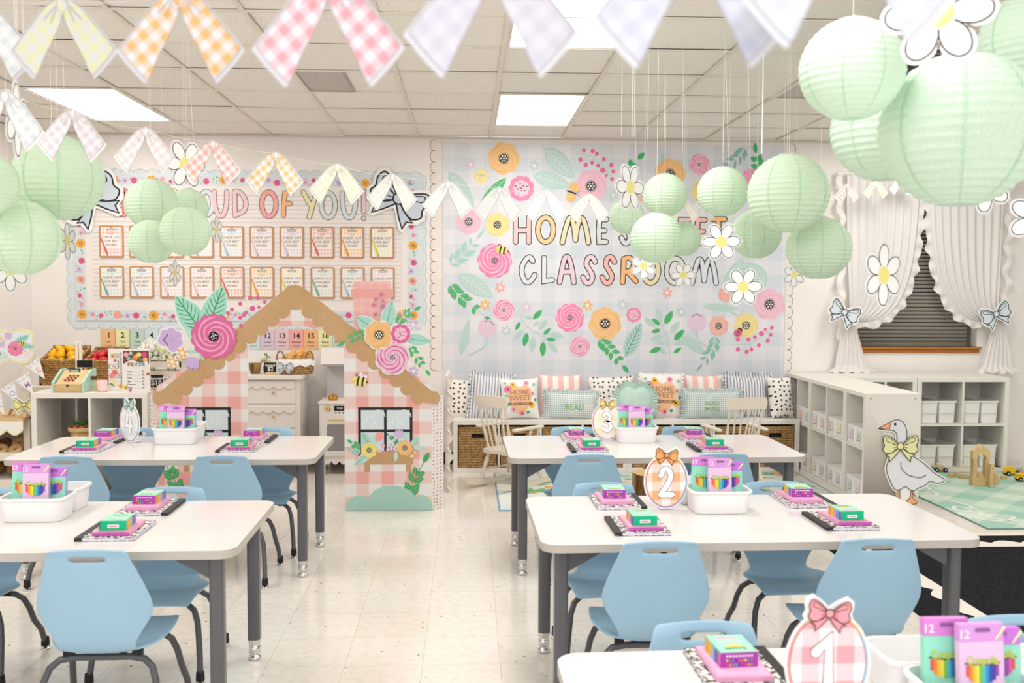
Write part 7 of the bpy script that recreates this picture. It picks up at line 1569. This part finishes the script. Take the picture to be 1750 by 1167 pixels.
for a in (('white paper daisy seen nearly edge-on at the upper left edge', 29, 205, 128, .28, 2.6), ('white paper daisy left of the pink gingham ribbon', 317, 281, 84, .8, 3.9, .5), ('white paper daisy below the lowest left lantern', 17, 462, 74, .8, 4.4), ('white paper daisy over the board lower-left corner, right of lantern', 115, 412, 64, .45, 5.0), ('small white paper daisy right of the board lantern cluster', 370, 392, 46, .45, 6.6), ('small white paper daisy under the board lantern cluster', 299, 466, 46, .45, 6.9),
          ('white paper daisy left of the lantern cluster before SWEET', 1077, 320, 84, .58, 4.0, .5), ('white paper daisy right of the front lantern before SWEET', 1233, 413, 68, 1, 4.6, .5), ('white paper daisy partly under the front lantern, over the letter R', 1100, 455, 46, 1, 5.5), ('white paper daisy over the second O of CLASSROOM', 1168, 470, 44, 1, 6.0, .5), ('white paper daisy right of CLASSROOM over the pink flower', 1270, 490, 68, 1, 4.6, .5), ('white paper daisy under the lowest right cluster lantern', 1357, 470, 44, .85, 5.6),
          ('white paper daisy hanging before the left curtain', 1510, 470, 114, .55, 2.9, .0), ('big white paper daisy cut by the top edge, among near lanterns', 1604, 22, 185, 1, 2.05, .5), ('white paper daisy peeking out below the huge lantern', 1683, 318, 96, .9, 3.2), ('white paper daisy cut by the right frame edge below the huge lantern', 1775, 372, 104, .95, 3.0)): daisy(*a)
# ribbon buntings
def tails(sg):
    return [(sg*x, z) for x, z in ((.004, .012), (.03, .0), (.058, -.032), (.09, -.072), (.092, -.083), (.058, -.122), (.05, -.122), (.036, -.092), (.018, -.058), (.003, -.024))]
def ribbon(lab, px, py, Y, colr, base='#F4F1F0', yaw=0, rot=0, sc=1):
    p = at(px, py, Y); T = thing('ribbon_pennant', lab, 'bunting ribbon', p, rot=(0, rot, yaw), group='checked ribbon pennants on strings'); T.scale = (sc,)*3
    for sg, ro in ((-1, .7), (1, -.85)):
        P = spline(tails(sg), 3, True); 
        big = [(x*1.07+sg*.0, z*1.05+.001) for x, z in P]; A = Art(); A.prism(big, 0, .0012, '#D6D6DE' if Y < 2 else '#F2F1F0'); A.build('ribbon_tail', T)  # nearest ribbons get a greyer card: their weak light is put into the colour
        A = Art(eps=.0002); g = gingham(base, colr, .0125, ro); A.poly(P, g, 0); A.stroke(P, .0011, '#9A9496', 1, closed=True); A.build('gingham_print', T)
    A = Art(); A.prism(ell(0, .002, .0125, .0165, 14), -.0012, .0004, '#F5F4F3'); A.build('knot', T)
    A = Art(y=-.0012, eps=.0002); A.poly(ell(0, .002, .0105, .0145, 14), gingham(base, colr, .0125, 0), 0); A.stroke(ell(0, .002, .0105, .0145, 14), .0011, '#9A9496', 1, closed=True)
    for sg in (-1, 1): A.stroke([(sg*.012, .0), (sg*.035, -.025)], .001, '#9A9496', 1); A.stroke([(sg*.012, -.006), (sg*.022, -.03)], .001, '#9A9496', 1)
    A.build('knot_print', T); return p
mid = [('pale blue', 8, 166, 2.45, '#D5DEE4'), ('lavender', 123, 196, 2.83, '#DCD0E0'), ('pale mauve', 248, 226, 3.2, '#E6D5DC'), ('salmon pink', 362, 249, 3.35, '#F2B3A8'), ('orange', 470, 268, 3.4, '#F4C58A'), ('pale yellow', 576, 287, 3.6, '#F4EAC4'), ('pale greenish white', 671, 304, 3.9, '#E9EDE4'), ('white, first from the bow', 766, 316, 3.9, '#ECEEF0'), ('white, second from the bow', 853, 326, 4.05, '#EEEBF0'), ('white, third from the bow', 934, 331, 4.5, '#F3EAEC'), ('peach orange', 1007, 337, 5.0, '#F7CFAE'), ('pale yellow half hidden behind lanterns', 1170, 346, 6.2, '#F4EAC4'), ('grey green half hidden behind lanterns', 1201, 343, 6.5, '#DCE5DA')]
pts = []
for nm, px, py, Y, c_ in mid: pts.append(ribbon(f'{nm} checked ribbon pennant on the middle string', px, py, Y, c_, rot=.04, yaw=-.1))
far = [('pink', 1447, 318, 7.75, '#EFB6AE'), ('orange', 1497, 312, 7.8, '#F4C58A'), ('cream', 1541, 306, 7.85, '#F4EEDA')]
for nm, px, py, Y, c_ in far: pts.append(ribbon(f'{nm} checked ribbon pennant hanging before the left curtain', px, py, Y, c_))
def cord(name, lab, P):
    Q = []
    for a, b_ in zip(P, P[1:]):
        for k in range(6): t = k/6; q_ = a.lerp(b_, t); Q.append((q_.x, q_.y+.001, q_.z-.03*math.sin(PI*t)*(b_-a).length+.012))
    Q.append((P[-1].x, P[-1].y+.001, P[-1].z+.012)); f = MB(); f.tube(Q, .0011, '#D9D3CB', 6); tag(f.build(name), lab, 'string')
a0 = at(-60, 140, 2.3); e0 = Vector((3.0, 7.95, 2.45))
cord('bunting_string', 'thin string carrying the row of ribbon pennants across the room', [a0]+pts+[Vector((pts[-1].x+.35, 7.9, pts[-1].z+.06))])
near = [('pale yellow', 107, 10, 1.83, '#DEE0B4', '#DADADE'), ('orange', 307, -4, 1.55, '#F0B878', '#E2E2E8'), ('pink', 560, -25, 1.30, '#EBA2AC', '#E0E0E8'), ('pale lilac', 840, -66, 1.13, '#C6C4D2', '#D2D2DB'), ('bluish white', 1188, -115, .965, '#BFC2D3', '#CFD0DC'), ('white', 1455, -165, .90, '#C3C9D6', '#CFD2DC')]  # last colour is the cloth base, greyed to paint this row as underlit
pn = [ribbon(f'{nm} checked ribbon pennant, large and blurred, hanging at the top edge', px, py, Y, c_, b_, yaw=-.1) for nm, px, py, Y, c_, b_ in near]
l0 = ribbon('pale blue ribbon pennant at the very top left edge', -30, 20, 1.95, '#D5DEE4')
cord('bunting_string', 'thin string of the nearest row of ribbon pennants, above the frame top', [Vector((-2.2, 2.1, l0.z+.1)), l0]+pn+[Vector((.85, .8, pn[-1].z+.02))])
# loose threads hanging from the ceiling
rr = random.Random(4)
for i, (px, y1, Y) in enumerate(((277, 214, 5.4), (291, 216, 5.2), (303, 215, 5.6), (312, 214, 5.5), (318, 213, 5.3), (88, 215, 4.6), (1062, 232, 5.2), (1080, 236, 5.1), (1084, 234, 5.3), (1107, 240, 5.1), (1135, 238, 5.2), (1166, 262, 5.0), (1235, 262, 5.2), (1246, 255, 5.1), (1275, 255, 5.3), (1340, 256, 4.7), (1345, 262, 4.8), (31, 130, 2.6), (41, 120, 2.7))):
    p = at(px, y1, Y)
    if p.z > CEIL-.05: p = Vector((p.x, p.y, CEIL-.3))
    f = MB(); f.tube([(0, 0, 0), (0, 0, CEIL-p.z)], .0008, '#F1EEEA', 5); tag(f.build('hanging_thread', loc=p), 'thin white thread hanging from the ceiling grid', 'thread', 'loose white threads under the ceiling')
p = at(1302, 262, 4.6); f = MB(); f.tube([(0, 0, 0), (0, 0, CEIL-p.z)], .0035, '#EDEBE8', 8); tag(f.build('ceiling_rod', loc=p), 'thin white rod from the ceiling above the biggest poster lantern', 'rod')
# ceiling projector half hidden behind the near lanterns
p = at(1572, 112, 4.3); T = thing('ceiling_projector', 'dark projector on a ceiling mount, glimpsed between near lanterns', 'projector', (p.x, 4.3, p.z-.05)); f = MB(); f.box(-.15, .15, -.1, .15, 0, .1, M('#3A3A3C', .4)); f.build('housing', T, bevel=.01)
f = MB(); f.tube([(-.08, -.1, .05), (-.08, -.125, .05)], .03, '#141416', 18); f.build('lens', T); f = MB()
for i in range(5): f.box(.0, .12, -.102, -.1, .02+i*.014, .026+i*.014, '#8A8A8C')
f.build('vent', T); f = MB(); f.tube([(0, .02, .1), (0, .02, CEIL-p.z+.05)], .018, '#C9C6C2', 12); f.box(-.06, .06, -.03, .07, .1, .115, '#C9C6C2'); f.build('mount', T)
